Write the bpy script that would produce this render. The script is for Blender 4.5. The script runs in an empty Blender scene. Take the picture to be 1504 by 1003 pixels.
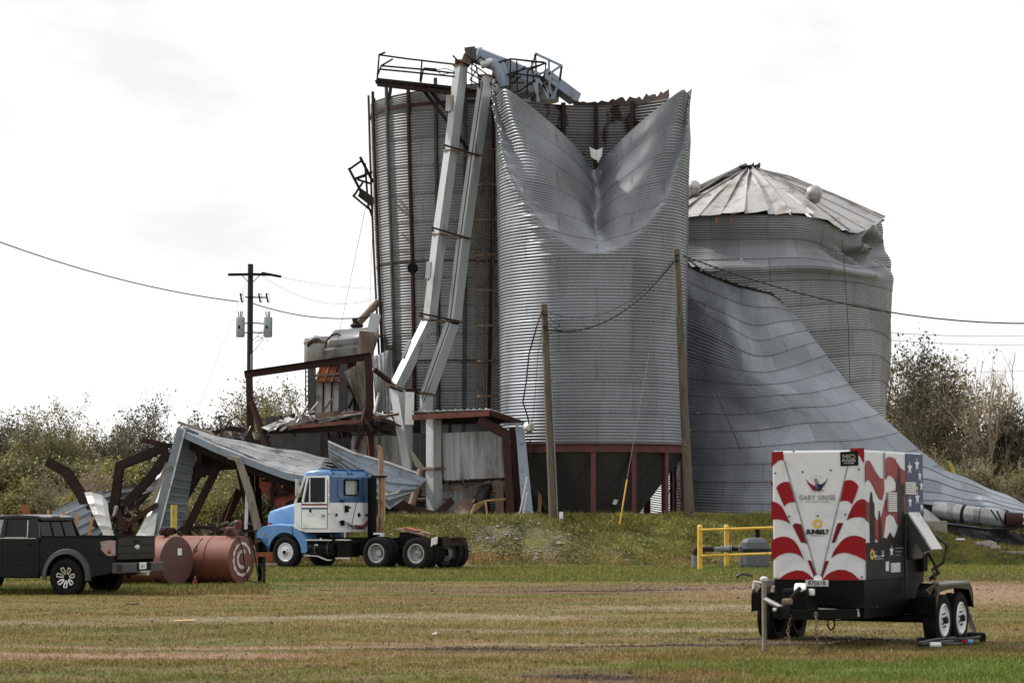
import bpy, bmesh, math, random
import numpy as np
from mathutils import Vector, Matrix, Euler
R = math.radians
PI = math.pi
rnd = random.Random(11)
nrs = np.random.RandomState(5)
sc = bpy.context.scene
col = sc.collection

# ------------------------------------------------------------ camera, light, exposure
CAMZ = 1.9
F = 3551.0            # focal length in photo pixels (85 mm on a 36 mm wide sensor)
YH = 747.0            # photo row of the horizon
cam_d = bpy.data.cameras.new('camera')
cam = bpy.data.objects.new('camera', cam_d)
col.objects.link(cam)
sc.camera = cam
cam_d.lens = 85.0
cam_d.sensor_width = 36.0
cam_d.clip_start = 0.5
cam_d.clip_end = 6000
TILT = math.atan((YH - 501.5) / F)
cam.location = (0, 0, CAMZ)
cam.rotation_euler = (PI / 2 + TILT, 0, 0)
cam_d.dof.use_dof = True
cam_d.dof.focus_distance = 80
cam_d.dof.aperture_fstop = 5.0

SUN_EL, SUN_AZ = R(43), R(-66)      # azimuth: where the sun stands, from +Y towards +X
sd = Vector((math.sin(SUN_AZ) * math.cos(SUN_EL), math.cos(SUN_AZ) * math.cos(SUN_EL), math.sin(SUN_EL)))
sun_d = bpy.data.lights.new('sun', 'SUN')
sun_d.energy = 4.8
sun_d.angle = R(0.6)
sun_d.color = (1.0, 0.95, 0.87)
sun = bpy.data.objects.new('sun', sun_d)
col.objects.link(sun)
sun.rotation_euler = sd.to_track_quat('Z', 'Y').to_euler()

W = bpy.data.worlds.new('World')
sc.world = W
W.use_nodes = True
nt = W.node_tree
nt.nodes.clear()
o_ = nt.nodes.new('ShaderNodeOutputWorld')
bg = nt.nodes.new('ShaderNodeBackground')
sky = nt.nodes.new('ShaderNodeTexSky')
sky.sky_type = 'NISHITA'
sky.sun_disc = False
sky.sun_elevation = SUN_EL
sky.sun_rotation = SUN_AZ
tc = nt.nodes.new('ShaderNodeTexCoord')
mp = nt.nodes.new('ShaderNodeMapping')
mp.inputs['Scale'].default_value = (3.0, 3.0, 7.0)
n1 = nt.nodes.new('ShaderNodeTexNoise')
n1.inputs['Scale'].default_value = 2.2
n1.inputs['Detail'].default_value = 7
n1.inputs['Roughness'].default_value = 0.55
n1.inputs['Distortion'].default_value = 0.4
cr = nt.nodes.new('ShaderNodeValToRGB')
cr.color_ramp.elements[0].position = 0.33
cr.color_ramp.elements[0].color = (8.6, 8.63, 8.7, 1)
cr.color_ramp.elements[1].position = 0.56
cr.color_ramp.elements[1].color = (11.2, 11.2, 11.2, 1)
mx = nt.nodes.new('ShaderNodeMix')
mx.data_type = 'RGBA'
mx.inputs[0].default_value = 0.96
L = nt.links.new
L(tc.outputs['Generated'], mp.inputs[0]); L(mp.outputs[0], n1.inputs[0]); L(n1.outputs[0], cr.inputs[0])
L(sky.outputs[0], mx.inputs[6]); L(cr.outputs[0], mx.inputs[7]); L(mx.outputs[2], bg.inputs[0])
bg.inputs[1].default_value = 0.1
L(bg.outputs[0], o_.inputs[0])
sc.view_settings.view_transform = 'Standard'
sc.view_settings.look = 'None'
sc.view_settings.exposure = 0.12
sc.view_settings.gamma = 1.0
sc.view_settings.use_curve_mapping = False
sc.render.engine = 'CYCLES'


def at(px, py, Y):
    """world point seen at photo pixel (px, py), at distance Y along the ground"""
    dx, dy = (px - 752.0), (501.5 - py)
    cx = Vector((1, 0, 0)); up = Vector((0, -math.sin(TILT), math.cos(TILT))); fw = Vector((0, math.cos(TILT), math.sin(TILT)))
    d = cx * dx + up * dy + fw * F
    return Vector((0, 0, CAMZ)) + d * (Y / d.y)


# ------------------------------------------------------------ materials
def nodes(name):
    m = bpy.data.materials.new(name)
    m.use_nodes = True
    t = m.node_tree
    b = t.nodes['Principled BSDF']
    return m, t, b


def math_n(t, op, a=None, b=None, c=None, clamp=False):
    n = t.nodes.new('ShaderNodeMath'); n.operation = op; n.use_clamp = clamp
    for i, v in enumerate((a, b, c)):
        if v is None: continue
        if isinstance(v, (int, float)): n.inputs[i].default_value = v
        else: t.links.new(v, n.inputs[i])
    return n.outputs[0]


def mix_c(t, f, a, b, mode='MIX'):
    n = t.nodes.new('ShaderNodeMix'); n.data_type = 'RGBA'; n.blend_type = mode
    for i, v in ((0, f), (6, a), (7, b)):
        if isinstance(v, (int, float)): n.inputs[i].default_value = v
        elif isinstance(v, tuple): n.inputs[i].default_value = v + (1,) if len(v) == 3 else v
        else: t.links.new(v, n.inputs[i])
    return n.outputs[2]


def noise_n(t, vec, scale, detail=5, rough=0.6, dist=0.0):
    n = t.nodes.new('ShaderNodeTexNoise')
    n.inputs['Scale'].default_value = scale; n.inputs['Detail'].default_value = detail
    n.inputs['Roughness'].default_value = rough; n.inputs['Distortion'].default_value = dist
    if vec is not None: t.links.new(vec, n.inputs[0])
    return n.outputs[0]


def step_n(t, v, lo, hi):
    n = t.nodes.new('ShaderNodeMapRange'); n.interpolation_type = 'SMOOTHSTEP'
    t.links.new(v, n.inputs[0]); n.inputs[1].default_value = lo; n.inputs[2].default_value = hi
    return n.outputs[0]


def map_n(t, vec, scale, loc=(0, 0, 0)):
    n = t.nodes.new('ShaderNodeMapping'); t.links.new(vec, n.inputs[0])
    n.inputs['Scale'].default_value = scale; n.inputs['Location'].default_value = loc
    return n.outputs[0]


def coord(t, which='Object'):
    return t.nodes.new('ShaderNodeTexCoord').outputs[which]


def surf_mat(name, c, rough=0.6, metal=0.0, dirt=None, dirt_amt=0.5, scale=3.0, bump=0.0, streak=False,
             var=0.15, obj_rand=0.0, spec=0.5, coat=0.0, bscale=60.0):
    """painted or metal surface with mottling, patches of dirt and fine relief"""
    m, t, b = nodes(name)
    co = coord(t)
    v = map_n(t, co, (1, 1, 0.18)) if streak else co
    f1 = noise_n(t, v, scale, 8, 0.65, 0.3)
    f2 = noise_n(t, co, scale * 9, 4, 0.6)
    dark = tuple(x * (1 - var * 1.6) for x in c); lite = tuple(min(1, x * (1 + var)) for x in c)
    base = mix_c(t, f2, dark, lite)
    if dirt:
        k = step_n(t, f1, 0.62 - 0.28 * dirt_amt, 0.78 - 0.2 * dirt_amt)
        base = mix_c(t, k, base, dirt)
    if obj_rand:
        oi = t.nodes.new('ShaderNodeObjectInfo')
        f = math_n(t, 'MULTIPLY_ADD', oi.outputs['Random'], obj_rand, 1 - obj_rand / 2)
        mul = t.nodes.new('ShaderNodeVectorMath'); mul.operation = 'SCALE'
        t.links.new(base, mul.inputs[0]); t.links.new(f, mul.inputs['Scale'])
        base = mul.outputs[0]
    t.links.new(base, b.inputs['Base Color'])
    r = math_n(t, 'MULTIPLY_ADD', f1, 0.3, rough - 0.15, clamp=True)
    t.links.new(r, b.inputs['Roughness'])
    b.inputs['Metallic'].default_value = metal
    b.inputs['Specular IOR Level'].default_value = spec
    b.inputs['Coat Weight'].default_value = coat
    if bump:
        bn = t.nodes.new('ShaderNodeBump'); bn.inputs['Strength'].default_value = bump; bn.inputs['Distance'].default_value = 0.02
        t.links.new(noise_n(t, co, bscale, 5, 0.7), bn.inputs['Height'])
        t.links.new(bn.outputs[0], b.inputs['Normal'])
    return m


def sheet_mat(name, c, metal, rough, seam=0.02, seam_dark=0.6, stain=0.0, rand=0.3, crystal=0.1):
    """galvanised sheet: spangle, dirt runs, dirty lap lines with bolt heads along its own edges (UV)"""
    m, t, b = nodes(name)
    co = coord(t); uv = coord(t, 'UV')
    sep = t.nodes.new('ShaderNodeSeparateXYZ'); t.links.new(uv, sep.inputs[0])
    u, v = sep.outputs[0], sep.outputs[1]
    big = noise_n(t, map_n(t, co, (1, 1, 0.35)), 0.55, 6, 0.6, 0.5)
    fine = noise_n(t, co, 14, 4, 0.7)
    runs = noise_n(t, map_n(t, co, (5, 5, 0.3)), 1.0, 5, 0.7)
    base = mix_c(t, fine, tuple(x * (1 - crystal * 2) for x in c), tuple(min(1, x * (1 + crystal * 1.6)) for x in c))
    base = mix_c(t, step_n(t, big, 0.38, 0.66), tuple(x * 0.74 for x in c), base)
    base = mix_c(t, math_n(t, 'MULTIPLY', step_n(t, runs, 0.55, 0.75), 0.35), base, (0.10, 0.085, 0.07))
    # lap lines
    def edge(x, w):
        a = math_n(t, 'SUBTRACT', x, 0.5); a = math_n(t, 'ABSOLUTE', a)
        return step_n(t, a, 0.5 - w, 0.5 - w * 0.25)
    ev = edge(v, seam); eu = edge(u, seam * 0.22)
    e = math_n(t, 'MAXIMUM', ev, eu)
    e = math_n(t, 'MULTIPLY', e, step_n(t, fine, 0.25, 0.62))
    base = mix_c(t, math_n(t, 'MULTIPLY', e, seam_dark), base, (0.045, 0.037, 0.03))
    # bolts: rows of dots one inch inside each edge
    bx = math_n(t, 'FRACT', math_n(t, 'MULTIPLY', u, 14.0)); bx = math_n(t, 'ABSOLUTE', math_n(t, 'SUBTRACT', bx, 0.5))
    by = math_n(t, 'ABSOLUTE', math_n(t, 'SUBTRACT', math_n(t, 'ABSOLUTE', math_n(t, 'SUBTRACT', v, 0.5)), 0.465))
    bolt = math_n(t, 'MULTIPLY', step_n(t, math_n(t, 'MULTIPLY', bx, -1), -0.12, -0.07), step_n(t, math_n(t, 'MULTIPLY', by, -1), -0.016, -0.008))
    vy = math_n(t, 'FRACT', math_n(t, 'MULTIPLY', v, 11.0)); vy = math_n(t, 'ABSOLUTE', math_n(t, 'SUBTRACT', vy, 0.5))
    vx = math_n(t, 'ABSOLUTE', math_n(t, 'SUBTRACT', math_n(t, 'ABSOLUTE', math_n(t, 'SUBTRACT', u, 0.5)), 0.487))
    bolt2 = math_n(t, 'MULTIPLY', step_n(t, math_n(t, 'MULTIPLY', vy, -1), -0.2, -0.12), step_n(t, math_n(t, 'MULTIPLY', vx, -1), -0.007, -0.003))
    base = mix_c(t, math_n(t, 'MULTIPLY', math_n(t, 'MAXIMUM', bolt, bolt2), 0.75), base, (0.03, 0.027, 0.025))
    if stain:
        # blotchy, peeled brown patches
        st = noise_n(t, map_n(t, co, (1.0, 1.0, 0.45)), 1.1, 6, 0.62, 0.2)
        base = mix_c(t, step_n(t, st, 0.60 - 0.1 * stain, 0.63 - 0.1 * stain), base, (0.035, 0.018, 0.013))
    oi = t.nodes.new('ShaderNodeObjectInfo')
    f = math_n(t, 'MULTIPLY_ADD', oi.outputs['Random'], rand, 1 - rand / 2)
    mul = t.nodes.new('ShaderNodeVectorMath'); mul.operation = 'SCALE'
    t.links.new(base, mul.inputs[0]); t.links.new(f, mul.inputs['Scale'])
    t.links.new(mul.outputs[0], b.inputs['Base Color'])
    b.inputs['Metallic'].default_value = metal
    t.links.new(math_n(t, 'MULTIPLY_ADD', big, 0.35, rough - 0.17), b.inputs['Roughness'])
    return m


M = {}
M['galv'] = sheet_mat('galvanised_sheet', (0.30, 0.32, 0.355), 0.4, 0.42, seam=0.012, seam_dark=0.3, rand=0.14)
M['galv_tall'] = sheet_mat('weathered_galvanised_sheet', (0.32, 0.33, 0.345), 0.4, 0.45, seam=0.015, seam_dark=0.4, rand=0.2)
M['galv_back'] = sheet_mat('dull_galvanised_sheet', (0.26, 0.27, 0.29), 0.35, 0.5, seam=0.022, seam_dark=0.7, rand=0.22)
M['galv_fall'] = sheet_mat('fallen_galvanised_sheet', (0.27, 0.295, 0.335), 0.35, 0.45, seam=0.026, seam_dark=0.75, rand=0.3)
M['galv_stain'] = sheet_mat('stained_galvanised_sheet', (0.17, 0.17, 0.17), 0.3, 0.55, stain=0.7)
M['tin'] = surf_mat('barn_tin', (0.36, 0.37, 0.385), 0.4, 0.4, (0.14, 0.11, 0.09), 0.5, 1.3, streak=True, obj_rand=0.35)
M['tin_blue'] = surf_mat('blue_grey_tin', (0.20, 0.235, 0.28), 0.4, 0.3, (0.09, 0.09, 0.09), 0.35, 2.2, obj_rand=0.2, var=0.3)
M['tin_pale'] = surf_mat('pale_crumpled_tin', (0.55, 0.55, 0.54), 0.5, 0.15, (0.25, 0.22, 0.18), 0.4, 2.0, obj_rand=0.15)
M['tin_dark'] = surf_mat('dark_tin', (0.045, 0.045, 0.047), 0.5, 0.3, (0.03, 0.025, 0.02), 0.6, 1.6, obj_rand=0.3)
M['roof_tin'] = surf_mat('silo_roof_tin', (0.38, 0.375, 0.37), 0.45, 0.35, (0.2, 0.17, 0.15), 0.55, 1.1, obj_rand=0.3)
M['duct'] = surf_mat('elevator_casing_steel', (0.44, 0.455, 0.47), 0.42, 0.35, (0.17, 0.15, 0.13), 0.4, 1.7, streak=True, obj_rand=0.2)
M['duct_blue'] = surf_mat('bluish_conveyor_steel', (0.19, 0.235, 0.29), 0.42, 0.35, (0.12, 0.12, 0.12), 0.4, 1.2)
M['rust'] = surf_mat('red_oxide_steel', (0.036, 0.014, 0.011), 0.7, 0.0, (0.018, 0.011, 0.010), 0.5, 2.5, bump=0.2, spec=0.2, obj_rand=0.3)
M['rust_dark'] = surf_mat('dark_rusted_steel', (0.020, 0.012, 0.010), 0.75, 0.0, (0.05, 0.024, 0.016), 0.3, 3.5, bump=0.2, spec=0.2, obj_rand=0.3)
M['rust_red'] = surf_mat('primer_red_steel', (0.17, 0.048, 0.03), 0.65, 0.0, (0.06, 0.03, 0.025), 0.6, 2.2, bump=0.15)
M['rust_leg'] = surf_mat('hopper_leg_red', (0.095, 0.018, 0.018), 0.6, 0.0, (0.04, 0.02, 0.02), 0.4, 3)
M['rust_orange'] = surf_mat('orange_rusted_iron', (0.27, 0.075, 0.03), 0.8, 0.0, (0.09, 0.04, 0.025), 0.6, 2.2, bump=0.3)
M['rust_pale'] = surf_mat('pale_rusted_iron', (0.17, 0.12, 0.085), 0.8, 0.0, (0.08, 0.045, 0.028), 0.6, 3, bump=0.3)
M['rust_streak'] = surf_mat('rust_streaked_tin', (0.26, 0.24, 0.215), 0.6, 0.2, (0.10, 0.065, 0.045), 0.75, 2.0, streak=True, var=0.25)
M['hopper'] = surf_mat('dull_hopper_steel', (0.085, 0.086, 0.09), 0.55, 0.2, (0.07, 0.065, 0.06), 0.4, 1.5)
M['stack'] = surf_mat('heat_stained_exhaust', (0.30, 0.185, 0.12), 0.6, 0.3, (0.14, 0.07, 0.04), 0.6, 3)
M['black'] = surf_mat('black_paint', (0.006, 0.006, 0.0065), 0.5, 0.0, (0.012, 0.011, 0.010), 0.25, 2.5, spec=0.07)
M['black_gloss'] = surf_mat('dusty_black_car_paint', (0.003, 0.0035, 0.0045), 0.2, 0.0, (0.008, 0.0075, 0.007), 0.4, 2.0, spec=0.25)
M['rubber'] = surf_mat('tyre_rubber', (0.010, 0.0098, 0.0095), 0.85, 0.0, (0.022, 0.019, 0.016), 0.3, 6, bump=0.3, spec=0.12)
M['blue'] = surf_mat('truck_blue_paint', (0.075, 0.20, 0.44), 0.35, 0.0, (0.16, 0.26, 0.40), 0.35, 1.6, coat=0.3)
M['blue_dark'] = surf_mat('truck_cab_blue_paint', (0.02, 0.075, 0.20), 0.4, 0.0, (0.06, 0.11, 0.2), 0.4, 1.6, coat=0.2)
M['white'] = surf_mat('white_paint', (0.66, 0.665, 0.68), 0.35, 0.0, (0.42, 0.40, 0.37), 0.3, 1.8, var=0.06, coat=0.2)
M['vinyl_white'] = surf_mat('white_vinyl', (0.54, 0.55, 0.57), 0.35, 0.0, (0.58, 0.58, 0.57), 0.3, 2.5, var=0.04)
M['vinyl_red'] = surf_mat('red_vinyl', (0.23, 0.006, 0.011), 0.4, 0.0, (0.20, 0.007, 0.011), 0.5, 1.6, var=0.1, spec=0.15)
M['vinyl_red2'] = surf_mat('dark_red_vinyl', (0.14, 0.005, 0.009), 0.4, 0.0, (0.09, 0.004, 0.007), 0.5, 2.2, var=0.1, spec=0.15)
M['vinyl_blue'] = surf_mat('navy_vinyl', (0.018, 0.03, 0.10), 0.4, 0.0, (0.012, 0.02, 0.07), 0.5, 1.6, spec=0.15)
M['vinyl_black'] = surf_mat('black_vinyl', (0.007, 0.0065, 0.007), 0.45, 0.0, (0.010, 0.009, 0.009), 0.4, 2, spec=0.08)
M['grey_line'] = surf_mat('grey_trim', (0.16, 0.155, 0.18), 0.5)
M['gold'] = surf_mat('gold_vinyl', (0.62, 0.36, 0.02), 0.5)
M['chrome'] = surf_mat('worn_chrome', (0.62, 0.61, 0.60), 0.25, 0.9, (0.3, 0.27, 0.24), 0.4, 6)
M['alloy'] = surf_mat('machined_alloy', (0.62, 0.62, 0.62), 0.35, 0.6, (0.4, 0.39, 0.37), 0.3, 8)
M['wheel_white'] = surf_mat('white_wheel_paint', (0.62, 0.64, 0.68), 0.45, 0.0, (0.35, 0.3, 0.24), 0.35, 5)
M['wheel_grey'] = surf_mat('dusty_wheel_steel', (0.36, 0.38, 0.40), 0.5, 0.2, (0.16, 0.13, 0.1), 0.4, 5)
M['yellow'] = surf_mat('yellow_paint', (0.62, 0.38, 0.045), 0.5, 0.0, (0.32, 0.20, 0.05), 0.35, 5)
M['yellow_old'] = surf_mat('mossy_yellow_paint', (0.45, 0.35, 0.06), 0.7, 0.0, (0.2, 0.17, 0.06), 0.5, 6)
M['wood'] = surf_mat('pale_lumber', (0.42, 0.27, 0.12), 0.75, 0.0, (0.28, 0.17, 0.08), 0.4, 5, streak=True)
M['wood_orange'] = surf_mat('fresh_stake_wood', (0.52, 0.24, 0.06), 0.7, 0.0, (0.35, 0.17, 0.06), 0.4, 5, streak=True)
M['pole'] = surf_mat('weathered_pole_wood', (0.105, 0.083, 0.058), 0.85, 0.0, (0.05, 0.04, 0.03), 0.5, 5, streak=True, bump=0.4)
M['pole_dark'] = surf_mat('creosoted_pole_wood', (0.022, 0.017, 0.014), 0.85, 0.0, (0.04, 0.03, 0.025), 0.5, 5, streak=True, bump=0.4)
M['board_grey'] = surf_mat('grey_weathered_board', (0.23, 0.20, 0.16), 0.85, 0.0, (0.12, 0.1, 0.08), 0.5, 4, streak=True, bump=0.3)
M['meter'] = surf_mat('grey_meter_paint', (0.085, 0.095, 0.11), 0.55, 0.1, (0.16, 0.17, 0.18), 0.3, 6, bump=0.2)
M['pipe_grey'] = surf_mat('grey_pipe_paint', (0.17, 0.185, 0.205), 0.5, 0.1, (0.07, 0.05, 0.045), 0.4, 3)
M['transformer'] = surf_mat('transformer_grey_paint', (0.30, 0.34, 0.36), 0.4, 0.1, (0.2, 0.21, 0.21), 0.3, 3)
M['tank'] = surf_mat('faded_red_tank_paint', (0.155, 0.046, 0.026), 0.7, 0.0, (0.22, 0.09, 0.06), 0.45, 1.1, bump=0.15, var=0.2)
M['tank_cap'] = surf_mat('dark_red_tank_end', (0.085, 0.032, 0.026), 0.65, 0.0, (0.06, 0.03, 0.025), 0.4, 1.8, bump=0.2, var=0.2)
M['tank_cap_pale'] = surf_mat('faded_red_tank_end', (0.14, 0.045, 0.032), 0.7, 0.0, (0.14, 0.055, 0.04), 0.4, 1.8, bump=0.2)
M['chalk'] = surf_mat('white_spray_paint', (0.55, 0.53, 0.50), 0.8, 0.0, (0.34, 0.2, 0.17), 0.5, 6)
M['machine_red'] = surf_mat('red_machine_paint', (0.40, 0.05, 0.022), 0.5, 0.0, (0.07, 0.015, 0.012), 0.6, 1.6)
M['wire'] = surf_mat('black_cable', (0.02, 0.02, 0.02), 0.6)
M['wire_grey'] = surf_mat('grey_cable', (0.18, 0.18, 0.18), 0.6)
M['concrete'] = surf_mat('concrete', (0.24, 0.21, 0.185), 0.85, 0.0, (0.15, 0.13, 0.1), 0.4, 3, bump=0.3)
M['trim'] = surf_mat('grey_plastic_flare', (0.04, 0.039, 0.04), 0.6, 0.0, (0.065, 0.06, 0.055), 0.4, 4)
M['lamp_red'] = surf_mat('red_lamp_lens', (0.25, 0.015, 0.012), 0.15, 0.0, None, 0, 3, spec=0.8)
M['lamp_clear'] = surf_mat('clear_smoked_lamp_lens', (0.30, 0.22, 0.22), 0.12, 0.0, (0.16, 0.06, 0.06), 0.5, 6, spec=0.8)
M['rock'] = surf_mat('pale_gravel', (0.27, 0.235, 0.21), 0.9, 0.0, (0.2, 0.16, 0.13), 0.5, 3, obj_rand=0.3)
M['bark'] = surf_mat('tree_bark', (0.15, 0.125, 0.10), 0.9, 0.0, (0.2, 0.18, 0.15), 0.4, 4, bump=0.4)
M['twig'] = surf_mat('dry_twigs', (0.32, 0.25, 0.18), 0.9, 0.0, (0.46, 0.41, 0.34), 0.5, 2)
M['litter'] = surf_mat('white_plastic_scrap', (0.7, 0.7, 0.68), 0.5)
M['soil'] = surf_mat('dark_soil_clods', (0.035, 0.024, 0.018), 0.95, 0.0, (0.07, 0.045, 0.03), 0.5, 8, bump=0.5)

m, t, b = nodes('dark_window_glass')
b.inputs['Base Color'].default_value = (0.012, 0.014, 0.016, 1); b.inputs['Roughness'].default_value = 0.06
b.inputs['Specular IOR Level'].default_value = 0.12
M['glass_dark'] = m
m, t, b = nodes('clear_window_glass')
b.inputs['Base Color'].default_value = (0.80, 0.84, 0.84, 1); b.inputs['Roughness'].default_value = 0.03
b.inputs['Transmission Weight'].default_value = 0.85; b.inputs['IOR'].default_value = 1.1
M['glass_clear'] = m


def leaf_mat(name, c1, c2, c3):
    m, t, b = nodes(name)
    g = t.nodes.new('ShaderNodeNewGeometry')
    f = noise_n(t, g.outputs['Position'], 0.55, 3, 0.6)
    f2 = noise_n(t, g.outputs['Position'], 7.0, 2, 0.5)
    a = mix_c(t, step_n(t, f2, 0.35, 0.65), c1, c2)
    a = mix_c(t, step_n(t, f, 0.46, 0.66), a, c3)
    t.links.new(a, b.inputs['Base Color'])
    b.inputs['Roughness'].default_value = 0.6
    tr = t.nodes.new('ShaderNodeBsdfTranslucent'); t.links.new(a, tr.inputs[0])
    ms = t.nodes.new('ShaderNodeMixShader'); ms.inputs[0].default_value = 0.3
    t.links.new(b.outputs[0], ms.inputs[1]); t.links.new(tr.outputs[0], ms.inputs[2])
    t.links.new(ms.outputs[0], t.nodes['Material Output'].inputs[0])
    return m


M['leaf_olive'] = leaf_mat('olive_leaves', (0.07, 0.072, 0.03), (0.17, 0.16, 0.06), (0.27, 0.24, 0.07))
M['leaf_dark'] = leaf_mat('dark_leaves', (0.025, 0.028, 0.016), (0.06, 0.06, 0.03), (0.095, 0.09, 0.04))
M['leaf_brown'] = leaf_mat('browned_leaves', (0.14, 0.11, 0.055), (0.26, 0.20, 0.10), (0.17, 0.16, 0.06))
M['leaf_green'] = leaf_mat('green_weed_leaves', (0.05, 0.075, 0.018), (0.12, 0.14, 0.035), (0.19, 0.17, 0.06))

# ------------------------------------------------------------ mesh builder
WM = {}        # world matrix of every parented root, by object name


class MB:
    def __init__(s):
        s.v = []; s.f = []

    def add(s, vs, fs):
        n = len(s.v)
        s.v.extend([tuple(p) for p in vs]); s.f.extend([tuple(i + n for i in f) for f in fs])
        return s

    def box(s, c, size, rot=None, taper=(1, 1)):
        c = Vector(c); hx, hy, hz = [k / 2 for k in size]
        m_ = Euler(rot).to_matrix() if rot else Matrix.Identity(3)
        vs = []
        for z, tp in ((-hz, (1, 1)), (hz, taper)):
            for x, y in ((-hx, -hy), (hx, -hy), (hx, hy), (-hx, hy)):
                vs.append(c + m_ @ Vector((x * tp[0], y * tp[1], z)))
        return s.add(vs, [(3, 2, 1, 0), (4, 5, 6, 7), (0, 1, 5, 4), (1, 2, 6, 5), (2, 3, 7, 6), (3, 0, 4, 7)])

    def bbox(s, c, size, bev=0.02, rot=None):
        """box with chamfered edges"""
        bm = bmesh.new(); bmesh.ops.create_cube(bm, size=1)
        for v in bm.verts: v.co = Vector((v.co.x * size[0], v.co.y * size[1], v.co.z * size[2]))
        bmesh.ops.bevel(bm, geom=list(bm.edges), offset=bev, segments=2, affect='EDGES', profile=0.6)
        m_ = (Euler(rot).to_matrix() if rot else Matrix.Identity(3))
        bm.verts.index_update()
        s.add([Vector(c) + m_ @ v.co for v in bm.verts], [[v.index for v in f.verts] for f in bm.faces])
        bm.free(); return s

    def sweep(s, pts, prof, up=(0, 0, 1), closed_prof=True, cap=True, scales=None):
        pts = [Vector(p) for p in pts]; n = len(prof); k = len(pts)
        vs = []
        up = Vector(up)
        for i, p in enumerate(pts):
            if i == 0: d = pts[1] - p
            elif i == k - 1: d = p - pts[-2]
            else: d = (pts[i + 1] - p).normalized() + (p - pts[i - 1]).normalized()
            d.normalize()
            sd_ = d.cross(up)
            if sd_.length < 1e-3: sd_ = d.cross(Vector((0, 1, 0.01)))
            sd_.normalize(); u2 = sd_.cross(d).normalized()
            mt = 1.0
            if 0 < i < k - 1:
                a = (pts[i + 1] - p).normalized().dot(d)
                mt = 1 / max(0.5, a)
            q = scales[i] if scales else 1.0
            for (a_, b_) in prof:
                vs.append(p + sd_ * a_ * q + u2 * b_ * q * mt)
        fs = []
        for i in range(k - 1):
            for j in range(n if closed_prof else n - 1):
                a = i * n + j; b_ = i * n + (j + 1) % n
                fs.append((a, b_, b_ + n, a + n))
        if cap and closed_prof:
            fs.append(tuple(range(n - 1, -1, -1))); fs.append(tuple(range((k - 1) * n, k * n)))
        return s.add(vs, fs)

    def tube(s, pts, r, n=8, scales=None, up=(0, 0, 1)):
        prof = [(r * math.cos(2 * PI * i / n), r * math.sin(2 * PI * i / n)) for i in range(n)]
        return s.sweep(pts, prof, up, scales=scales)

    def bar(s, pts, w, h, up=(0, 0, 1)):
        return s.sweep(pts, [(-w / 2, -h / 2), (w / 2, -h / 2), (w / 2, h / 2), (-w / 2, h / 2)], up)

    def ibeam(s, pts, w, h, up=(0, 0, 1), tf=0.02):
        W_, H_ = w / 2, h / 2; q = 0.012
        return s.sweep(pts, [(-W_, -H_), (W_, -H_), (W_, -H_ + tf), (q, -H_ + tf), (q, H_ - tf), (W_, H_ - tf), (W_, H_), (-W_, H_), (-W_, H_ - tf), (-q, H_ - tf), (-q, -H_ + tf), (-W_, -H_ + tf)], up)

    def lathe(s, prof, n=24, c=(0, 0, 0), axis='z', cap=True, ang=(0, 2 * PI)):
        """prof: list of (r, h) from one end to the other"""
        vs = []; full = abs(ang[1] - ang[0] - 2 * PI) < 1e-6; k = n if full else n + 1
        for (r, h) in prof:
            for i in range(k):
                a = ang[0] + (ang[1] - ang[0]) * i / n
                x, y = r * math.cos(a), r * math.sin(a)
                p = (x, y, h) if axis == 'z' else ((x, h, y) if axis == 'y' else (h, x, y))
                vs.append(Vector(c) + Vector(p))
        fs = []
        for i in range(len(prof) - 1):
            for j in range(k if full else k - 1):
                a, b_ = i * k + j, i * k + (j + 1) % k
                fs.append((a, b_, b_ + k, a + k))
        if cap and full:
            if prof[0][0] > 1e-5: fs.append(tuple(range(k - 1, -1, -1)))
            if prof[-1][0] > 1e-5: fs.append(tuple(range((len(prof) - 1) * k, len(prof) * k)))
        return s.add(vs, fs)

    def plate(s, pts, th):
        """flat (or nearly flat) polygon given thickness along its normal"""
        pts = [Vector(p) for p in pts]; nrm = Vector((0, 0, 0)); n = len(pts)
        for i in range(n):
            a, b_ = pts[i], pts[(i + 1) % n]
            nrm += a.cross(b_)
        nrm.normalize()
        vs = [p + nrm * th / 2 for p in pts] + [p - nrm * th / 2 for p in pts]
        fs = [tuple(range(n)), tuple(range(2 * n - 1, n - 1, -1))]
        for i in range(n):
            j = (i + 1) % n
            fs.append((i, i + n, j + n, j))
        return s.add(vs, fs)

    def build(s, name, mat, parent=None, smooth=False, world=False, label=None, bev=0):
        me = bpy.data.meshes.new(name)
        vs = s.v
        if world and parent is not None:
            inv = WM[parent.name].inverted()
            vs = [inv @ Vector(p) for p in vs]
        me.from_pydata([tuple(v) for v in vs], [], s.f)
        bm = bmesh.new(); bm.from_mesh(me)
        bmesh.ops.recalc_face_normals(bm, faces=bm.faces[:])
        bm.to_mesh(me); bm.free()
        if smooth:
            me.shade_smooth()
            try: me.set_sharp_from_angle(angle=R(38))
            except Exception: pass
        me.materials.append(M[mat] if isinstance(mat, str) else mat)
        o = bpy.data.objects.new(name, me); col.objects.link(o)
        if parent is not None:
            o.parent = parent; WM[o.name] = WM[parent.name]
        else:
            WM[o.name] = Matrix.Identity(4)
        if label: o['label'] = label
        return o


def tag(o, label=None, cat=None, group=None, kind=None):
    if label: o['label'] = label
    if cat: o['category'] = cat
    if group: o['group'] = group
    if kind: o['kind'] = kind
    return o


def thing(name, label, cat, loc=(0, 0, 0), rz=0.0, group=None):
    o = bpy.data.objects.new(name, None); col.objects.link(o)
    o.location = loc; o.rotation_euler = (0, 0, rz); o.empty_display_size = 0.3
    WM[o.name] = Matrix.Translation(Vector(loc)) @ Matrix.Rotation(rz, 4, 'Z')
    return tag(o, label, cat, group)


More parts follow.
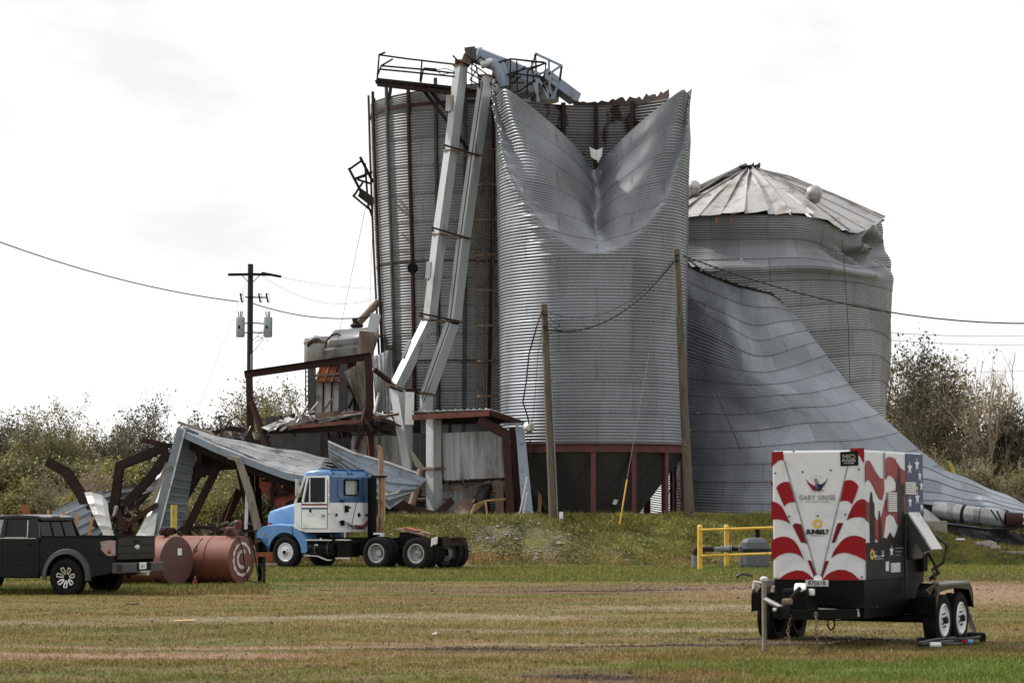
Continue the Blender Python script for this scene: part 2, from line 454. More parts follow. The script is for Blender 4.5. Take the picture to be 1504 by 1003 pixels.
def one(mb, name, mat, label, cat, group=None, smooth=False, kind=None):
    """a thing that is one mesh: origin moved to its own base"""
    vs = [Vector(p) for p in mb.v]
    lo = Vector((sum(p.x for p in vs) / len(vs), sum(p.y for p in vs) / len(vs), min(p.z for p in vs)))
    mb.v = [tuple(p - lo) for p in vs]
    o = mb.build(name, mat, None, smooth)
    o.location = lo
    return tag(o, label, cat, group, kind)


def copy_tree(o, parent=None):
    c = o.copy(); col.objects.link(c); c.parent = parent
    for ch in list(o.children): copy_tree(ch, c)
    return c


def np_mesh(name, V, Fq, mat, uv=None, smooth=True):
    """fast mesh from numpy arrays; Fq (n, k) faces with k corners"""
    me = bpy.data.meshes.new(name)
    k = Fq.shape[1]
    me.vertices.add(len(V)); me.vertices.foreach_set('co', np.ascontiguousarray(V, dtype=np.float32).ravel())
    me.loops.add(Fq.size); me.loops.foreach_set('vertex_index', Fq.astype(np.int32).ravel())
    me.polygons.add(len(Fq)); me.polygons.foreach_set('loop_start', np.arange(0, Fq.size, k, dtype=np.int32))
    if uv is not None:
        l = me.uv_layers.new(name='UVMap')
        l.data.foreach_set('uv', uv[Fq.ravel()].astype(np.float32).ravel())
    me.polygons.foreach_set('use_smooth', np.full(len(Fq), smooth))
    me.update(calc_edges=True); me.validate()
    me.materials.append(M[mat] if isinstance(mat, str) else mat)
    return me


def grid_faces(nu, nv):
    a = np.arange(nu - 1)[None, :] + np.arange(nv - 1)[:, None] * nu
    a = a.ravel()
    return np.stack([a, a + 1, a + 1 + nu, a + nu], 1)


def sheets(parent, S, Ulen, nU, Vlen, nV, per_u, pitch, per_c, amp, mat, flip=1, u0=0.0, u1=1.0, closed=False,
           name='wall_sheet', skip=None, lap=0.012, jit=0.006, seed=1):
    """cut surface S(u, v) into lapped corrugated sheets, each an object"""
    rs = np.random.RandomState(seed)
    inv = np.array(WM[parent.name].inverted())
    for i in range(nV):
        off = 0.5 if i % 2 else 0.0
        cols_ = range(nU) if closed else range(-1 if off else 0, nU)
        for j in cols_:
            a0, a1 = (j + off) / nU, (j + 1 + off) / nU
            if not closed: a0, a1 = max(0, a0), min(1, a1)
            if a1 - a0 < 1e-4: continue
            b0, b1 = i / nV, (i + 1) / nV
            if skip and skip((a0 + a1) / 2, (b0 + b1) / 2): continue
            nu = max(2, int(per_u * (a1 - a0) * nU + 0.5)) + 1
            ncor = Vlen / nV / pitch
            nv = max(2, int(ncor * per_c)) + 1
            eu = 0.012 / Ulen * 2
            u = np.linspace(a0 - eu * 0.5, a1 + eu * 0.5, nu); v = np.linspace(b0, b1, nv)
            if not closed: u = np.clip(u, 0, 1)
            v = np.clip(v, 0, 1)
            U, V = np.meshgrid(u0 + u * (u1 - u0), v)
            e = 1e-3
            P = S(U, V); Pu = S(U + e, V) - S(U - e, V); Pv = S(U, V + e) - S(U, V - e)
            N = np.cross(Pu, Pv); N /= (np.linalg.norm(N, axis=-1, keepdims=True) + 1e-9); N *= flip
            tloc = (V - b0) / (b1 - b0)
            d = amp * np.cos(2 * PI * V * Vlen / pitch) + lap * (1 - tloc) + rs.uniform(0, jit)
            P = P + N * d[..., None]
            P = P.reshape(-1, 3)
            P = P @ inv[:3, :3].T + inv[:3, 3]
            uvx = np.stack([np.repeat(np.linspace(0, 1, nu)[None], nv, 0), np.repeat(np.linspace(0, 1, nv)[:, None], nu, 1)], -1).reshape(-1, 2)
            mm = mat((a0 + a1) / 2, (b0 + b1) / 2) if callable(mat) else mat
            me = np_mesh(name, P, grid_faces(nu, nv), mm, uvx)
            o = bpy.data.objects.new(name, me); col.objects.link(o); o.parent = parent


def snoise(X, Y, Z=0.0, s=1.0, seed=0):
    """cheap smooth pseudo noise, vectorised"""
    r = np.random.RandomState(seed); out = 0
    for k in range(5):
        a = r.uniform(-1, 1, 3) * s * (1 + k * 0.6); p = r.uniform(0, 6.28)
        out = out + np.sin(a[0] * X + a[1] * Y + a[2] * Z + p) / (1 + 0.5 * k)
    return out / 3.0


def smooth01(x):
    x = np.clip(x, 0, 1); return x * x * (3 - 2 * x)


def text_mesh(body, size, mat, parent, xaxis, yaxis, pos, name='lettering', spacing=1.0, bold=0.0, sx=1.0, ext=0.001):
    cu = bpy.data.curves.new('text', 'FONT'); cu.body = body; cu.size = size
    cu.align_x = 'CENTER'; cu.align_y = 'CENTER'; cu.space_character = spacing; cu.offset = bold; cu.extrude = ext
    cu.resolution_u = 3
    ob = bpy.data.objects.new('text', cu); col.objects.link(ob)
    dg = bpy.context.evaluated_depsgraph_get(); dg.update()
    me = bpy.data.meshes.new_from_object(ob.evaluated_get(dg))
    bpy.data.objects.remove(ob)
    X = Vector(xaxis).normalized() ; Yv = Vector(yaxis).normalized(); Z = X.cross(Yv)
    mt = Matrix(((X.x, Yv.x, Z.x, pos[0]), (X.y, Yv.y, Z.y, pos[1]), (X.z, Yv.z, Z.z, pos[2]), (0, 0, 0, 1))) @ Matrix.Diagonal((sx, 1, 1, 1))
    me.transform(mt); me.materials.clear(); me.materials.append(M[mat]); me.name = name
    o = bpy.data.objects.new(name, me); col.objects.link(o); o.parent = parent
    return o

# ------------------------------------------------------------ terrain
def gz(x, y):
    x = np.asarray(x, dtype=float); y = np.asarray(y, dtype=float)
    m_ = smooth01((y - 82.4 - 0.4 * np.sin(x * 0.7) ) / 4.0) * smooth01((x + 8.0) / 4.0)
    m_ = m_ * (1.62 - 1.2 * smooth01((x - 11.5) / 7.0))
    m_ = m_ * (1 + 0.07 * snoise(x, y, 0, 1.1, 3))
    far = smooth01((y - 150) / 400.0)
    n = 0.035 * snoise(x, y, 0, 0.6, 7) + 0.018 * snoise(x, y, 0, 2.4, 8)
    return m_ + n * (1 - far) - 0.02


def gzf(x, y): return float(gz(x, y))


def gp(px, Y, dz=0.0):
    x = (px - 752.0) / F * Y
    return Vector((x, Y, gzf(x, Y) + dz))


def lines(a, b, step, lo, hi):
    inner = list(np.arange(a, b + 1e-6, step)); out = []
    d = step; x = a
    while x > lo: d *= 1.35; x -= d; out.insert(0, x)
    res = out + inner; d = step; x = inner[-1]
    while x < hi: d *= 1.35; x += d; res.append(x)
    return np.array(res)


xs = lines(-20, 26, 0.3, -2500, 2500); ys = lines(22, 100, 0.3, -60, 5000)
XX, YY = np.meshgrid(xs, ys)
ZZ = gz(XX, YY)

# colour of the ground as one node group, shared by the soil sheet and the blades growing on it
def ground_group(blades):
    g = bpy.data.node_groups.new('ground_colours', 'ShaderNodeTree')
    g.interface.new_socket('Color', in_out='OUTPUT', socket_type='NodeSocketColor')
    go = g.nodes.new('NodeGroupOutput')
    geo = g.nodes.new('ShaderNodeNewGeometry')
    P = geo.outputs['Position']
    sep = g.nodes.new('ShaderNodeSeparateXYZ'); g.links.new(P, sep.inputs[0])
    x, y, z = sep.outputs
    nA = noise_n(g, map_n(g, P, (0.10, 0.30, 0.3)), 1.0, 6, 0.62, 0.6)
    nB = noise_n(g, map_n(g, P, (0.35, 0.9, 0.9)), 1.0, 6, 0.65, 0.4)
    nC = noise_n(g, P, 5.0, 5, 0.7)
    nD = noise_n(g, P, 28.0, 3, 0.7)
    nD = step_n(g, nD, 0.32, 0.68)
    dry = mix_c(g, nD, (0.055, 0.04, 0.012), (0.26, 0.19, 0.065))
    olive = mix_c(g, nD, (0.028, 0.033, 0.006), (0.165, 0.165, 0.035))
    green = mix_c(g, nD, (0.03, 0.055, 0.006), (0.13, 0.18, 0.028))
    nE = noise_n(g, map_n(g, P, (0.9, 1.6, 1.0)), 1.0, 7, 0.7, 0.5)
    c = mix_c(g, step_n(g, math_n(g, 'ADD', math_n(g, 'MULTIPLY', nA, 0.5), math_n(g, 'MULTIPLY', nE, 0.5)), 0.42, 0.56), olive, dry)
    c = mix_c(g, math_n(g, 'MULTIPLY', step_n(g, nE, 0.54, 0.66), 0.65), c, (0.05, 0.034, 0.02))
    c = mix_c(g, math_n(g, 'MULTIPLY', step_n(g, nB, 0.50, 0.68), 0.65), c, (0.17, 0.10, 0.055) if blades else (0.24, 0.15, 0.095))
    # greener where it stays damp: a belt before the mound, the near right corner
    def band(lo, hi, soft):
        yy = math_n(g, 'ADD', y, math_n(g, 'MULTIPLY', math_n(g, 'SUBTRACT', nB, 0.5), 5.0))
        a_ = step_n(g, yy, lo - soft, lo + soft); b_ = step_n(g, yy, hi - soft, hi + soft)
        return math_n(g, 'MULTIPLY', a_, math_n(g, 'SUBTRACT', 1.0, b_))
    gm = math_n(g, 'MULTIPLY', band(63.5, 83.0, 1.5), step_n(g, nC, 0.28, 0.58))
    c = mix_c(g, math_n(g, 'MULTIPLY', gm, math_n(g, 'MULTIPLY_ADD', step_n(g, nE, .42, .6), -0.45, 0.85)), c, green)

    def ell(cx, cy, rx, ry, soft=0.35, wob=1.2):
        dx = math_n(g, 'DIVIDE', math_n(g, 'SUBTRACT', x, cx), rx)
        yw = math_n(g, 'ADD', y, math_n(g, 'MULTIPLY', math_n(g, 'SUBTRACT', nA, 0.5), 3.0 if ry < 1.2 else 0.5))
        dy = math_n(g, 'DIVIDE', math_n(g, 'SUBTRACT', yw, cy), ry)
        d = math_n(g, 'SQRT', math_n(g, 'ADD', math_n(g, 'POWER', dx, 2.0), math_n(g, 'POWER', dy, 2.0)))
        d = math_n(g, 'ADD', d, math_n(g, 'MULTIPLY', math_n(g, 'SUBTRACT', math_n(g, 'ADD', math_n(g, 'MULTIPLY', nB, .5), math_n(g, 'MULTIPLY', nE, .5)), 0.5), wob * 3.2))
        return math_n(g, 'SUBTRACT', 1.0, step_n(g, d, 1 - soft, 1 + soft))
    def paint(c, mask, colr, k): return mix_c(g, math_n(g, 'MULTIPLY', mask, k), c, colr)
    c = paint(c, ell(6.3, 28.6, 3.8, 2.0), green, 0.95)
    c = paint(c, ell(2.6, 30.0, 2.0, 0.9), green, 0.6)
    c = paint(c, ell(8.6, 76.0, 3.5, 2.2), green, 0.6)
    c = paint(c, ell(-13.0, 57.0, 5.0, 1.8), green, 0.7)
    c = paint(c, ell(-7.5, 60.0, 3.5, 1.6), green, 0.6)
    # worn bare strips: (cx, cy, rx, ry, colour, amount)
    pink = mix_c(g, nC, (0.16, 0.095, 0.065), (0.38, 0.26, 0.19))
    soil = mix_c(g, nC, (0.055, 0.035, 0.026), (0.15, 0.095, 0.068))
    pale = mix_c(g, nC, (0.14, 0.11, 0.07), (0.36, 0.30, 0.22))
    for (cx, cy, rx, ry, cc, k) in (
            (-5.2, 32.0, 3.3, 0.32, pink, 0.95), (-1.6, 33.6, 2.6, 0.28, pink, 0.9), (-4.5, 33.4, 1.2, 0.25, pink, 0.7),
            (0.1, 34.8, 2.4, 0.20, pale, 0.75), (2.6, 38.5, 3.4, 0.45, pale, 0.7), (-4.3, 42.5, 2.4, 0.7, pale, 0.75), (-0.6, 43.5, 2.0, 0.8, pale, 0.7),
            (-8.4, 41.0, 1.6, 0.5, pale, 0.6), (3.4, 47.0, 2.8, 0.9, pale, 0.65),
            (-0.4, 33.2, 1.3, 0.5, soil, 0.95), (0.9, 27.8, 0.9, 0.5, soil, 0.85), (2.8, 34.2, 2.6, 0.35, soil, 0.8), (4.4, 35.4, 1.6, 0.4, soil, 0.8),
            (6.5, 58.8, 8.5, 1.8, soil, 0.9), (2.2, 56.8, 3.2, 1.3, soil, 0.7), (-3.0, 50.0, 6.0, 1.0, soil, 0.35), (11.5, 56.0, 6.0, 4.8, pink, 0.8), (13.5, 66.5, 5.5, 2.6, soil, 0.45),
            (-7.0, 50.5, 5.0, 1.4, dry, 0.8), (-11.0, 49.5, 5.0, 1.5, dry, 0.8),
            (-1.6, 81.6, 2.4, 0.5, pink, 0.6), (3.5, 81.8, 3.4, 0.4, pink, 0.5)):
        c = paint(c, math_n(g, 'MULTIPLY', ell(cx, cy, rx * 1.1, ry * 1.5, .6), step_n(g, nC, .30, .55)), cc, k)
    # the mound: yellow-green weeds, a bare gravelly face left of centre
    hi = step_n(g, z, 0.22, 0.5)
    wd = mix_c(g, nD, (0.06, 0.06, 0.018), (0.23, 0.21, 0.055))
    wd = mix_c(g, step_n(g, nC, 0.5, 0.7), wd, (0.12, 0.145, 0.03))
    c = mix_c(g, math_n(g, 'MULTIPLY', hi, 0.85), c, wd)
    grav = mix_c(g, step_n(g, noise_n(g, P, 11.0, 3, 0.8), .35, .65), (0.06, 0.045, 0.033), (0.25, 0.21, 0.175))
    gmask = math_n(g, 'MULTIPLY', math_n(g, 'MULTIPLY', ell(0.4, 84.6, 3.4, 2.2, 0.4, 2.2), hi), step_n(g, nB, 0.44, 0.60))
    c = mix_c(g, math_n(g, 'MULTIPLY', gmask, 0.2 if blades else 0.5), c, grav)
    c = paint(c, math_n(g, 'MULTIPLY', ell(-0.9, 83.4, 1.7, 0.7, 0.4, 1.6), math_n(g, 'MULTIPLY', step_n(g, z, 0.05, 0.2), step_n(g, nE, .4, .6))), (0.20, 0.07, 0.03), 0.7)
    g.links.new(c, go.inputs[0])
    return g


def ground_mat(name, blades):
    m, t, b = nodes(name)
    gn = t.nodes.new('ShaderNodeGroup'); gn.node_tree = ground_group(blades)
    if blades:
        oi = noise_n(t, t.nodes.new('ShaderNodeNewGeometry').outputs['Position'], 60.0, 2, 0.5)
        c = mix_c(t, step_n(t, oi, 0.3, 0.7), gn.outputs[0], mix_c(t, 1.0, gn.outputs[0], (1.95, 1.9, 1.5), 'MULTIPLY'))
        t.links.new(c, b.inputs['Base Color'])
        b.inputs['Roughness'].default_value = 0.6
        b.inputs['Specular IOR Level'].default_value = 0.25
    else:
        c = gn.outputs[0]
        t.links.new(c, b.inputs['Base Color'])
        b.inputs['Roughness'].default_value = 0.95
        b.inputs['Specular IOR Level'].default_value = 0.2
        P = t.nodes.new('ShaderNodeNewGeometry').outputs['Position']
        h = math_n(t, 'ADD', noise_n(t, P, 9.0, 6, 0.75), math_n(t, 'MULTIPLY', noise_n(t, map_n(t, P, (0.6, 2.5, 1)), 1.3, 5, 0.6), 1.6))
        bn = t.nodes.new('ShaderNodeBump'); bn.inputs['Strength'].default_value = 0.8; bn.inputs['Distance'].default_value = 0.09
        t.links.new(h, bn.inputs['Height']); t.links.new(bn.outputs[0], b.inputs['Normal'])
    return m


M['ground'] = ground_mat('field_ground', False)
M['blades'] = ground_mat('grass_blades', True)
me = np_mesh('ground', np.stack([XX.ravel(), YY.ravel(), ZZ.ravel()], 1), grid_faces(len(xs), len(ys)), 'ground')
go_ = bpy.data.objects.new('ground', me); col.objects.link(go_)
tag(go_, 'dry grassy field with worn dirt strips rising to a low mound', None, None, 'structure')


# ------------------------------------------------------------ front silo (hopper tank whose top folded in)
SX, SY, SR = 3.06, 91.0, 3.5
Z0, ZT = 4.24, 17.80
ZD = 11.15
silo = thing('grain_silo', 'nearest galvanized silo, its top caved inward in a heart shaped fold', 'silo', (SX, SY, 1.6))


def S_front(U, V):
    ph = 2 * PI * U
    z = Z0 + V * (ZT - Z0)
    hh = V
    r = SR + 0.22 * hh ** 2
    x = r * np.sin(ph); y = -r * np.cos(ph)
    # the wall in front of an inclined plane is mirrored through it: a fold
    Hd = ZT - ZD; nrm = math.hypot(SR, Hd)
    ny, nz = -Hd / nrm, SR / nrm
    d = ny * (y + r) + nz * (z - ZD)
    front = np.cos(ph) > -0.05
    xx = np.abs(x / r - 0.04 - 0.02 * np.sin(z * 1.7))
    kx = (np.clip(1 - xx, 0, 1) ** 1.08) / np.sqrt(np.clip(1 - xx * xx, 0.002, 1)) * 1.03
    k = 1 + (kx - 1) * smooth01(d / 1.3)
    dd = np.where(front & (d > 0), d * k, 0)
    y = y - 2 * dd * ny * 0.82; z = z - 2 * dd * nz * 0.94
    # crumpled steps where the left lobe tears away, slack waves near the crease
    left = smooth01((-x - 1.0) / 1.2) * front
    cr_ = np.exp(-(d / 0.35) ** 2) * left
    saw = (z * 2.05) % 1.0
    x = x - cr_ * (0.10 * saw + 0.02); y = y - cr_ * 0.14 * saw
    w = np.exp(-(d / 1.1) ** 2) * front
    x = x + 0.05 * w * np.sin(z * 2.3 + x)
    y = y + 0.06 * w * np.sin(x * 2.2 + z * 1.3) + 0.035 * np.sin(x * 0.9 + z * 0.75)
    pin = np.exp(-(xx / 0.10) ** 2) * smooth01(d / 1.0) * front
    y = y + 0.55 * pin; z = z - 0.18 * pin
    lobe = smooth01(d / 2.0) * front
    y = y + 0.22 * lobe * np.sin(x * 1.9 + 0.6) * np.sin(z * 0.9 + 0.4)
    return np.stack([SX + x, SY + y, z], -1)


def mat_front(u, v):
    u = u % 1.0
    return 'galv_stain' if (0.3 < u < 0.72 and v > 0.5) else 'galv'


sheets(silo, S_front, 22.0, 8, ZT - Z0, 12, 16, 0.1132, 6, 0.032, mat_front, flip=1, closed=True, seed=2, lap=0.007, jit=0.003)
# ring beam, hopper, legs
mb = MB(); mb.lathe([(SR + 0.04, -0.17), (SR + 0.16, -0.17), (SR + 0.16, -0.13), (SR + 0.06, -0.12), (SR + 0.06, 0.10), (SR + 0.16, 0.11), (SR + 0.16, 0.15), (SR + 0.02, 0.15)], 60, (SX, SY, Z0 - 0.12))
mb.build('ring_beam', 'rust_leg', silo, world=True)
nh = 18
for i in range(nh):
    a0, a1 = 2 * PI * i / nh, 2 * PI * (i + 1) / nh
    mb = MB(); n = 4; vs = []
    for (r, z, o2) in ((SR + 0.02, Z0 - 0.2, 0), (2.65, 3.0, 0), (1.5, 1.5, 0)):
        for k in range(n + 1):
            a = a0 + (a1 - a0) * k / n + (0.0)
            rr = r + (0.015 if k in (0, n) else 0)
            vs.append((SX + rr * math.sin(a), SY - rr * math.cos(a), z))
    fs = [(r_ * (n + 1) + k, r_ * (n + 1) + k + 1, (r_ + 1) * (n + 1) + k + 1, (r_ + 1) * (n + 1) + k) for r_ in range(2) for k in range(n)]
    mb.add(vs, fs); mb.bar([vs[0], vs[n + 1], vs[2 * (n + 1)]], 0.03, 0.05)
    mb.build('hopper_panel', 'hopper', silo, world=True)
for i in range(15):
    a = R(-2 + 24 * i); rr = SR + 0.02
    x, y = SX + rr * math.sin(a), SY - rr * math.cos(a)
    mb = MB(); mb.ibeam([(x, y, gzf(x, y) - 0.1), (x, y, Z0 - 0.30)], 0.18, 0.2, up=(math.sin(a), -math.cos(a), 0))
    mb.box((x, y, Z0 - 0.315), (0.26, 0.26, 0.025), (0, 0, a))
    leg = mb.build('support_leg', 'rust_leg', silo, world=True)
for i in range(0, 15, 2):
    a, b_ = R(-2 + 24 * i), R(22 + 24 * i); rr = SR - 0.1
    p = [(SX + rr * math.sin(q), SY - rr * math.cos(q)) for q in (a, b_)]
    mb = MB(); mb.tube([(p[0][0], p[0][1], 1.75), (p[1][0], p[1][1], Z0 - 0.4)], 0.016, 5)
    mb.build('brace_rod', 'rust_dark', silo, world=True)
# seams and stiffeners on the inside of the back wall
for a in (R(176), R(197), R(152)):
    pts = [(SX + (SR + 0.05) * math.sin(a), SY - (SR + 0.05) * math.cos(a), z) for z in (9.5, 13, ZT + 0.05)]
    MB().bar(pts, 0.16, 0.12, up=(math.sin(a), -math.cos(a), 0)).build('stiffener', 'rust_dark', silo, world=True)
mb = MB(); mb.lathe([(SR + 0.24, 0), (SR + 0.26, 0.05), (SR + 0.22, 0.1), (SR + 0.18, 0.05)], 50, (SX, SY, ZT - 0.06), ang=(R(-80), R(258)), cap=False)
# torn lip on the back rim
mb = MB(); vs = []; n = 30
for i in range(n + 1):
    a = R(125 + 65 * i / n); rr = SR + 0.2
    jag = 0.10 + 0.28 * abs(math.sin(i * 1.9)) * (1 - i / n) + rnd.uniform(0, 0.12)
    for dz in (0, jag): vs.append((SX + (rr + dz * 0.3) * math.sin(a), SY - (rr + dz * 0.3) * math.cos(a), ZT - 0.02 + dz))
mb.add(vs, [(2 * i, 2 * i + 2, 2 * i + 3, 2 * i + 1) for i in range(n)])
mb.build('torn_rim', 'rust_dark', silo, world=True)
# small plate on the hopper, scuffed pale patch and the flap caught in the fold
mb = MB(); mb.plate([at(902, 733, 89.0), at(908, 734, 89.0), at(905, 741, 89.0), at(899, 740, 89.0)], 0.02); mb.build('notice_plate', 'white', silo, world=True)
vy = S_front(np.array([0.006]), np.array([1.0]))[0]
ctr = Vector(vy)
mb = MB()
c0 = at(877, 228, 91.5)
def q_(px, py, dY=0): return at(px, py, 91.6 + dY)
mb.plate([q_(866, 216), q_(876, 221, -.1), q_(877, 236, -.1), q_(868, 231)], 0.02)
mb.plate([q_(876, 221, -.1), q_(885, 217), q_(884, 229), q_(878, 240, -.1)], 0.02)
one(mb, 'roof_scrap', 'litter', 'small bright white scrap of roofing caught in the fold of the silo', 'scrap metal')

rs_ = thing('dark_backdrop_wall', 'added dark tin wall blocking the sky between the red legs under the hopper', 'shed', (3.0, 96.2, 1.4))  # added wall, keeps the gap behind the legs dark against the sky
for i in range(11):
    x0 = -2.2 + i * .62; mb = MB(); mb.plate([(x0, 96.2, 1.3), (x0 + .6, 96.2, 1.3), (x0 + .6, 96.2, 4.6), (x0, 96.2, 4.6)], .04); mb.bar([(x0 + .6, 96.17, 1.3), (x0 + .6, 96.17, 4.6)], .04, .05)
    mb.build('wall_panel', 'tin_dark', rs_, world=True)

# ------------------------------------------------------------ tall silo with outside stiffeners, left
TX, TY, TR = -2.25, 98.0, 3.45
TZ0, TZT = 1.0, 18.75
tall = thing('grain_silo', 'tall leaning galvanized silo with dark vertical stiffeners behind the twin elevator legs', 'silo', (TX, TY, 1.0))


def tall_frame(V):
    r = 2.95 + 0.55 * smooth01((V - 0.1) / 0.95)
    cx = TX + 0.05 * np.sin(V * 3) - 0.02
    return r, cx


def S_tall(U, V):
    ph = 2 * PI * U; r, cx = tall_frame(V)
    z = TZ0 + V * (TZT - TZ0)
    r = r + 0.05 * np.sin(ph * 3 + z * 0.5) * (1 - V) + 0.04 * np.sin(ph * 9 + z * 1.4) * smooth01((0.4 - V) / 0.3)
    top = smooth01((V - 0.93) / 0.07)
    z = z + top * (-0.45 * np.clip(np.cos(ph + 1.1), 0, 1))
    return np.stack([cx + r * np.sin(ph), TY - r * np.cos(ph), z], -1)


sheets(tall, S_tall, 20.5, 8, TZT - TZ0, 16, 14, 0.1109, 6, 0.032, 'galv_tall', closed=True, seed=4, lap=0.008, jit=0.004)
NST = 19
for i in range(NST):
    a = 2 * PI * (i + 0.35) / NST
    pts = []
    for k in range(9):
        V = 0.02 + 0.985 * k / 8
        p = S_tall(np.array([a / 2 / PI]), np.array([V]))[0]
        n_ = Vector((math.sin(a), -math.cos(a), 0))
        pts.append(Vector(p) + n_ * 0.06)
    pts[-1] = pts[-1] + Vector((0, 0, 0.3))
    prof = [(-0.075, 0), (0.075, 0), (0.075, 0.02), (0.045, 0.09), (-0.045, 0.09), (-0.075, 0.02)]
    mb = MB(); mb.sweep(pts, prof, up=(math.sin(a), -math.cos(a), 0))
    mb.build('stiffener', 'rust' if i % 2 else 'tin_dark', tall, world=True)
for V in (0.955, 0.60, 0.38, 0.14):
    mb = MB(); pts = []
    for k in range(49):
        p = Vector(S_tall(np.array([k / 48.0]), np.array([V]))[0]); d = Vector((p.x - TX, p.y - TY, 0)).normalized()
        pts.append(p + d * (0.06 if V > 0.9 else 0.03))
    for a_, b_ in zip(pts[:-1], pts[1:]): mb.bar([a_, b_], 0.03, 0.13 if V in (0.955, 0.14) else 0.05)
    mb.build('hoop_band', 'rust', tall, world=True)
# dark opening in the wall
c0 = at(606, 394, 94.6); mb = MB(); mb.lathe([(0.05, -0.16), (0.2, -0.16), (0.22, 0.0), (0.16, 0.1)], 14, c0, 'y'); mb.build('vent_opening', 'black', tall, world=True)
# caged ladder
lad = MB()
xa, xb = 702, 712
la = [at(702, y, 94.3) for y in (230, 350, 470, 600)]; lb = [at(711, y, 94.3) for y in (230, 350, 470, 600)]
ladder = MB().tube(la, 0.025, 6).tube(lb, 0.025, 6).build('ladder', 'rust_pale', tall, world=True)
for k in range(42):
    y = 235 + k * 8.8
    p = at(702.3, y, 94.3); q = at(710.8, y, 94.3)
    MB().tube([p, q], 0.014, 4).build('rung', 'rust_pale', ladder, world=True)
for k in range(8):
    y = 222 + k * 51.5; mb = MB(); pts = []
    a0, b0 = at(698, y, 94.4), at(732, y, 94.4)
    c_ = (a0 + b0) / 2; w = (b0 - a0).length / 2
    for i in range(11):
        a = PI * i / 10
        pts.append(c_ + Vector((-w * math.cos(a), -0.62 * math.sin(a), 0)))
    mb.bar(pts, 0.012, 0.09 if k % 2 else 0.05)
    mb.build('cage_hoop', 'rust_pale', ladder, world=True)
for k, px in enumerate((698.5, 705, 715, 724, 731.5)):
    a = PI * k / 4; pts = [at(px, y, 94.4 - 0.62 * math.sin(a)) for y in (222, 400, 600)]
    MB().bar(pts, 0.03, 0.012, up=(0, 1, 0)).build('cage_bar', 'rust_pale', ladder, world=True)

# ------------------------------------------------------------ back right silo with cone roof
BX, BY, BR = 10.5, 104.0, 5.86
BZT = 14.3
back = thing('grain_silo', 'dented silo at right with pale cone roof torn open at its peak', 'silo', (BX, BY, 1.2))


def eave(ph):
    pd = np.degrees((ph + PI) % (2 * PI) - PI)
    return -0.25 - 0.75 * np.exp(-((pd - 42) / 17.0) ** 2) + 0.25 * smooth01((pd - 55) / 30) - 0.12 * np.exp(-((pd + 5) / 30.0) ** 2)


def S_back(U, V):
    ph = 2 * PI * U
    pd = np.degrees((ph + PI) % (2 * PI) - PI)
    z = 1.0 + V * (BZT - 1.0)
    r = BR * np.interp(V, [0, 0.25, 0.5, 0.8, 0.88, 0.94, 1.0], [0.90, 0.93, 0.97, 0.995, 0.985, 0.95, 0.92])
    belly = np.exp(-((V - 0.90) / 0.06) ** 2) * np.exp(-((pd + 2) / 42.0) ** 2)
    r = r - 0.62 * belly
    lip = np.exp(-((V - 0.815) / 0.022) ** 2) * np.exp(-((pd - 20) / 45.0) ** 2)
    r = r + 0.34 * lip
    cr_ = np.exp(-((V - 0.91) / 0.06) ** 2) * np.exp(-((pd - 58) / 20.0) ** 2)
    r = r - cr_ * (0.95 + 0.6 * np.sin(pd * 0.32 + V * 40)) + cr_ * 0.3 * np.sin(V * 95 + pd * 0.25)
    r = r + 0.09 * np.sin(ph * 5 + z * 0.6) * smooth01((0.85 - V) / 0.3) + 0.05 * np.sin(ph * 11 - z * 1.1)
    z = z + eave(ph) * smooth01((V - 0.72) / 0.28) + 0.14 * np.sin(ph * 4 + z * 0.5) * smooth01((0.95 - V) * 3)
    return np.stack([BX + r * np.sin(ph), BY - r * np.cos(ph), z], -1)


sheets(back, S_back, 36.8, 14, BZT - 1.0, 13, 7, 0.1023, 5, 0.018, 'galv_back', closed=True, seed=6, lap=0.012, jit=0.006)
apex = Vector((at(1100, 246, BY).x, BY, at(1100, 246, BY).z))
NR = 36
for i in range(NR):
    a0, a1 = 2 * PI * i / NR, 2 * PI * (i + 1) / NR
    rs = [0.03, 0.3, 0.65, 1.0]; vs = []
    lift = rnd.uniform(0, 0.06); tw = rnd.uniform(-0.03, 0.05)
    drop = -0.35 if i % 7 == 2 else 0
    for q in rs:
        for k in range(3):
            a = a0 + (a1 - a0) * k / 2
            e = Vector(S_back(np.array([a / 2 / PI]), np.array([1.0]))[0])
            e = e + Vector((math.sin(a), -math.cos(a), 0)) * 0.22 - Vector((0, 0, 0.03))
            p = apex.lerp(e, q)
            p.z += lift + (0.06 if k == 2 else 0) + tw * k + 0.10 * math.sin(q * 3.1) + 0.05 * math.sin(i * 1.7 + q * 6)
            if q < 0.1: p.z += drop - 0.12 * (i % 3)
            vs.append(p)
    mb = MB(); fs = [(r_ * 3 + k, r_ * 3 + k + 1, (r_ + 1) * 3 + k + 1, (r_ + 1) * 3 + k) for r_ in range(3) for k in range(2)]
    mb.add(vs, fs)
    mb.bar([vs[j * 3 + 2] + Vector((0, 0, 0.02)) for j in range(4)], 0.03, 0.05)
    mb.build('roof_panel', 'roof_tin', back, world=True)
mb = MB()
for i in range(9):
    a = i * 0.7; p = apex + Vector((0.35 * math.cos(a), 0.35 * math.sin(a), 0.05))
    mb.plate([p, p + Vector((0.2 * math.cos(a + .5), 0.1, 0.16)), p + Vector((0.12, -0.1, -0.1))], 0.01)
mb.lathe([(0.42, -0.06), (0.45, 0.02), (0.38, 0.05)], 16, apex)
mb.build('torn_peak', 'rust_dark', back, world=True)
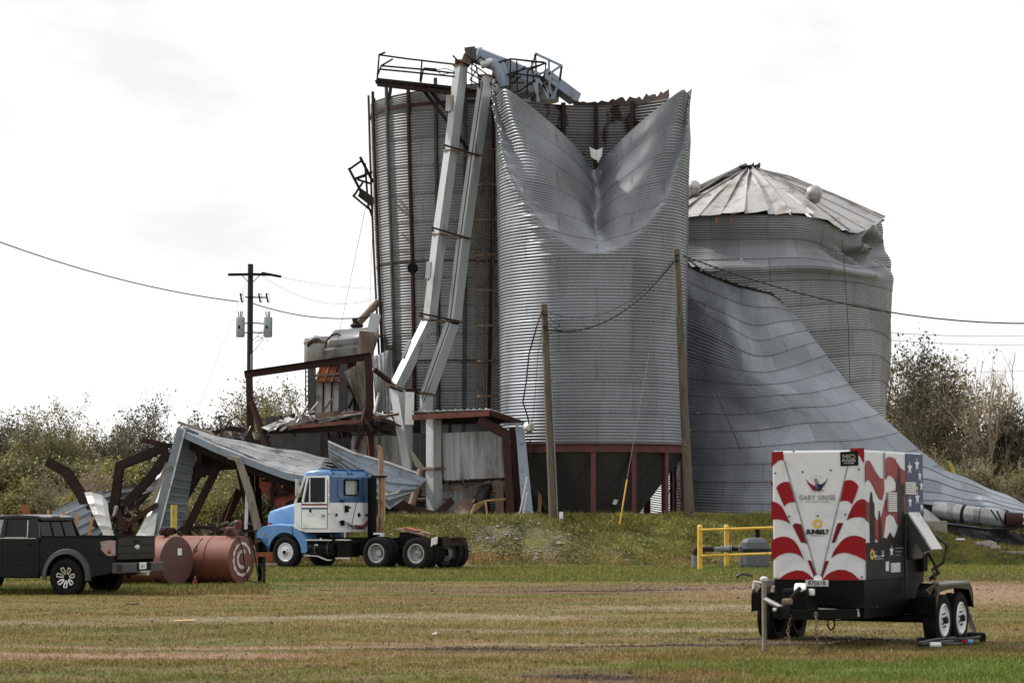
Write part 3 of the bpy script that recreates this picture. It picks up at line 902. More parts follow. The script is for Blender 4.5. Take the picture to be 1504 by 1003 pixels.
for (px, py, r) in ((1196, 285, 0.33), (1019, 276, 0.27)):
    c_ = at(px, py, 100.6 if px > 1100 else 101.5); mb = MB()
    mb.lathe([(0.05, 0.36), (r * 0.6, 0.33), (r, 0.18), (r, -0.28), (r * 0.9, -0.34)], 18, (0, 0, 0))
    mb.v = [tuple(c_ + Euler((R(62), R(-38), R(20))).to_matrix() @ Vector(v)) for v in mb.v]
    mb.build('roof_vent', 'roof_tin', back, smooth=True, world=True)
for px in (1053, 1075):
    MB().box(at(px, 325, 98.1), (0.08, 0.06, 0.32)).build('bracket', 'rust_orange', back, world=True)

# ------------------------------------------------------------ fallen silo shell sweeping down to the right
fall = thing('collapsed_silo', 'collapsed silo wall sheeting sliding down to the right behind the trailer', 'collapsed silo', (9.0, 93.0, 1.6))
G = [
    [(985, 375, 97), (1010, 392, 95.5), (1064, 412, 94.6), (1110, 428, 94.6), (1135, 437, 95.2), (1152, 447, 96.6)],
    [(985, 424, 96.6), (1009, 434, 95.0), (1064, 455, 94.0), (1110, 471, 94.0), (1142, 470, 94.8), (1172, 466, 96.6)],
    [(985, 448, 96.2), (1009, 461, 94.6), (1064, 488, 93.5), (1110, 509, 93.2), (1152, 505, 94.1), (1193, 494, 96.2)],
    [(985, 518, 95.9), (1011, 530, 94.3), (1064, 547, 93.1), (1118, 551, 92.8), (1170, 542, 93.8), (1218, 528, 96.0)],
    [(985, 570, 95.7), (1011, 576, 94.0), (1085, 586, 92.7), (1148, 580, 92.4), (1202, 574, 93.4), (1248, 566, 95.7)],
    [(985, 621, 95.5), (1015, 624, 93.7), (1110, 627, 92.2), (1184, 616, 92.0), (1240, 611, 93.0), (1284, 603, 95.2)],
    [(985, 667, 95.3), (1015, 668, 93.3), (1120, 668, 91.6), (1205, 665, 91.4), (1275, 658, 92.4), (1335, 648, 94.6)],
    [(985, 712, 95.1), (1015, 712, 92.9), (1120, 713, 91.0), (1225, 713, 90.8), (1310, 706, 91.6), (1385, 688, 93.8)],
    [(985, 765, 95.0), (1015, 766, 92.5), (1120, 766, 90.3), (1235, 766, 90.2), (1340, 758, 90.9), (1425, 735, 93.0)],
]


def control(G): return np.array([[list(at(*p)) for p in row] for row in G])


def catmull(C, t, axis):
    n = C.shape[axis]; x = np.clip(t, 0, 1) * (n - 1); i = np.minimum(x.astype(int), n - 2); f = (x - i)[..., None]
    return i, f


def S_grid(C):
    nv, nu = C.shape[:2]
    def cr(p0, p1, p2, p3, f):
        return 0.5 * ((2 * p1) + (p2 - p0) * f + (2 * p0 - 5 * p1 + 4 * p2 - p3) * f ** 2 + (3 * p1 - p0 - 3 * p2 + p3) * f ** 3)
    def S(U, V):
        iu, fu = catmull(C, U, 1); iv, fv = catmull(C, V, 0)
        rows = []
        for dv in (-1, 0, 1, 2):
            v_ = np.clip(iv + dv, 0, nv - 1)
            q = [C[v_, np.clip(iu + du, 0, nu - 1)] for du in (-1, 0, 1, 2)]
            rows.append(cr(*q, fu))
        return cr(*rows, fv)
    return S


C1 = control(G)[::-1]         # v = 0 at the bottom
S1 = S_grid(C1)


def S_fall(U, V):
    P = S1(U, V)
    P[..., 1] += 0.20 * np.sin(U * 9 + V * 5) * np.sin(V * 8) + 0.07 * np.sin(U * 17 + V * 9) * np.sin(V * 14) + 0.05 * np.abs(np.sin(U * 13 + V * 11)) + 0.03 * np.sin(U * 31 + V * 20)
    P[..., 2] += 0.05 * np.sin(U * 11 + V * 6)
    return P


sheets(fall, S_fall, 9.0, 5, 10.5, 14, 12, 0.0938, 5, 0.017, 'galv_fall', seed=8, lap=0.014, jit=0.01)
# jagged torn upper edge
mb = MB(); vs = []
for i in range(60):
    u = 0.12 + 0.86 * i / 59; p = Vector(S_fall(np.array([u]), np.array([1.0]))[0])
    h_ = 0.06 + 0.14 * abs(math.sin(i * 2.3)) * rnd.random()
    vs += [p - Vector((0, 0.03, 0.05)), p + Vector((0, -0.02, h_))]
mb.add(vs, [(2 * i, 2 * i + 2, 2 * i + 3, 2 * i + 1) for i in range(59)])
mb.build('torn_edge', 'rust_dark', fall, world=True)
# low tail of sheeting spreading to the right
G2 = [
    [(1335, 662, 94.6), (1372, 682, 94.2), (1420, 703, 93.8), (1465, 722, 93.2), (1510, 742, 92.6), (1580, 768, 92)],
    [(1330, 690, 92.6), (1370, 702, 92.3), (1420, 718, 91.8), (1465, 732, 91.2), (1510, 748, 90.6), (1575, 770, 90)],
    [(1328, 722, 91.2), (1368, 728, 90.9), (1420, 736, 90.4), (1465, 743, 89.8), (1510, 755, 89.3), (1570, 774, 88.8)],
    [(1328, 738, 90.4), (1368, 741, 90.0), (1420, 746, 89.6), (1465, 752, 89.1), (1510, 762, 88.6), (1565, 778, 88)],
]
S2 = S_grid(control(G2)[::-1])
sheets(fall, lambda U, V: S2(U, V) + np.stack([0 * U, 0 * U, 0.03 * np.sin(U * 23 + V * 5)], -1), 6.5, 4, 4.2, 5, 12, 0.0938, 5, 0.015, 'galv_fall', seed=9, lap=0.014, jit=0.01)
# a second, paler curl at the foot
G3 = [[(1345, 741, 89.2), (1362, 748, 88.8), (1385, 768, 88.5)], [(1348, 758, 88.8), (1362, 766, 88.6), (1382, 778, 88.3)]]
S3 = S_grid(control(G3)[::-1])
sheets(fall, lambda U, V: S3(U, V), 1.4, 1, 0.6, 1, 10, 0.12, 5, 0.008, 'tin', seed=10)
mb = MB(); mb.sweep([at(1386, 769, 88.4), at(1420, 773, 88.0), at(1450, 777, 87.8), at(1480, 776, 87.6), at(1510, 768, 87.8)],
                    [(-0.30, 0.05), (-0.1, -0.04), (0.15, -0.06), (0.3, 0.02), (0.15, -0.04), (-0.1, -0.02)], closed_prof=True)
mb.build('curled_flange', 'tin_blue', fall, smooth=True, world=True)
# shade in the hollow under the wreck, put in as a sagging black sheet
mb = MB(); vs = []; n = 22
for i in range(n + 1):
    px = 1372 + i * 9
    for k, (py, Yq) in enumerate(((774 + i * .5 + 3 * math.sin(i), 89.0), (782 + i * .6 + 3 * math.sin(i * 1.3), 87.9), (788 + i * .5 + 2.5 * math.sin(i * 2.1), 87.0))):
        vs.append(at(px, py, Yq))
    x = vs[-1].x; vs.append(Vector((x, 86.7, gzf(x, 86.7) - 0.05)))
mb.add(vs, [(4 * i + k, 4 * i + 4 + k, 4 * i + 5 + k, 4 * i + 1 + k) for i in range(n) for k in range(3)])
one(mb, 'hollow_shade_sheet', 'black', 'black sheet standing in for shade in the hollow under the fallen silo pipe', 'scrap metal')
# fallen round pipe
pipe = thing('fallen_pipe', 'fallen fat silver pipe with strap rings lying under the collapsed sheeting', 'pipe', at(1425, 765, 88.3))
MB().tube([at(1372, 748, 88.9), at(1440, 757, 88.2)], 0.30, 20).build('pipe_section', 'tin', pipe, smooth=True, world=True)
MB().tube([at(1440.5, 757.2, 88.2), at(1476, 762, 87.9)], 0.295, 20).build('pipe_section', 'tin', pipe, smooth=True, world=True)
MB().tube([at(1477, 763, 87.9), at(1502, 764, 87.8)], 0.27, 20).build('pipe_section', 'rust', pipe, smooth=True, world=True)
for px, py in ((1414, 754), (1440, 757.5), (1474, 761)):
    a = at(px, py, 88.45); b_ = at(px + 4, py + 0.6, 88.4)
    MB().tube([a, b_], 0.325, 20).build('strap_ring', 'rust_dark', pipe, smooth=True, world=True)
for (a, b_) in (((1455, 748), (1466, 764)), ((1464, 750), (1480, 782))):
    MB().bar([at(a[0], a[1], 87.55), at(b_[0], b_[1], 87.5)], 0.05, 0.06).build('broken_strut', 'rust_dark', pipe, world=True)
MB().bbox(at(1374, 776, 86.6) - Vector((0, 0, 0.1)), (0.75, 0.5, 0.75), 0.02).build('x', 'concrete')
o = bpy.data.objects['x']; o.name = 'concrete_block'; tag(o, 'squat tan concrete block at the edge of the fallen silo sheeting', 'concrete block')
o.data.name = 'concrete_block'
one(MB().tube([at(1392, 678, 97.5), at(1408, 715, 97.5)], 0.11, 10), 'yellow_post', 'yellow_old', 'leaning yellow post rising behind the fallen silo sheeting at right', 'post', smooth=True)

# ------------------------------------------------------------ twin-leg bucket elevator
el = thing('bucket_elevator', 'twin pale steel elevator legs buckled above the shed roof, with head chute on top', 'grain elevator', tuple(at(640, 700, 92.6)))


def duct(pts, w, name='leg_casing', mat='duct', rot=40, d=None):
    """rectangular casing seen corner-on"""
    d = d or w; c, s_ = math.cos(R(rot)), math.sin(R(rot))
    prof = [(x * w / 2 * c - y * d / 2 * s_, x * w / 2 * s_ + y * d / 2 * c) for x, y in ((-1, -1), (1, -1), (1, 1), (-1, 1))]
    mb = MB(); mb.sweep(pts, prof, up=(0, -1, 0.0))
    return mb.build(name, mat, el, world=True)


def flange(px, py, Y, w, rot=40, ax=(0.06, 0, 1)):
    p = at(px, py, Y); mb = MB(); c, s_ = math.cos(R(rot)), math.sin(R(rot))
    prof = [(x * w / 2 * c - y * w / 2 * s_, x * w / 2 * s_ + y * w / 2 * c) for x, y in ((-1, -1), (1, -1), (1, 1), (-1, 1))]
    a = Vector(ax).normalized()
    mb.sweep([p - a * 0.035, p + a * 0.035], prof, up=(0, -1, 0)); mb.build('flange', 'rust_pale', el, world=True)


YA, YB = 92.6, 92.4
Aseg = [(677, 97), (662.5, 222), (645.5, 345), (631, 470)]
Bseg = [(714, 112), (698, 228), (681, 350), (667, 472)]
for seg, Yq in ((Aseg, YA), (Bseg, YB)):
    for a, b_ in zip(seg[:-1], seg[1:]):
        d_ = Vector((b_[0] - a[0], b_[1] - a[1])).normalized()
        duct([at(a[0] + d_.x, a[1] + d_.y, Yq), at(b_[0] - d_.x, b_[1] - d_.y, Yq)], 0.39)
    for p in seg: flange(p[0], p[1], Yq, 0.46)
duct([at(629, 474, YA), at(583, 566, YA - 0.2)], 0.39)
duct([at(583, 570, YA - 0.3), at(604, 692, YA - 1.4)], 0.42, rot=48)
duct([at(664, 476, YB), at(628, 578, YB)], 0.39)
duct([at(627, 580, YB), at(625, 612, YB)], 0.36)
duct([at(637, 612, 89.0), at(637, 686, 89.0)], 0.40, rot=45)
duct([at(637, 690, 89.0), at(638, 752, 89.0)], 0.42, rot=45)
flange(637, 688, 89.0, 0.62, ax=(0, 0, 1)); flange(583, 568, YA - 0.3, 0.56, ax=(0.3, 0, 1)); flange(628, 578, YB, 0.5, ax=(0.2, 0, 1))
MB().box(at(582, 571, YA - 0.5), (0.42, 0.36, 0.05), (0.3, 0.2, 0.6)).build('torn_lip', 'rust_dark', el, world=True)
# riser cable clipped down each leg
MB().tube([at(709, 120, YB - 0.34), at(693, 228, YB - 0.34), at(676, 350, YB - 0.34), at(661, 472, YB - 0.34), at(620, 585, YB - 0.34)], 0.022, 5).build('riser_cable', 'wire', el, world=True)
MB().tube([at(668, 470, YB - 0.1), at(642, 540, YB - 0.2), at(622, 590, YB - 0.3)], 0.018, 5).build('riser_cable', 'rust', el, world=True)
for (x0, y0, x1, y1) in ((652, 213, 704, 229), (634, 334, 690, 351), (616, 460, 674, 472)):
    for dy, Yq in ((0, 92.1), (6, 92.6)):
        MB().bar([at(x0, y0 + dy * .6, Yq), at((x0 + x1) / 2, (y0 + y1) / 2 + dy, Yq), at(x1, y1 + dy * .6, Yq)], 0.05, 0.07).build('spacer_bracket', 'rust_dark', el, world=True)
    MB().box(at((x0 + x1) / 2, (y0 + y1) / 2 + 6, 92.5), (0.42, 0.12, 0.05), (0, 0.3, 0)).build('spacer_plate', 'rust_pale', el, world=True)
# inspection hatches standing proud
for (x, y, h, w) in ((663, 152, .62, .34), (632, 397, .66, .24)):
    mb = MB(); mb.bbox((0, 0, 0), (w, 0.06, h), 0.012)
    p = at(x - 2.5, y, 92.15); mb.v = [tuple(p + Euler((0, R(6), R(-38))).to_matrix() @ Vector(v)) for v in mb.v]
    hh = mb.build('access_hatch', 'tin', el, world=True)
    MB().tube([p + Vector((-.02, -.05, -h / 2 - 0.08)), p + Vector((.02, -.05, -h / 2))], 0.03, 6).build('latch', 'rust_dark', hh, world=True)
p = at(597, 513, 92.0); mb = MB(); mb.bbox((0, 0, 0), (.16, .06, .75), .012); mb.v = [tuple(p + Euler((0, R(27), R(-38))).to_matrix() @ Vector(v)) for v in mb.v]; mb.build('access_hatch', 'tin', el, world=True)
# head: boots and the discharge chute
MB().box(at(678, 92, YA), (0.52, 0.5, 0.14)).build('head_boot', 'rust_orange', el, world=True)
MB().box(at(686, 88, YA - .1), (0.36, 0.4, 0.34), (0, 0.35, 0)).build('head_boot', 'rust_pale', el, world=True)
mb = MB(); mb.plate([at(682, 72, 92.3), at(698, 70, 92.3), at(700, 82, 92.3), at(697, 90, 92.3), at(684, 82, 92.3)], 0.5); mb.build('head_cover', 'tin_dark', el, world=True)
mb = MB(); mb.sweep([at(722, 92, YB), at(733, 100, YB), at(738, 116, YB - .1), at(741, 128, YB - .1)], [(.28 * math.cos(a), .28 * math.sin(a)) for a in [i * PI / 7 for i in range(14)]], scales=[.7, 1, .9, .75])
mb.build('discharge_spout', 'duct_blue', el, smooth=True, world=True)
MB().tube([at(706, 96, YB), at(720, 92, YB), at(734, 97, YB)], 0.16, 10).build('discharge_spout', 'duct', el, smooth=True, world=True)

# ------------------------------------------------------------ overhead conveyor trough running to the right
cv = thing('overhead_conveyor', 'blue grey conveyor trough sloping down to the right above the caved silo', 'conveyor', tuple(at(770, 130, 93.5)))
def trough(p, q, w, h, mat='duct_blue'):
    mb = MB(); t_ = 0.02
    mb.sweep([p, q], [(-w / 2, -h / 2), (w / 2, -h / 2), (w / 2, h / 2), (0, h / 2 + 0.12), (-w / 2, h / 2)], up=(0, 0, 1))
    return mb.build('trough_section', mat, cv, world=True)
trough(at(698, 82, 92.9), at(741, 99, 93.3), .5, .48)
trough(at(741.5, 99.5, 93.3), at(789, 119, 93.8), .5, .5)
trough(at(794, 108, 94.2), at(845, 146, 95.2), .55, .42)
for (a, b_) in (((742, 88), (742, 112)), ((697, 72), (701, 92))):
    MB().bar([at(a[0], a[1], 93.0), at(b_[0], b_[1], 93.0)], .06, .56).build('section_flange', 'tin_dark', cv, world=True)

cg = thing('service_platform', 'twisted rusty railing cage around the elevator head', 'platform', tuple(at(770, 140, 92.5)))
def rods(lst, parent, mat, r=0.028, name='rail', Yd=92.3, square=True):
    for p in lst:
        pts = [at(q[0], q[1], q[2] if len(q) > 2 else Yd) for q in p]
        (MB().bar(pts, r * 2, r * 2) if square else MB().tube(pts, r, 6)).build(name, mat, parent, world=True)
rods([[(725, 94), (750, 87, 92.0), (802, 93, 92.3)], [(725, 116), (752, 108, 92.1), (800, 114, 92.3)], [(750, 87, 92.0), (749, 132, 92.0)],
      [(735, 91), (735, 128)], [(759, 90), (760, 136)], [(802, 93), (799, 114)], [(749, 108, 92), (800, 94)], [(775, 104, 92.2), (802, 93)],
      [(775, 104, 92.2), (774, 140)], [(725, 122), (770, 122)], [(760, 136), (795, 112)], [(800, 114), (770, 128)], [(752, 87, 93.4), (800, 92, 93.4)],
      [(742, 120, 93), (772, 98, 93)], [(727, 118, 93.2), (745, 132, 93.2)], [(765, 112), (752, 124)], [(781, 92), (786, 140)]], cg, 'rust_dark')
rods([[(690, 92), (716, 110)], [(690, 100), (710, 116)], [(698, 90), (705, 128)], [(702, 100), (690, 118)], [(692, 96), (706, 84), (716, 92)], [(690, 118), (702, 124), (707, 134)],
      [(700, 108), (728, 128)], [(686, 106), (714, 122)], [(693, 90), (693, 128)], [(704, 126), (712, 114)]], cg, 'rust_dark', 0.022)
rods([[(786, 80), (790, 150)], [(788, 80), (825, 97)], [(825, 97), (822, 118, 93)], [(822, 118, 93), (812, 146, 93)], [(806, 89), (808, 146)], [(805, 110), (824, 97)], [(788, 78), (780, 100)],
      [(797, 124), (806, 145)], [(790, 116), (812, 146)], [(786, 112), (800, 106)], [(784, 122), (792, 150)]], cg, 'duct_blue', 0.042, 'frame_member')
mb = MB(); mb.lathe([(0.9, 0), (0.92, .06), (.92, .55), (.88, .6)], 24, at(757, 140, 94.2)); mb.build('collar_drum', 'galv_tall', cg, smooth=True, world=True)
mb = MB(); mb.lathe([(0.55, 0), (0.57, .06), (.57, .9), (.5, 1.0)], 24, at(800, 150, 95.0)); mb.build('collar_drum', 'galv_tall', cg, smooth=True, world=True)
for i in range(14):
    x, y = rnd.uniform(745, 812), rnd.uniform(105, 140); a = rnd.uniform(0, 3.1); l = rnd.uniform(7, 20)
    MB().bar([at(x, y, 92.8 + rnd.random()), at(x + l * math.cos(a), y + l * math.sin(a), 92.8 + rnd.random())], .035, .05).build('frame_member', 'duct_blue' if i % 2 else 'rust_pale', cg, world=True)

# ------------------------------------------------------------ catwalk on top of the tall silo
cw = thing('catwalk', 'dark rusted catwalk with bent railings hanging over the tall silo rim', 'catwalk', tuple(at(620, 125, 93.6)))
mb = MB(); mb.bar([at(554, 119, 93.4), at(664, 131, 93.4), at(706, 137, 93.4)], .08, .22); mb.build('deck_beam', 'rust_dark', cw, world=True)
mb = MB(); mb.bar([at(554, 124, 92.7), at(664, 137, 92.7), at(704, 141, 92.7)], .08, .16); mb.build('deck_beam', 'rust_dark', cw, world=True)
for i in range(14):
    t_ = i / 13
    MB().box(at(556 + 148 * t_, 121 + 15.5 * t_, 93.05), (.24, .75, .03)).build('deck_plank', 'rust_dark', cw, world=True)
rods([[(557, 81), (600, 87), (668, 95)], [(560, 97), (617, 102), (668, 108)], [(558, 102), (610, 107), (668, 113)], [(557, 80), (553.5, 122)], [(566, 77), (557, 81)],
      [(577, 87), (560, 97), (555, 110)], [(620, 88), (617, 120)], [(622, 101), (618, 122)], [(665, 82), (675, 92)]], cw, 'rust_dark', 0.03)
rods([[(622, 101.5), (641, 103)]], cw, 'rust_dark', 0.05)
rods([[(641, 103), (655, 101), (668, 106)], [(641, 104), (648, 110), (660, 108)]], cw, 'rust_dark', 0.012)
rods([[(574, 128), (573, 136), (571, 146)], [(620, 130, 93.4), (658, 180, 92.9), (704, 242, 93.6)], [(628, 130, 93.4), (664, 170, 93), (668, 176, 93)]], cw, 'rust_dark', 0.06, 'diagonal_strut')

# hanging bracket frame on the left side of the tall silo
hb = thing('broken_platform', 'small broken steel platform hanging off the left side of the tall silo', 'platform', tuple(at(535, 270, 95.5)))
rods([[(529, 231, 95.4), (548, 268, 96)], [(512, 247, 95.4), (532, 285, 95.6), (546, 300, 96)], [(530, 237), (513, 249)], [(538, 258), (522, 263)], [(546, 253, 96), (523, 262, 95.4)],
      [(536, 240), (540, 292)], [(525, 264), (545, 270)], [(518, 287), (548, 312)], [(533, 268, 95.2), (519, 289, 95.2)], [(540, 300), (548, 322)]], hb, 'rust_dark', 0.04, 'frame_member', 95.4)
mb = MB(); mb.plate([at(530, 277, 95.3), at(548, 290, 95.3), at(548, 305, 95.5), at(526, 288, 95.5)], 0.06); mb.build('deck_plate', 'tin_dark', hb, world=True)

# ------------------------------------------------------------ grain dryer tower left of the tall silo
dr = thing('grain_dryer', 'battered dryer tower of pale panels, orange rusted roof and dark columns', 'grain dryer', (at(490, 640, 97).x, 97, 1.0))
mb = MB(); mb.lathe([(.62, 0), (.64, .03), (.64, .95), (.6, 1.0)], 24, at(470, 532, 96.5)); mb.build('drum', 'tin', dr, smooth=True, world=True)
mb = MB(); mb.lathe([(.66, 0), (.66, .1), (.6, .12)], 24, at(470, 506, 96.5)); mb.build('drum_rim', 'rust_pale', dr, world=True)
mb = MB(); mb.lathe([(.05, .35), (.34, .28), (.36, .05), (.3, 0)], 16, (0, 0, 0)); c0 = at(464, 509, 96.0); mb.v = [tuple(c0 + Euler((R(-50), 0, 0)).to_matrix() @ Vector(v)) for v in mb.v]; mb.build('drum_lid', 'tin_dark', dr, smooth=True, world=True)
mb = MB(); mb.plate([at(480, 505, 96), at(489, 494, 96), at(553, 489, 96.6), at(553, 505, 96.6), at(546, 503, 96), at(481, 510, 96)], .9); mb.build('hopper_box', 'white', dr, world=True)
mb = MB(); mb.plate([at(477, 511, 95.7), at(546, 504, 95.7), at(546, 525, 95.9), at(477, 533, 95.9)], .7); mb.build('hopper_side', 'tin', dr, world=True)
ap = at(524, 481, 97.2)
for i in range(18):
    a0, a1 = 2 * PI * i / 18, 2 * PI * (i + 1) / 18; c0 = at(524, 494, 97.2)
    e = [c0 + Vector((1.05 * math.cos(a), 1.05 * math.sin(a), 0)) for a in (a0, a1)]
    mb = MB(); mb.plate([ap + Vector((.12 * math.cos(a0), .12 * math.sin(a0), 0)), e[0], e[1], ap + Vector((.12 * math.cos(a1), .12 * math.sin(a1), 0))], .02)
    mb.bar([ap, e[0]], .03, .05); mb.build('cone_panel', 'roof_tin' if i % 3 else 'rust_dark', dr, world=True)
mb = MB(); mb.lathe([(.18, 0), (.26, .06), (.26, .14), (.16, .2), (.2, .36), (.12, .4)], 14, at(524, 482, 97.2)); mb.build('spout_collar', 'rust_dark', dr, smooth=True, world=True)
MB().tube([at(527, 474, 97.1), at(557, 442, 97.1)], .15, 12).build('spout', 'rust_pale', dr, smooth=True, world=True)
MB().bar([at(540, 488, 95.3), at(533, 560, 95.2)], .62, .5, up=(0, 1, 0)).build('inclined_duct', 'rust_streak', dr, world=True)
MB().bar([at(552, 462, 95.5), at(546, 489, 95.4), at(541, 500, 95.3)], .4, .3, up=(0, 1, 0)).build('inclined_duct', 'tin', dr, world=True)
for i, (x0, x1) in enumerate(((464, 475), (475.6, 487.3), (488, 499), (510, 521))):
    mb = MB(); mb.plate([at(x0, 558, 96), at(x1, 557, 96), at(x1 - 1, 606, 96), at(x0, 607, 96)], .05)
    wp = mb.build('wall_panel', 'tin_pale', dr, world=True); MB().bar([at(x1 + .3, 557, 95.88), at(x1 - .7, 606, 95.88)], .05, .06).build('panel_gap', 'black', wp, world=True)
for i in range(4):
    x = 465 + i * 11; mb = MB()
    mb.plate([at(x, 561, 95.4), at(x + 15, 560, 95.4), at(x + 21 + 3 * i, 527 - i, 96), at(x + 8 + 3 * i, 529 - i, 96)], .05)
    mb.bar([at(x, 561, 95.3), at(x + 8 + 3 * i, 529 - i, 95.9)], .05, .08); mb.build('roof_sheet', 'rust_orange', dr, world=True)
mb = MB(); mb.bar([at(463, 552, 95.5), at(505, 548, 95.5)], .12, .1); mb.bar([at(463, 558, 95.5), at(500, 555, 95.5)], .12, .08); mb.build('eave_channel', 'rust_pale', dr, world=True)
MB().bar([at(458, 536, 95.6), at(458, 607, 95.6)], .34, .3).build('column', 'tin_dark', dr, world=True)
MB().bar([at(505, 528, 95.4), at(504, 606, 95.4)], .36, .3).build('column', 'tin_dark', dr, world=True)
for x in (449, 453): MB().tube([at(x, 542, 95.8), at(x, 606, 95.8)], .03, 6).build('ladder_rail', 'rust_dark', dr, world=True)
for k in range(9): MB().tube([at(449, 546 + k * 7, 95.8), at(453, 546 + k * 7, 95.8)], .02, 5).build('ladder_rung', 'tin', dr, world=True)
MB().tube([at(476, 520, 95.6), at(480, 500, 95.6), at(487, 492, 95.6), at(496, 490, 95.6), at(500, 493, 95.6)], .035, 6).build('bent_conduit', 'rust_dark', dr, smooth=True, world=True)
rods([[(530, 494), (531, 524)], [(516, 560), (534, 610)], [(524, 576), (512, 600)], [(512, 566), (530, 600)]], dr, 'rust_dark', .05, 'strut', 95.5)
mb = MB(); mb.plate([at(504, 548, 96.4), at(548, 545, 96.4), at(550, 625, 96.4), at(455, 625, 96.4), at(455, 606, 96.4), at(503, 606, 96.4)], .1); mb.build('back_wall', 'tin_dark', dr, world=True)
mb = MB(); mb.plate([at(455, 607, 96.6), at(560, 600, 96.6), at(562, 742, 96.6), at(455, 742, 96.6)], .2); mb.build('base_wall', 'tin_dark', dr, world=True)


def crumple(name, outline, n, Y0, mat, label, cat, ribs=6, depth=.25, seed=1, group=None):
    """dented tin sheet between a top polyline and a bottom polyline, with standing ribs"""
    top, bot = outline; rs = random.Random(seed)
    def pl(line, t):
        s = t * (len(line) - 1); i = min(int(s), len(line) - 2); f = s - i
        return [line[i][k] * (1 - f) + line[i + 1][k] * f for k in range(2)]
    mb = MB(); nu, nv = n * 4, 8; vs = []
    ph = rs.uniform(0, 6)
    for j in range(nv + 1):
        for i in range(nu + 1):
            t_ = i / nu; a = pl(top, t_); b_ = pl(bot, t_); f = j / nv
            x = a[0] * (1 - f) + b_[0] * f; y = a[1] * (1 - f) + b_[1] * f
            rib = 0.09 if i % 4 == 0 else 0
            vs.append(at(x, y, Y0 + depth * math.sin(t_ * 5 + ph + f * 2) * math.sin(f * 3 + ph) - rib + rs.uniform(-.012, .012)))
    mb.add(vs, [(j * (nu + 1) + i, j * (nu + 1) + i + 1, (j + 1) * (nu + 1) + i + 1, (j + 1) * (nu + 1) + i) for j in range(nv) for i in range(nu)])
    return one(mb, name, mat, label, cat, group)


crumple('crumpled_tin_sheet', ([(505, 546), (520, 538), (538, 529), (544, 528)], [(531, 606), (536, 606), (540, 604), (543, 600)]), 6, 94.0, 'rust_streak', 'brownish crumpled tin cone hanging behind the dark frame post', 'tin sheet', seed=2)
crumple('crumpled_tin_sheet', ([(546, 524), (558, 520), (569, 514), (576, 516)], [(552, 604), (560, 604), (570, 606), (580, 600)]), 6, 93.4, 'tin', 'grey bent tin sheet between the frame post and the buckled elevator leg', 'tin sheet', seed=3)

# ------------------------------------------------------------ standing steel frame
fr = thing('portal_gantry', 'tall dark rusted portal frame of post and beam left of the dryer', 'steel frame', (at(540, 740, 91.5).x, 91.5, 1.2))
MB().ibeam([at(359, 550, 91.6), at(545, 523, 91.6)], .28, .27, up=(0, 0, 1)).build('beam', 'rust', fr, world=True)
MB().ibeam([at(366, 551, 91.6), at(368, 640, 91.6), at(369, 795, 91.6)], .24, .24, up=(0, -1, 0)).build('post', 'rust', fr, world=True)
MB().ibeam([at(541, 524, 91.6), at(544, 640, 91.6), at(545, 742, 91.6)], .25, .26, up=(0, -1, 0)).build('post', 'rust', fr, world=True)
MB().bar([at(537, 600, 91.2), at(523, 660, 91.0)], .16, .12).build('brace', 'rust', fr, world=True)
MB().bar([at(539, 640, 91.0), at(543, 676, 91.0)], .04, .05).build('brace', 'rust_orange', fr, world=True)
MB().bar([at(369, 590, 91.3), at(395, 660, 90.8)], .18, .16).build('brace', 'rust', fr, world=True)
MB().bar([at(394, 640, 92.3), at(372, 668, 91.8)], .12, .16).build('brace', 'rust', fr, world=True)
MB().bar([at(549, 542, 92.0), at(579, 566, 92.6), at(590, 573, 92.6)], .14, .16).build('brace', 'rust', fr, world=True)
MB().bar([at(583, 572, 92.7), at(625, 576, 92.9)], .16, .16).build('cross_piece', 'rust', fr, world=True)

# ------------------------------------------------------------ canopy shed on the mound
cs = thing('canopy_shed', 'open steel shed with rust red fascia and ribbed tin walls under the elevator legs', 'shed', (at(680, 750, 91).x, 91, 1.6))
def beam(p, q, w, h, mat, parent=cs, name='beam', i=True, up=(0, 0, 1)):
    mb = MB(); (mb.ibeam if i else mb.bar)([at(*p), at(*q)], w, h, up); return mb.build(name, mat, parent, world=True)
beam((606, 613, 88.4), (719, 607, 87.5), .12, .19, 'rust_red', name='fascia_beam', i=False)
beam((722, 607.5, 87.5), (768, 622, 88.2), .10, .17, 'rust', name='fascia_beam', i=False)
# roof sheets: ribs along the slope
rA, rB, rC, rD = at(606, 605, 88.4), at(722, 601, 87.5), at(768, 618, 88.3), at(640, 619, 91.5)
for i in range(13):
    t0, t1 = i / 13 + .002, (i + 1) / 13 - .002; mb = MB()
    a, b_ = rA.lerp(rB, t0), rA.lerp(rB, t1); c_, d_ = rD.lerp(rC, t1), rD.lerp(rC, t0)
    mb.plate([a, b_, c_, d_], .02); mb.bar([a + Vector((0, 0, .03)), d_ + Vector((0, 0, .03))], .05, .05)
    mb.build('roof_sheet', 'tin_pale' if i % 5 == 2 else 'tin', cs, world=True)
for f in (.25, .5, .75):
    a, b_ = rA.lerp(rD, f) - Vector((0, 0, .12)), rB.lerp(rC, f) - Vector((0, 0, .12))
    MB().bar([a, b_], .08, .16).build('purlin', 'rust_dark', cs, world=True)
beam((703, 617, 87.6), (742, 637, 87.3), .16, .34, 'rust', name='rafter')
beam((742.5, 632, 87.4), (750, 757, 87.2), .28, .26, 'rust', name='post', up=(0, -1, 0))
beam((752, 628, 88.0), (766, 757, 87.6), .24, .22, 'rust', name='post', up=(0, -1, 0))
beam((614, 618, 93.6), (614, 750, 93.6), .2, .2, 'rust_dark', name='post', up=(0, -1, 0))
beam((661, 620, 93.4), (659, 750, 93.4), .14, .2, 'rust_dark', name='post', up=(0, -1, 0))
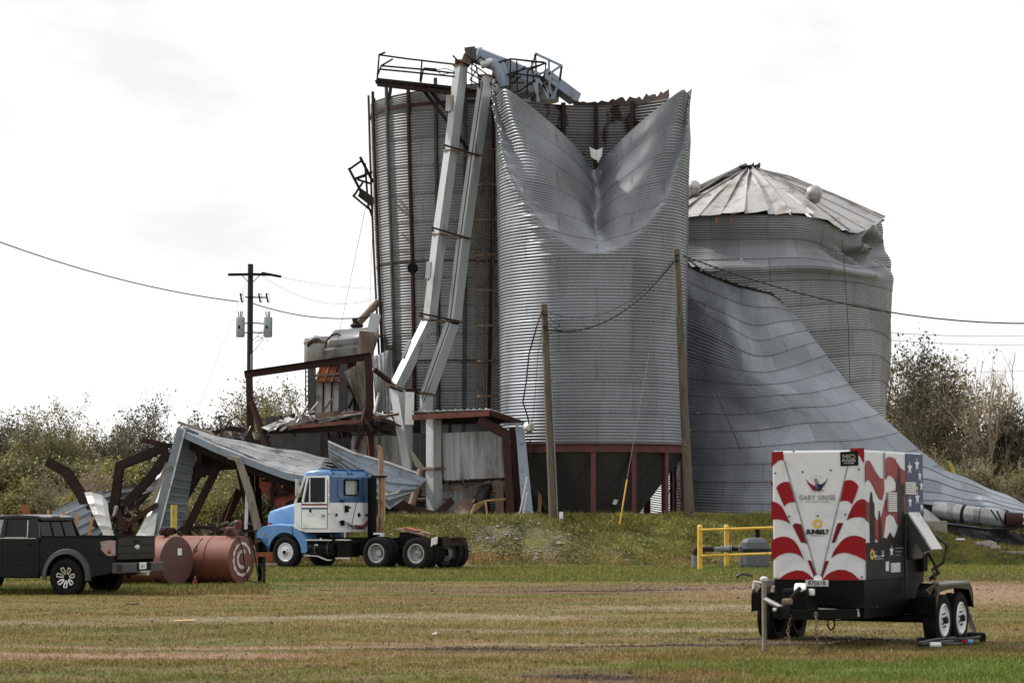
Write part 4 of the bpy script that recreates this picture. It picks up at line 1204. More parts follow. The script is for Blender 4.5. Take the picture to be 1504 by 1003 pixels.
# ribbed tin walls
def wall(x0, x1, ytop, ybot, Y, n, mat, top2=None, bot2=None, parent=cs, slant=0):
    for i in range(n):
        t0, t1 = i / n, (i + 1) / n - .01
        xa, xb = x0 + (x1 - x0) * t0, x0 + (x1 - x0) * t1
        ya = lambda t: ytop + ((top2 or ytop) - ytop) * t; yb = lambda t: ybot + ((bot2 or ybot) - ybot) * t
        dY = rnd.uniform(-.04, .04)
        mb = MB(); mb.plate([at(xa, ya(t0), Y + dY), at(xb, ya(t1), Y + dY), at(xb + slant, yb(t1), Y + dY), at(xa + slant, yb(t0), Y + dY)], .03)
        mb.bar([at(xb, ya(t1), Y + dY - .03), at(xb + slant, yb(t1), Y + dY - .03)], .035, .09)
        mb.bar([at((xa + xb) / 2, ya(t0), Y + dY - .02), at((xa + xb) / 2 + slant, yb(t0), Y + dY - .02)], .03, .03)
        mb.build('wall_panel', mat, parent, world=True)
wall(650, 738, 636, 706, 89.8, 26, 'tin', top2=632, bot2=703, slant=2)
wall(606, 627, 636, 692, 91, 4, 'tin_dark'); wall(560, 606, 640, 700, 93.8, 10, 'tin')
wall(648, 700, 712, 752, 90.4, 7, 'tin', slant=-2); wall(470, 560, 636, 700, 94.4, 12, 'tin_dark', top2=640)
wall(516, 560, 640, 690, 94.0, 7, 'tin')
beam((648, 708, 89.8), (741, 704, 89.7), .08, .14, 'rust_dark', i=False)
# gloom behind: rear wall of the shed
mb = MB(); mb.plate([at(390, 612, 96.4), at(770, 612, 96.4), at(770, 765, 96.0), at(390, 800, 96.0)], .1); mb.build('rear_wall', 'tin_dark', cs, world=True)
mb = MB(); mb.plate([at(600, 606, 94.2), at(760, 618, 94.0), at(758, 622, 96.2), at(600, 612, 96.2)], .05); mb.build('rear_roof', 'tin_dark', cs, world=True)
# tangled pipework under the wall
rods([[(648, 711), (690, 716), (735, 704)], [(655, 722), (700, 712), (720, 706)], [(640, 722), (676, 716)], [(735, 704), (738, 714)], [(676, 700), (690, 724)], [(648, 700), (662, 716), (668, 728)]], cs, 'rust_pale', .02, 'pipe', 89.5)
MB().bar([at(733, 712, 89.2), at(734, 755, 89.2)], .32, .3).build('pillar', 'rust_pale', cs, world=True)
mb = MB(); mb.plate([at(722, 706, 89.3), at(746, 706, 89.3), at(746, 724, 89.3), at(724, 722, 89.3)], .2); mb.build('torn_board', 'rust_pale', cs, world=True)
MB().tube([at(718, 712, 89.9), at(700, 740, 89.4)], .22, 14).build('pipe', 'tin_dark', cs, world=True)

# left roof, folded and ragged
lr = thing('collapsed_roof', 'sagging torn roof with rusty purlins between the frame posts', 'collapsed roof', (at(470, 650, 92).x, 92, 1.2))
TL, TR_, BRr, BLl = (388, 626, 91.2), (470, 606, 92), (560, 603, 93.5), (600, 612, 93)
def quad(a, b_, c_, d_, mat, name='roof_sheet', parent=lr, th=.025): mb = MB(); mb.plate([at(*a), at(*b_), at(*c_), at(*d_)], th); return mb.build(name, mat, parent, world=True)
quad((384, 628, 90.8), (432, 609, 92), (436, 613, 92), (396, 633, 90.6), 'tin_pale')
quad((398, 622, 90.9), (436, 607, 92.2), (434, 616, 91.6), (402, 628, 90.7), 'tin_pale')
quad((436, 612, 91.8), (545, 602, 92.6), (545, 606, 91.6), (470, 616, 91.0), 'tin')
quad((420, 618, 91.4), (480, 607, 92.4), (485, 610, 91.4), (424, 632, 90.8), 'tin_dark')
quad((545, 603, 92), (572, 610, 92), (578, 618, 91.6), (548, 608, 91.5), 'tin_pale')
for (p, q, h, mt) in (((430, 627, 90.9), (535, 618, 91.2), .14, 'rust_red'), ((470, 614, 91.4), (533, 604, 92), .1, 'rust_red'), ((448, 610, 92), (412, 632, 90.9), .06, 'tin_pale'),
                      ((468, 620, 91.2), (540, 604, 91.6), .07, 'tin'), ((388, 633, 91.2), (576, 628, 91.6), .24, 'rust_dark'), ((545, 622, 91.9), (576, 632, 91.9), .4, 'rust_dark'),
                      ((436, 611, 92), (462, 604, 92.5), .06, 'tin_pale'), ((498, 618, 91.6), (508, 640, 92), .2, 'rust_dark')):
    MB().bar([at(*p), at(*q)], .1, h).build('purlin', mt, lr, world=True)
for i in range(5): MB().bar([at(480 + 14 * i, 626, 91.8), at(484 + 16 * i, 642, 93.5)], .06, .14).build('rafter', 'rust_dark', lr, world=True)

# ------------------------------------------------------------ scraps around the canopy: each its own thing
def scrap(name, label, cat, mat, pts, th=.03, **k):
    mb = MB(); mb.plate([at(*p) for p in pts], th); return one(mb, name, mat, label, cat, **k)
def stick(name, label, cat, mat, pts, w, h=None, kind='bar', smooth=False, **k):
    mb = MB(); P = [at(*p) for p in pts]
    if kind == 'bar': mb.bar(P, w, h or w)
    elif kind == 'i': mb.ibeam(P, w, h or w, up=(0, -1, 0.01))
    else: mb.tube(P, w, 10)
    return one(mb, name, mat, label, cat, smooth=smooth, **k)


scrap('galvanized_sheet', 'long galvanized panel leaning on the outer posts of the canopy shed', 'tin panel', 'tin_blue', [(757, 625, 87.9), (770, 627, 87.9), (783, 755, 87.0), (767, 756, 87.0)], .06)
scrap('rusty_panel', 'brown rusted grooved panel tilted in the grass under the ribbed tin wall', 'metal panel', 'rust_pale', [(678, 733, 88.6), (698, 733, 88.9), (684, 763, 87.6), (661, 764, 87.4)], .05)
scrap('plywood_scrap', 'pale triangular plywood scrap beside the grooved rusty panel', 'plywood', 'wood', [(711, 734, 88.5), (714, 738, 88.5), (689, 757, 87.8), (697, 740, 88)], .03)
scrap('cardboard_strip', 'cream pointed strip of sheathing leaning above the rusted pole', 'board', 'board_grey', [(601, 656, 89.5), (604, 660, 89.5), (625, 689, 89.3), (619, 694, 89.3), (610, 684, 89.3)], .05)
mb = MB(); mb.sweep([at(602, 576, 91.4), at(601, 624, 91.3)], [(-.17, .05), (-.14, -.02), (.0, -.06), (.02, .03), (.05, -.06), (.14, -.02), (.17, .08), (.0, .08)], up=(0, -1, 0))
one(mb, 'channel_strip', 'tin_pale', 'cream channel strip hanging beside the lower elevator leg', 'metal strip')
stick('rusted_pole', 'rusted leaning pipe pole below the cream sheathing strip', 'pole', 'rust_pale', [(598, 765, 88.4), (609, 726, 88.8), (618, 691, 89.3)], .14, kind='tube', smooth=True)
stick('steel_beam', 'long rusted I beam lying from the truck stack to the mound crest', 'steel beam', 'rust', [(567, 734, 88.6), (612, 750, 88.2), (655, 761, 87.7)], .3, .28, 'i')
stick('steel_beam', 'short thick rusted beam end pointing up beside the lower elevator casing', 'steel beam', 'rust', [(640, 757, 88.4), (663, 736, 88.8)], .26, .36, 'i')
stick('steel_pipe', 'thin rusty pipe lying level between casing and beam end', 'pipe', 'rust_pale', [(611, 733, 89.2), (664, 733, 89)], .05, kind='tube')
rail = thing('yellow_railing', 'pale yellow rectangular rail frame standing before the brown pillar', 'rail', tuple(gp(730, 87.6)))
rods([[(713, 735), (748, 732)], [(713, 735), (716, 761)], [(716, 759), (748, 755)], [(748, 732), (748, 755)]], rail, 'wood', .035, 'bar', 87.9)
rods([[(774, 700, 86.8), (764, 750, 86.8), (760, 758, 86.8)]], thing('lean_stick', 'pair of thin white sticks leaning on the galvanized panel', 'sticks', tuple(gp(766, 87.4))), 'white', .025, 'stick')
rods([[(774, 722, 86.7), (768, 757, 86.7)]], bpy.data.objects['lean_stick'], 'white', .02, 'stick')
stick('wooden_post', 'short pale wooden post standing in the dark under the silo hopper', 'post', 'wood', [(794, 708, 90), (792, 756, 90)], .13)
stick('steel_beam', 'dark stub of beam sticking up beside the long I beam', 'steel beam', 'rust_dark', [(580, 762, 89.4), (592, 730, 89.8)], .2, .2, 'i')
dk = thing('debris_pile', 'dark heap of twisted scrap behind the truck stack', 'debris pile', tuple(gp(590, 89.5)))
for i in range(46):
    x, y = rnd.uniform(556, 648), rnd.uniform(712, 760); a = rnd.uniform(-1.2, 1.2); l = rnd.uniform(6, 22)
    if y < 725 and x < 600: continue
    mb = MB(); Y = rnd.uniform(89, 91)
    if i % 3: mb.bar([at(x, y, Y), at(x + l * math.cos(a), y + l * math.sin(a), Y + rnd.uniform(-.5, .5))], rnd.uniform(.05, .2), rnd.uniform(.03, .12))
    else: mb.plate([at(x, y, Y), at(x + l, y + rnd.uniform(-4, 8), Y + .3), at(x + l * .8, y + l * .6, Y), at(x - 2, y + l * .5, Y - .2)], .02)
    mb.build('scrap_piece', rnd.choice(['rust_dark', 'tin_dark', 'rust', 'black', 'rust_pale']), dk, world=True)
fl = thing('floodlight', 'round pale floodlight on a short arm at the canopy corner', 'floodlight', tuple(at(776, 626, 87.4)))
mb = MB(); mb.lathe([(.02, .2), (.1, .19), (.2, .05), (.21, 0), (.17, -.02)], 16, (0, 0, 0)); c0 = at(777, 627, 87.3); mb.v = [tuple(c0 + Euler((R(100), R(20), 0)).to_matrix() @ Vector(v)) for v in mb.v]
mb.build('lamp_head', 'tin_pale', fl, smooth=True, world=True); MB().bar([at(740, 623, 87.7), at(774, 622, 87.4)], .07, .09).build('arm', 'pipe_grey', fl, world=True)

# ------------------------------------------------------------ big curved tin sheet behind the truck
def ribsheet(name, top, bot, n, mat, label, bulge=.15, along=False, cat='tin sheet', rib=.05, group=None):
    """sheet between two polylines of (px, py, Y); ribs run along it"""
    def pl(line, t):
        s = t * (len(line) - 1); i = min(int(s), len(line) - 2); f = s - i
        return [line[i][k] * (1 - f) + line[i + 1][k] * f for k in range(3)]
    nu, nv = 24, n * 3; vs = []
    root = None
    for j in range(nv + 1):
        for i in range(nu + 1):
            t_ = i / nu; f = j / nv; a = at(*pl(top, t_)); b_ = at(*pl(bot, t_))
            p = a.lerp(b_, f); r_ = (rib if j % 3 == 0 else 0)
            vs.append(p + Vector((0, -r_ - bulge * math.sin(PI * f), 0)))
    mb = MB(); mb.add(vs, [(j * (nu + 1) + i, j * (nu + 1) + i + 1, (j + 1) * (nu + 1) + i + 1, (j + 1) * (nu + 1) + i) for j in range(nv) for i in range(nu)])
    return one(mb, name, mat, label, cat, group)
ribsheet('curved_tin_sheet', [(482, 650, 86.5), (520, 667, 86.3), (570, 681, 86.2), (628, 703, 86.4)], [(484, 676, 86.6), (530, 712, 86.1), (572, 748, 85.8), (600, 728, 86.2)], 5, 'tin_blue',
         'big curved blue grey tin sheet sloping down behind the truck cab', .25)
ribsheet('curved_tin_sheet', [(566, 718, 85.9), (590, 716, 86), (606, 708, 86.2)], [(562, 728, 85.7), (584, 724, 85.8), (600, 714, 86.1)], 2, 'tin_pale',
         'bright bent rim of sheet hanging below the curved tin', .1)
stick('tin_edge_strip', 'bright folded edge strip along the top of the curved tin sheet', 'metal strip', 'tin_pale', [(482, 648, 86.4), (520, 665, 86.2), (570, 679, 86.1), (612, 694, 86.2)], .05, .07)

# ------------------------------------------------------------ collapsed pole barn at left
pb = thing('collapsed_barn', 'collapsed tin barn with a steep end wall and buckled roof behind the red tanks', 'collapsed barn', (at(300, 790, 88).x, 88, 0.0))
ribw = [((270, 628), (232, 786)), ((291, 637), (268, 786))]
for i in range(13):
    t0, t1 = i / 13, (i + .97) / 13
    def e(k, t, dY=0): a, b_ = ribw[k]; return at(a[0] + (b_[0] - a[0]) * t, a[1] + (b_[1] - a[1]) * t, 86.5 + .25 * t + dY)
    mb = MB(); mb.plate([e(0, t0), e(1, t0, .6), e(1, t1, .6), e(0, t1)], .03); mb.bar([e(0, t0, -.04), e(1, t0, .56)], .06, .07)
    mb.build('wall_panel', 'tin_blue', pb, world=True)
MB().bar([at(267, 630, 86.2), at(225, 787, 86.4)], .32, .2, up=(0, -1, 0)).build('corner_trim', 'tin_blue', pb, world=True)
MB().bar([at(272, 630, 86.1), at(232, 787, 86.3)], .05, .1, up=(0, -1, 0)).build('trim_edge', 'tin_pale', pb, world=True)
rf_t = [(266, 627, 88.6), (320, 643, 88.2), (388, 655, 88.6), (440, 662, 89.2), (484, 675, 89.6)]
rf_b = [(268, 633, 86.2), (320, 657, 86.1), (385, 682, 86.0), (420, 695, 86.0), (470, 706, 85.8)]
nP = 30
def plr(line, t):
    s = t * (len(line) - 1); i = min(int(s), len(line) - 2); f = s - i
    return at(*[line[i][k] * (1 - f) + line[i + 1][k] * f for k in range(3)])
for j in range(9):
    f0, f1 = j / 9, (j + .97) / 9; mb = MB(); vs = []
    tmax = 1.0 - .02 * (j % 3)
    for i in range(nP + 1):
        t_ = i / nP * tmax; a, b_ = plr(rf_t, t_), plr(rf_b, t_)
        w = Vector((0, 0, .015 * math.sin(t_ * 19 + j * .4) + .03 * math.sin(t_ * 7 + j * .3)))
        vs += [a.lerp(b_, f0) + w, a.lerp(b_, f0 + .02) + w + Vector((0, 0, .035)), a.lerp(b_, f0 + .035) + w, a.lerp(b_, (f0 + f1) / 2) + w + Vector((0, 0, .015)), a.lerp(b_, f1) + w]
    mb.add(vs, [(5 * i + k, 5 * i + 5 + k, 5 * i + 6 + k, 5 * i + 1 + k) for i in range(nP) for k in range(4)])
    mb.build('roof_sheet', 'tin', pb, world=True)
# ragged corrugated end
for i in range(16):
    f = i / 16; p = plr(rf_t, 1.0).lerp(plr(rf_b, 1.0), f); q_2 = plr(rf_t, .965).lerp(plr(rf_b, .965), f)
    MB().bar([q_2 + Vector((0, 0, .06)), p + Vector((rnd.uniform(0, .25), 0, rnd.uniform(-.05, .1)))], .07, .03).build('torn_rib', 'tin_pale' if i % 2 else 'tin_dark', pb, world=True)
mb = MB()
for i in range(24):
    t0, t1 = i / 24, (i + 1) / 24
    mb.bar([plr(rf_b, t0) - Vector((0, .03, .1)), plr(rf_b, t1) - Vector((0, .03, .1))], .05, .22)
mb.build('eave_trim', 'tin_blue', pb, world=True)
MB().sweep([at(282, 648, 86.9), at(330, 666, 86.7), at(400, 694, 86.5), at(455, 712, 86.4)], [(-.1, -.3), (.1, -.3), (.1, .25), (-.1, .25)]).build('eave_beam', 'rust_dark', pb, world=True)
quad((274, 634, 86.9), (292, 644, 86.9), (330, 662, 88.6), (300, 702, 88.6), 'rust', 'soffit', pb, .04)
quad((292, 640, 87), (360, 668, 87), (352, 688, 88.6), (300, 692, 89), 'rust_dark', 'soffit', pb, .04)
quad((360, 662, 87.4), (440, 690, 87.4), (440, 704, 89.4), (372, 680, 89.6), 'rust_dark', 'soffit', pb, .04)
for (p, q, w) in (((318, 688, 87.6), (268, 790, 87.2), .26), ((300, 680, 88.2), (268, 735, 88.0), .3), ((296, 672, 88.6), (262, 740, 89), .22), ((350, 690, 87.9), (372, 793, 87.6), .14),
                  ((352, 720, 88.6), (322, 780, 88.3), .3), ((347, 716, 88.3), (326, 776, 88.1), .05), ((270, 715, 88.4), (300, 680, 88.6), .07), ((286, 700, 87.8), (345, 676, 87.9), .24),
                  ((366, 640, 88.9), (369, 792, 88.6), .3), ((378, 646, 89), (381, 792, 88.8), .22), ((364, 700, 87.5), (361, 788, 87.3), .12)):
    MB().ibeam([at(*p), at(*q)], w, w, up=(0, -1, .01)).build('frame_member', 'rust_orange' if w == .05 else ('white' if w == .12 else 'rust_dark'), pb, world=True)
MB().bar([at(340, 782, 87), at(270, 778, 87), at(410, 788, 87)], .3, .1)
mb = MB(); mb.sweep([at(262, 776, 87.5), at(300, 774, 87.3), at(345, 780, 87.2), at(384, 778, 87.2)], [(-.3, -.06), (.3, -.06), (.3, .06), (-.3, .06)]); mb.build('fallen_beam', 'rust_dark', pb, world=True)
stick('weathered_board', 'grey weathered timber leaning crooked in front of the barn posts', 'timber', 'board_grey', [(337, 671, 85.9), (350, 674, 85.8), (366, 722, 85.6), (379, 778, 85.4)], .30, .14)
stick('lumber', 'flat grey plank lying along the broken barn ridge', 'plank', 'board_grey', [(262, 620, 88.8), (315, 639, 88.6)], .2, .1)
stick('timber', 'thick weathered timber sticking out past the ridge plank', 'timber', 'rust_dark', [(312, 636, 89.4), (338, 629, 89.6), (360, 632, 89.8)], .2, .16)
quad((322, 638, 89.6), (362, 630, 90), (362, 637, 90), (330, 644, 89.6), 'board_grey', 'broken_lath', pb)
quad((330, 645, 89.9), (363, 643, 90), (363, 652, 90), (345, 650, 89.9), 'rust_dark', 'broken_lath', pb, .1)
# bent steel members standing among the trees
g_ = 'bent barn rafters'
stick('bent_beam', 'bent dark rafter curling up behind the pickup cab', 'steel beam', 'rust_dark', [(70, 678, 88.2), (97, 693, 88.1), (118, 724, 88), (145, 776, 87.6)], .36, .34, 'i', group=g_)
stick('bent_beam', 'tall kinked dark rafter elbowing right toward the barn end wall', 'steel beam', 'rust_dark', [(166, 758, 87.6), (176, 684, 87.6), (246, 655, 87.8)], .34, .32, 'i', group=g_)
stick('bent_beam', 'straight dark rafter slanting up behind the barn corner trim', 'steel beam', 'rust_dark', [(184, 742, 87.3), (222, 700, 87.4), (247, 664, 87.6)], .32, .30, 'i', group=g_)
stick('bent_beam', 'short rusty rafter stub lying across the elbowed rafter tip', 'steel beam', 'rust', [(209, 646, 88), (252, 655, 87.9)], .16, .14, 'i', group=g_)
stick('bent_beam', 'thin rusted channel slanting across the foot of the barn wall', 'steel beam', 'rust', [(180, 778, 86.4), (206, 757, 86.3), (232, 740, 86.2)], .16, .2, 'i', group=g_)
stick('bent_beam', 'short brown strut dropping behind the white bent sheet', 'steel beam', 'rust', [(168, 744, 87.2), (186, 776, 86.9)], .2, .2, 'i', group=g_)
stick('bent_beam', 'grey brown strut standing beside the barn corner trim', 'steel beam', 'board_grey', [(222, 742, 86.9), (246, 680, 87)], .14, .14, 'bar', group=g_)
ribsheet('tin_sheet', [(76, 752, 87.6), (110, 735, 87.8), (128, 727, 87.9), (150, 720, 88)], [(92, 800, 87.2), (118, 800, 87.3), (138, 790, 87.4), (152, 780, 87.6)], 5, 'tin_blue', 'grey ribbed roof sheet slumped behind the pickup window', .1)
ribsheet('tin_sheet', [(150, 724, 88.4), (178, 714, 88.5), (200, 713, 88.6), (230, 716, 88.6)], [(156, 756, 88), (180, 752, 88.2), (205, 745, 88.3), (222, 724, 88.4)], 4, 'tin_dark', 'dark ribbed sheet draped under the slanting rafters', .2)
ribsheet('tin_sheet', [(124, 723, 86.4), (134, 722, 86.3), (150, 727, 86.3), (158, 736, 86.4)], [(153, 788, 85.6), (158, 788, 85.6), (163, 788, 85.6), (168, 788, 85.6)], 4, 'tin_pale', 'pale bent sheet arching over behind the pickup bed', .2)
ribsheet('tin_sheet', [(228, 737, 86.9), (233, 728, 86.9), (243, 690, 87), (246, 672, 87.2)], [(200, 786, 86), (208, 788, 86), (220, 788, 86), (226, 788, 86)], 4, 'tin_pale', 'pale torn sheet tucked behind the barn corner trim', .1)
ribsheet('tin_sheet', [(228, 690, 88.2), (236, 688, 88.2), (244, 678, 88.2)], [(214, 720, 88), (222, 720, 88), (232, 720, 88)], 2, 'tin', 'small grey sheet wedged high between rafter and corner trim', .05)
stick('rusty_panel', 'orange rusted steel box standing in the brush beyond the pickup roof', 'metal box', 'rust_orange', [(38, 758, 80), (38, 741, 80)], .36, .2)
stick('yellow_bollard', 'mossy yellow bollard behind the nearer red tank', 'bollard', 'yellow_old', [(255.5, 800, 64.5), (255.5, 741, 64.5)], .085, kind='tube', smooth=True)
for i, (x, y0, y1, dx, lb) in enumerate(((70, 770, 748, 1, 'leftmost wooden stake rising above the pickup roof'), (92, 775, 750, 2, 'second wooden stake above the pickup rear window'), (110, 790, 753, 4, 'third wooden stake leaning beside the pickup rear window'), (128, 796, 759, 8, 'long orange wooden stake leaning over the pickup bed'))):
    stick('wooden_stake', lb, 'stake', 'wood_orange', [(x, y0, 56.5), (x + dx, y1, 56.5)], .07, .05, group='stakes behind the pickup cab')

# tangle of small wreckage round the foot of the barn
def tangle(loc, label, n, bx, Yr, seed, lmax=26):
    r = random.Random(seed); t_ = thing('debris_pile', label, 'debris pile', loc)
    for i in range(n):
        x, y = r.uniform(bx[0], bx[2]), r.uniform(bx[1], bx[3]); a = r.uniform(-1.4, 1.4); l = r.uniform(6, lmax); Y = r.uniform(*Yr); k = r.random(); mb = MB()
        q = (x + l * math.cos(a), y + l * math.sin(a))
        if k < .4: mb.bar([at(x, y, Y), at(*q, Y + r.uniform(-.4, .4))], r.uniform(.05, .14), r.uniform(.04, .1))
        elif k < .65: mb.tube([at(x, y, Y), at((x + q[0]) / 2 + r.uniform(-4, 4), (y + q[1]) / 2 + r.uniform(-4, 4), Y), at(*q, Y + .2)], r.uniform(.012, .03), 5)
        else:
            vs = []; w = r.uniform(4, 11)
            for u in range(5):
                for v in range(3): vs.append(at(x + u * l / 4 + r.uniform(-.8, .8), y + v * w / 2 + r.uniform(-1.2, 1.2) + u * math.sin(a) * 2, Y + .12 * math.sin(u * 1.7 + i) + r.uniform(-.05, .05)))
            mb.add(vs, [(3 * u + v, 3 * u + v + 3, 3 * u + v + 4, 3 * u + v + 1) for u in range(4) for v in range(2)])
        mb.build('scrap_piece', r.choice(['rust_dark', 'rust_dark', 'tin_dark', 'rust', 'rust_pale', 'tin', 'board_grey', 'rust_streak']), t_, world=True)
tangle(tuple(gp(310, 87)), 'low tangle of scrap and boards under the collapsed barn roof', 46, (264, 768, 384, 790), (86.4, 88.5), 5)
tangle(tuple(gp(190, 87)), 'heap of torn tin and angle iron where the barn rafters cross', 46, (140, 738, 232, 786), (86.6, 88.6), 6)
tangle(tuple(gp(415, 90.5)), 'torn laths and strips hanging where the barn roof meets the frame post', 34, (320, 628, 400, 668), (89.2, 90.4), 7, 22)
tangle(tuple(at(470, 612, 91.2)), 'loose strips strewn over the sagging torn roof', 26, (400, 606, 560, 622), (91, 91.8), 8, 40)

# red harvester / machine under the barn roof
rm = thing('grain_cart', 'dark red grain machine parked under the collapsed barn roof', 'farm machine', tuple(gp(415, 88.8)))
mb = MB(); mb.plate([at(384, 682, 88), at(446, 700, 88), at(446, 757, 88), at(420, 757, 88), at(384, 716, 88)], 1.6); mb.build('hopper_body', 'machine_red', rm, world=True)
quad((385, 690, 87.1), (399, 690, 87.1), (399, 716, 87.1), (385, 712, 87.1), 'machine_red', 'side_panel', rm)
quad((424, 692, 87.1), (442, 696, 87.1), (442, 711, 87.1), (424, 712, 87.1), 'rust_orange', 'side_panel', rm)
quad((384, 698, 87.0), (399, 698, 87.0), (399, 706.5, 87.0), (384, 706.5, 87.0), 'black', 'sign_plate', rm)
quad((385.5, 701, 86.95), (397.5, 701, 86.95), (397.5, 703.5, 86.95), (385.5, 703.5, 86.95), 'white', 'sign_print', rm)
quad((404, 709, 87.0), (406, 709, 87.0), (406, 715, 87.0), (404, 715, 87.0), 'white', 'sticker', rm)
quad((413, 712, 87.0), (416, 712, 87.0), (416, 716, 87.0), (413, 716, 87.0), 'yellow', 'sticker', rm)
rods([[(402, 696), (404, 730)], [(418, 692), (419, 722)], [(403, 726), (420, 726), (430, 718)], [(436, 702), (438, 722)], [(400, 716), (400, 745)], [(420, 740), (444, 730)]], rm, 'rust_dark', .06, 'frame_bar', 86.95)
mb = MB(); mb.lathe([(.1, 0), (.55, .05), (.6, .2), (.55, .35), (.1, .4)], 20, at(432, 758, 87.5), 'y'); mb.build('wheel', 'rubber', rm, smooth=True, world=True)
one(MB().box(gp(400, 83.5) + Vector((0, 0, .3)), (1.3, .6, .55)), 'steel_box', 'rust_orange', 'orange rusted steel box on the ground in front of the truck bumper', 'metal box')
one(MB().box(gp(399, 82) + Vector((0, 0, .05)), (1.6, .4, .09)).box(gp(401, 81.4) + Vector((0, 0, .04)), (1.7, .3, .07)), 'plank_stack', 'board_grey', 'grey planks lying on the grass beside the truck front wheel', 'planks')

# ------------------------------------------------------------ poles and wires
up = thing('utility_pole', 'dark utility pole with crossarm, cutouts and two grey transformers', 'utility pole', tuple(gp(366, 94)))
MB().tube([gp(366.5, 94, -.1), at(368, 388, 94)], .125, 12, scales=[1.15, .85]).build('pole_shaft', 'pole_dark', up, smooth=True, world=True)
MB().bar([at(335, 403.5, 93.8), at(372, 403, 93.8), at(398, 403.5, 93.8)], .1, .1).build('crossarm', 'rust_dark', up, world=True)
for (a, b_) in (((356, 405), (366, 416)), ((381, 405), (370, 416))): MB().bar([at(*a, 93.75), at(*b_, 93.75)], .03, .03).build('arm_brace', 'wire', up, world=True)
MB().tube([at(384, 401, 93.8), at(395, 403, 93.8), at(413, 406.5, 93.8)], .05, 8).build('insulator_string', 'black', up, world=True)
MB().bar([at(360, 436.5, 93.8), at(392, 437, 93.8)], .05, .05).build('cutout_bracket', 'black', up, world=True)
for x in (354, 381, 392):
    c = MB().tube([at(x - 1, 431, 93.7), at(x + 1.5, 444, 93.7)], .035, 8).build('fuse_cutout', 'black', up, world=True)
    MB().tube([at(x - 1, 431, 93.7), at(x + 3, 432, 93.6), at(x + 4, 443, 93.6), at(x + 1.5, 444.5, 93.7)], .012, 5).build('cutout_hook', 'wire', c, world=True)
for x, d in ((353, 0), (393.5, 0)):
    c0 = at(x, 494, 93.6); mb = MB(); mb.lathe([(.15, -.03), (.17, 0), (.175, .68), (.16, .74), (.05, .77)], 20, c0); tr = mb.build('transformer_can', 'transformer', up, smooth=True, world=True)
    for q in ((-.06, .0), (.05, .0), (0, .05)) : MB().tube([c0 + Vector((q[0], q[1], .72)), c0 + Vector((q[0] * 1.5, q[1], .98))], .022, 6).build('bushing', 'black', tr, world=True)
    MB().bar([c0 + Vector((0, 0, .48)), at(368, 474, 93.9)], .05, .05).build('mount_bracket', 'tin_dark', up, world=True)
    MB().bar([c0 + Vector((0, 0, .12)), at(368, 488, 93.9)], .05, .05).build('mount_bracket', 'tin_dark', up, world=True)
    MB().box(c0 + Vector((-.03, -.175, .35)), (.07, .02, .12)).build('name_plate', 'black', tr, world=True)
MB().tube([at(387, 488, 93.5), at(391, 492, 93.5), at(393, 502, 93.5)], .012, 5).build('drip_loop', 'wire', up, world=True)
MB().tube([at(374, 503, 93.7), at(384, 498, 93.5), at(390, 487, 93.5), at(384, 486, 93.5), at(378, 494, 93.6)], .012, 5).build('drip_loop', 'wire', up, world=True)
MB().tube([at(371, 500, 93.8), at(378, 494, 93.6), at(387, 497, 93.6), at(378, 510, 93.7), at(372, 516, 93.8)], .012, 5).build('drip_loop', 'wire', up, world=True)
MB().tube([at(369.5, 520, 93.8), at(369, 640, 93.8), at(368, 760, 93.8)], .05, 8).build('conduit', 'pipe_grey', up, smooth=True, world=True)

p1 = thing('wooden_pole', 'shorter leaning wooden pole with white conduit before the corrugated silo', 'pole', tuple(gp(812, 86.3)))
MB().tube([gp(813, 86.3, -.1), at(799, 447, 86.3)], .14, 14, scales=[1.15, .85]).build('pole_shaft', 'pole', p1, smooth=True, world=True)
MB().tube([gp(819, 86.2, 0), at(810, 560, 86.15)], .028, 8).build('conduit', 'pipe_grey', p1, smooth=True, world=True)
MB().box(gp(824, 86.1, .18), (.14, .1, .36)).build('meter_box', 'white', p1, world=True)
p2 = thing('wooden_pole', 'taller wooden pole standing at the right edge of the corrugated silo', 'pole', tuple(gp(1013, 86.5)))
MB().tube([gp(1012.5, 86.5, -.1), at(993.5, 366, 86.5)], .155, 14, scales=[1.15, .75]).build('pole_shaft', 'pole', p2, smooth=True, world=True)
for py in (375, 383): MB().box(at(994, py, 86.3), (.16, .1, .05)).build('wire_clamp', 'rust_dark', p2, world=True)
for py in (462, 480): MB().box(at(800.5, py, 86.1), (.16, .1, .05)).build('wire_clamp', 'rust_dark', p1, world=True)


def sag(p, q, s, n=14):
    P, Q = at(*p), at(*q); return [P.lerp(Q, i / n) - Vector((0, 0, s * 4 * (i / n) * (1 - i / n))) for i in range(n + 1)]
def wire(label, p, q, s, r=.02, mat='wire', cat='cable', name='overhead_wire'):
    one(MB().tube(sag(p, q, s), r, 5), name, mat, label, cat)
wire('thick twisted service cable running in from the left edge to the dark pole', (-60, 333, 80), (350, 443, 94), .35, .022)
wire('thick cable running from the dark pole toward the tall silo', (372, 446, 94), (540, 466, 97), .25, .022)
wire('heavy dark cable running from the taller wooden pole off the right edge', (1004, 376, 86.5), (1560, 474, 93), .75, .028)
wire('pair of thin lines leaving the pole crossarm to the right', (413, 407, 94), (552, 424, 97), .1, .008, 'wire_grey')
wire('thin lower line from the dark pole to the tall silo', (384, 404, 94), (552, 438, 97), .6, .008, 'wire_grey')
wire('faint guy wire falling left from the dark pole', (362, 416, 94), (276, 640, 92), 0, .008, 'wire_grey')
wire('thin guy wire slanting in front of the tall silo left edge', (538, 300, 95), (492, 520, 92), 0, .009)
wire('faint loose wire beside the tall silo left edge', (552, 200, 94.2), (543, 450, 95), .1, .008)
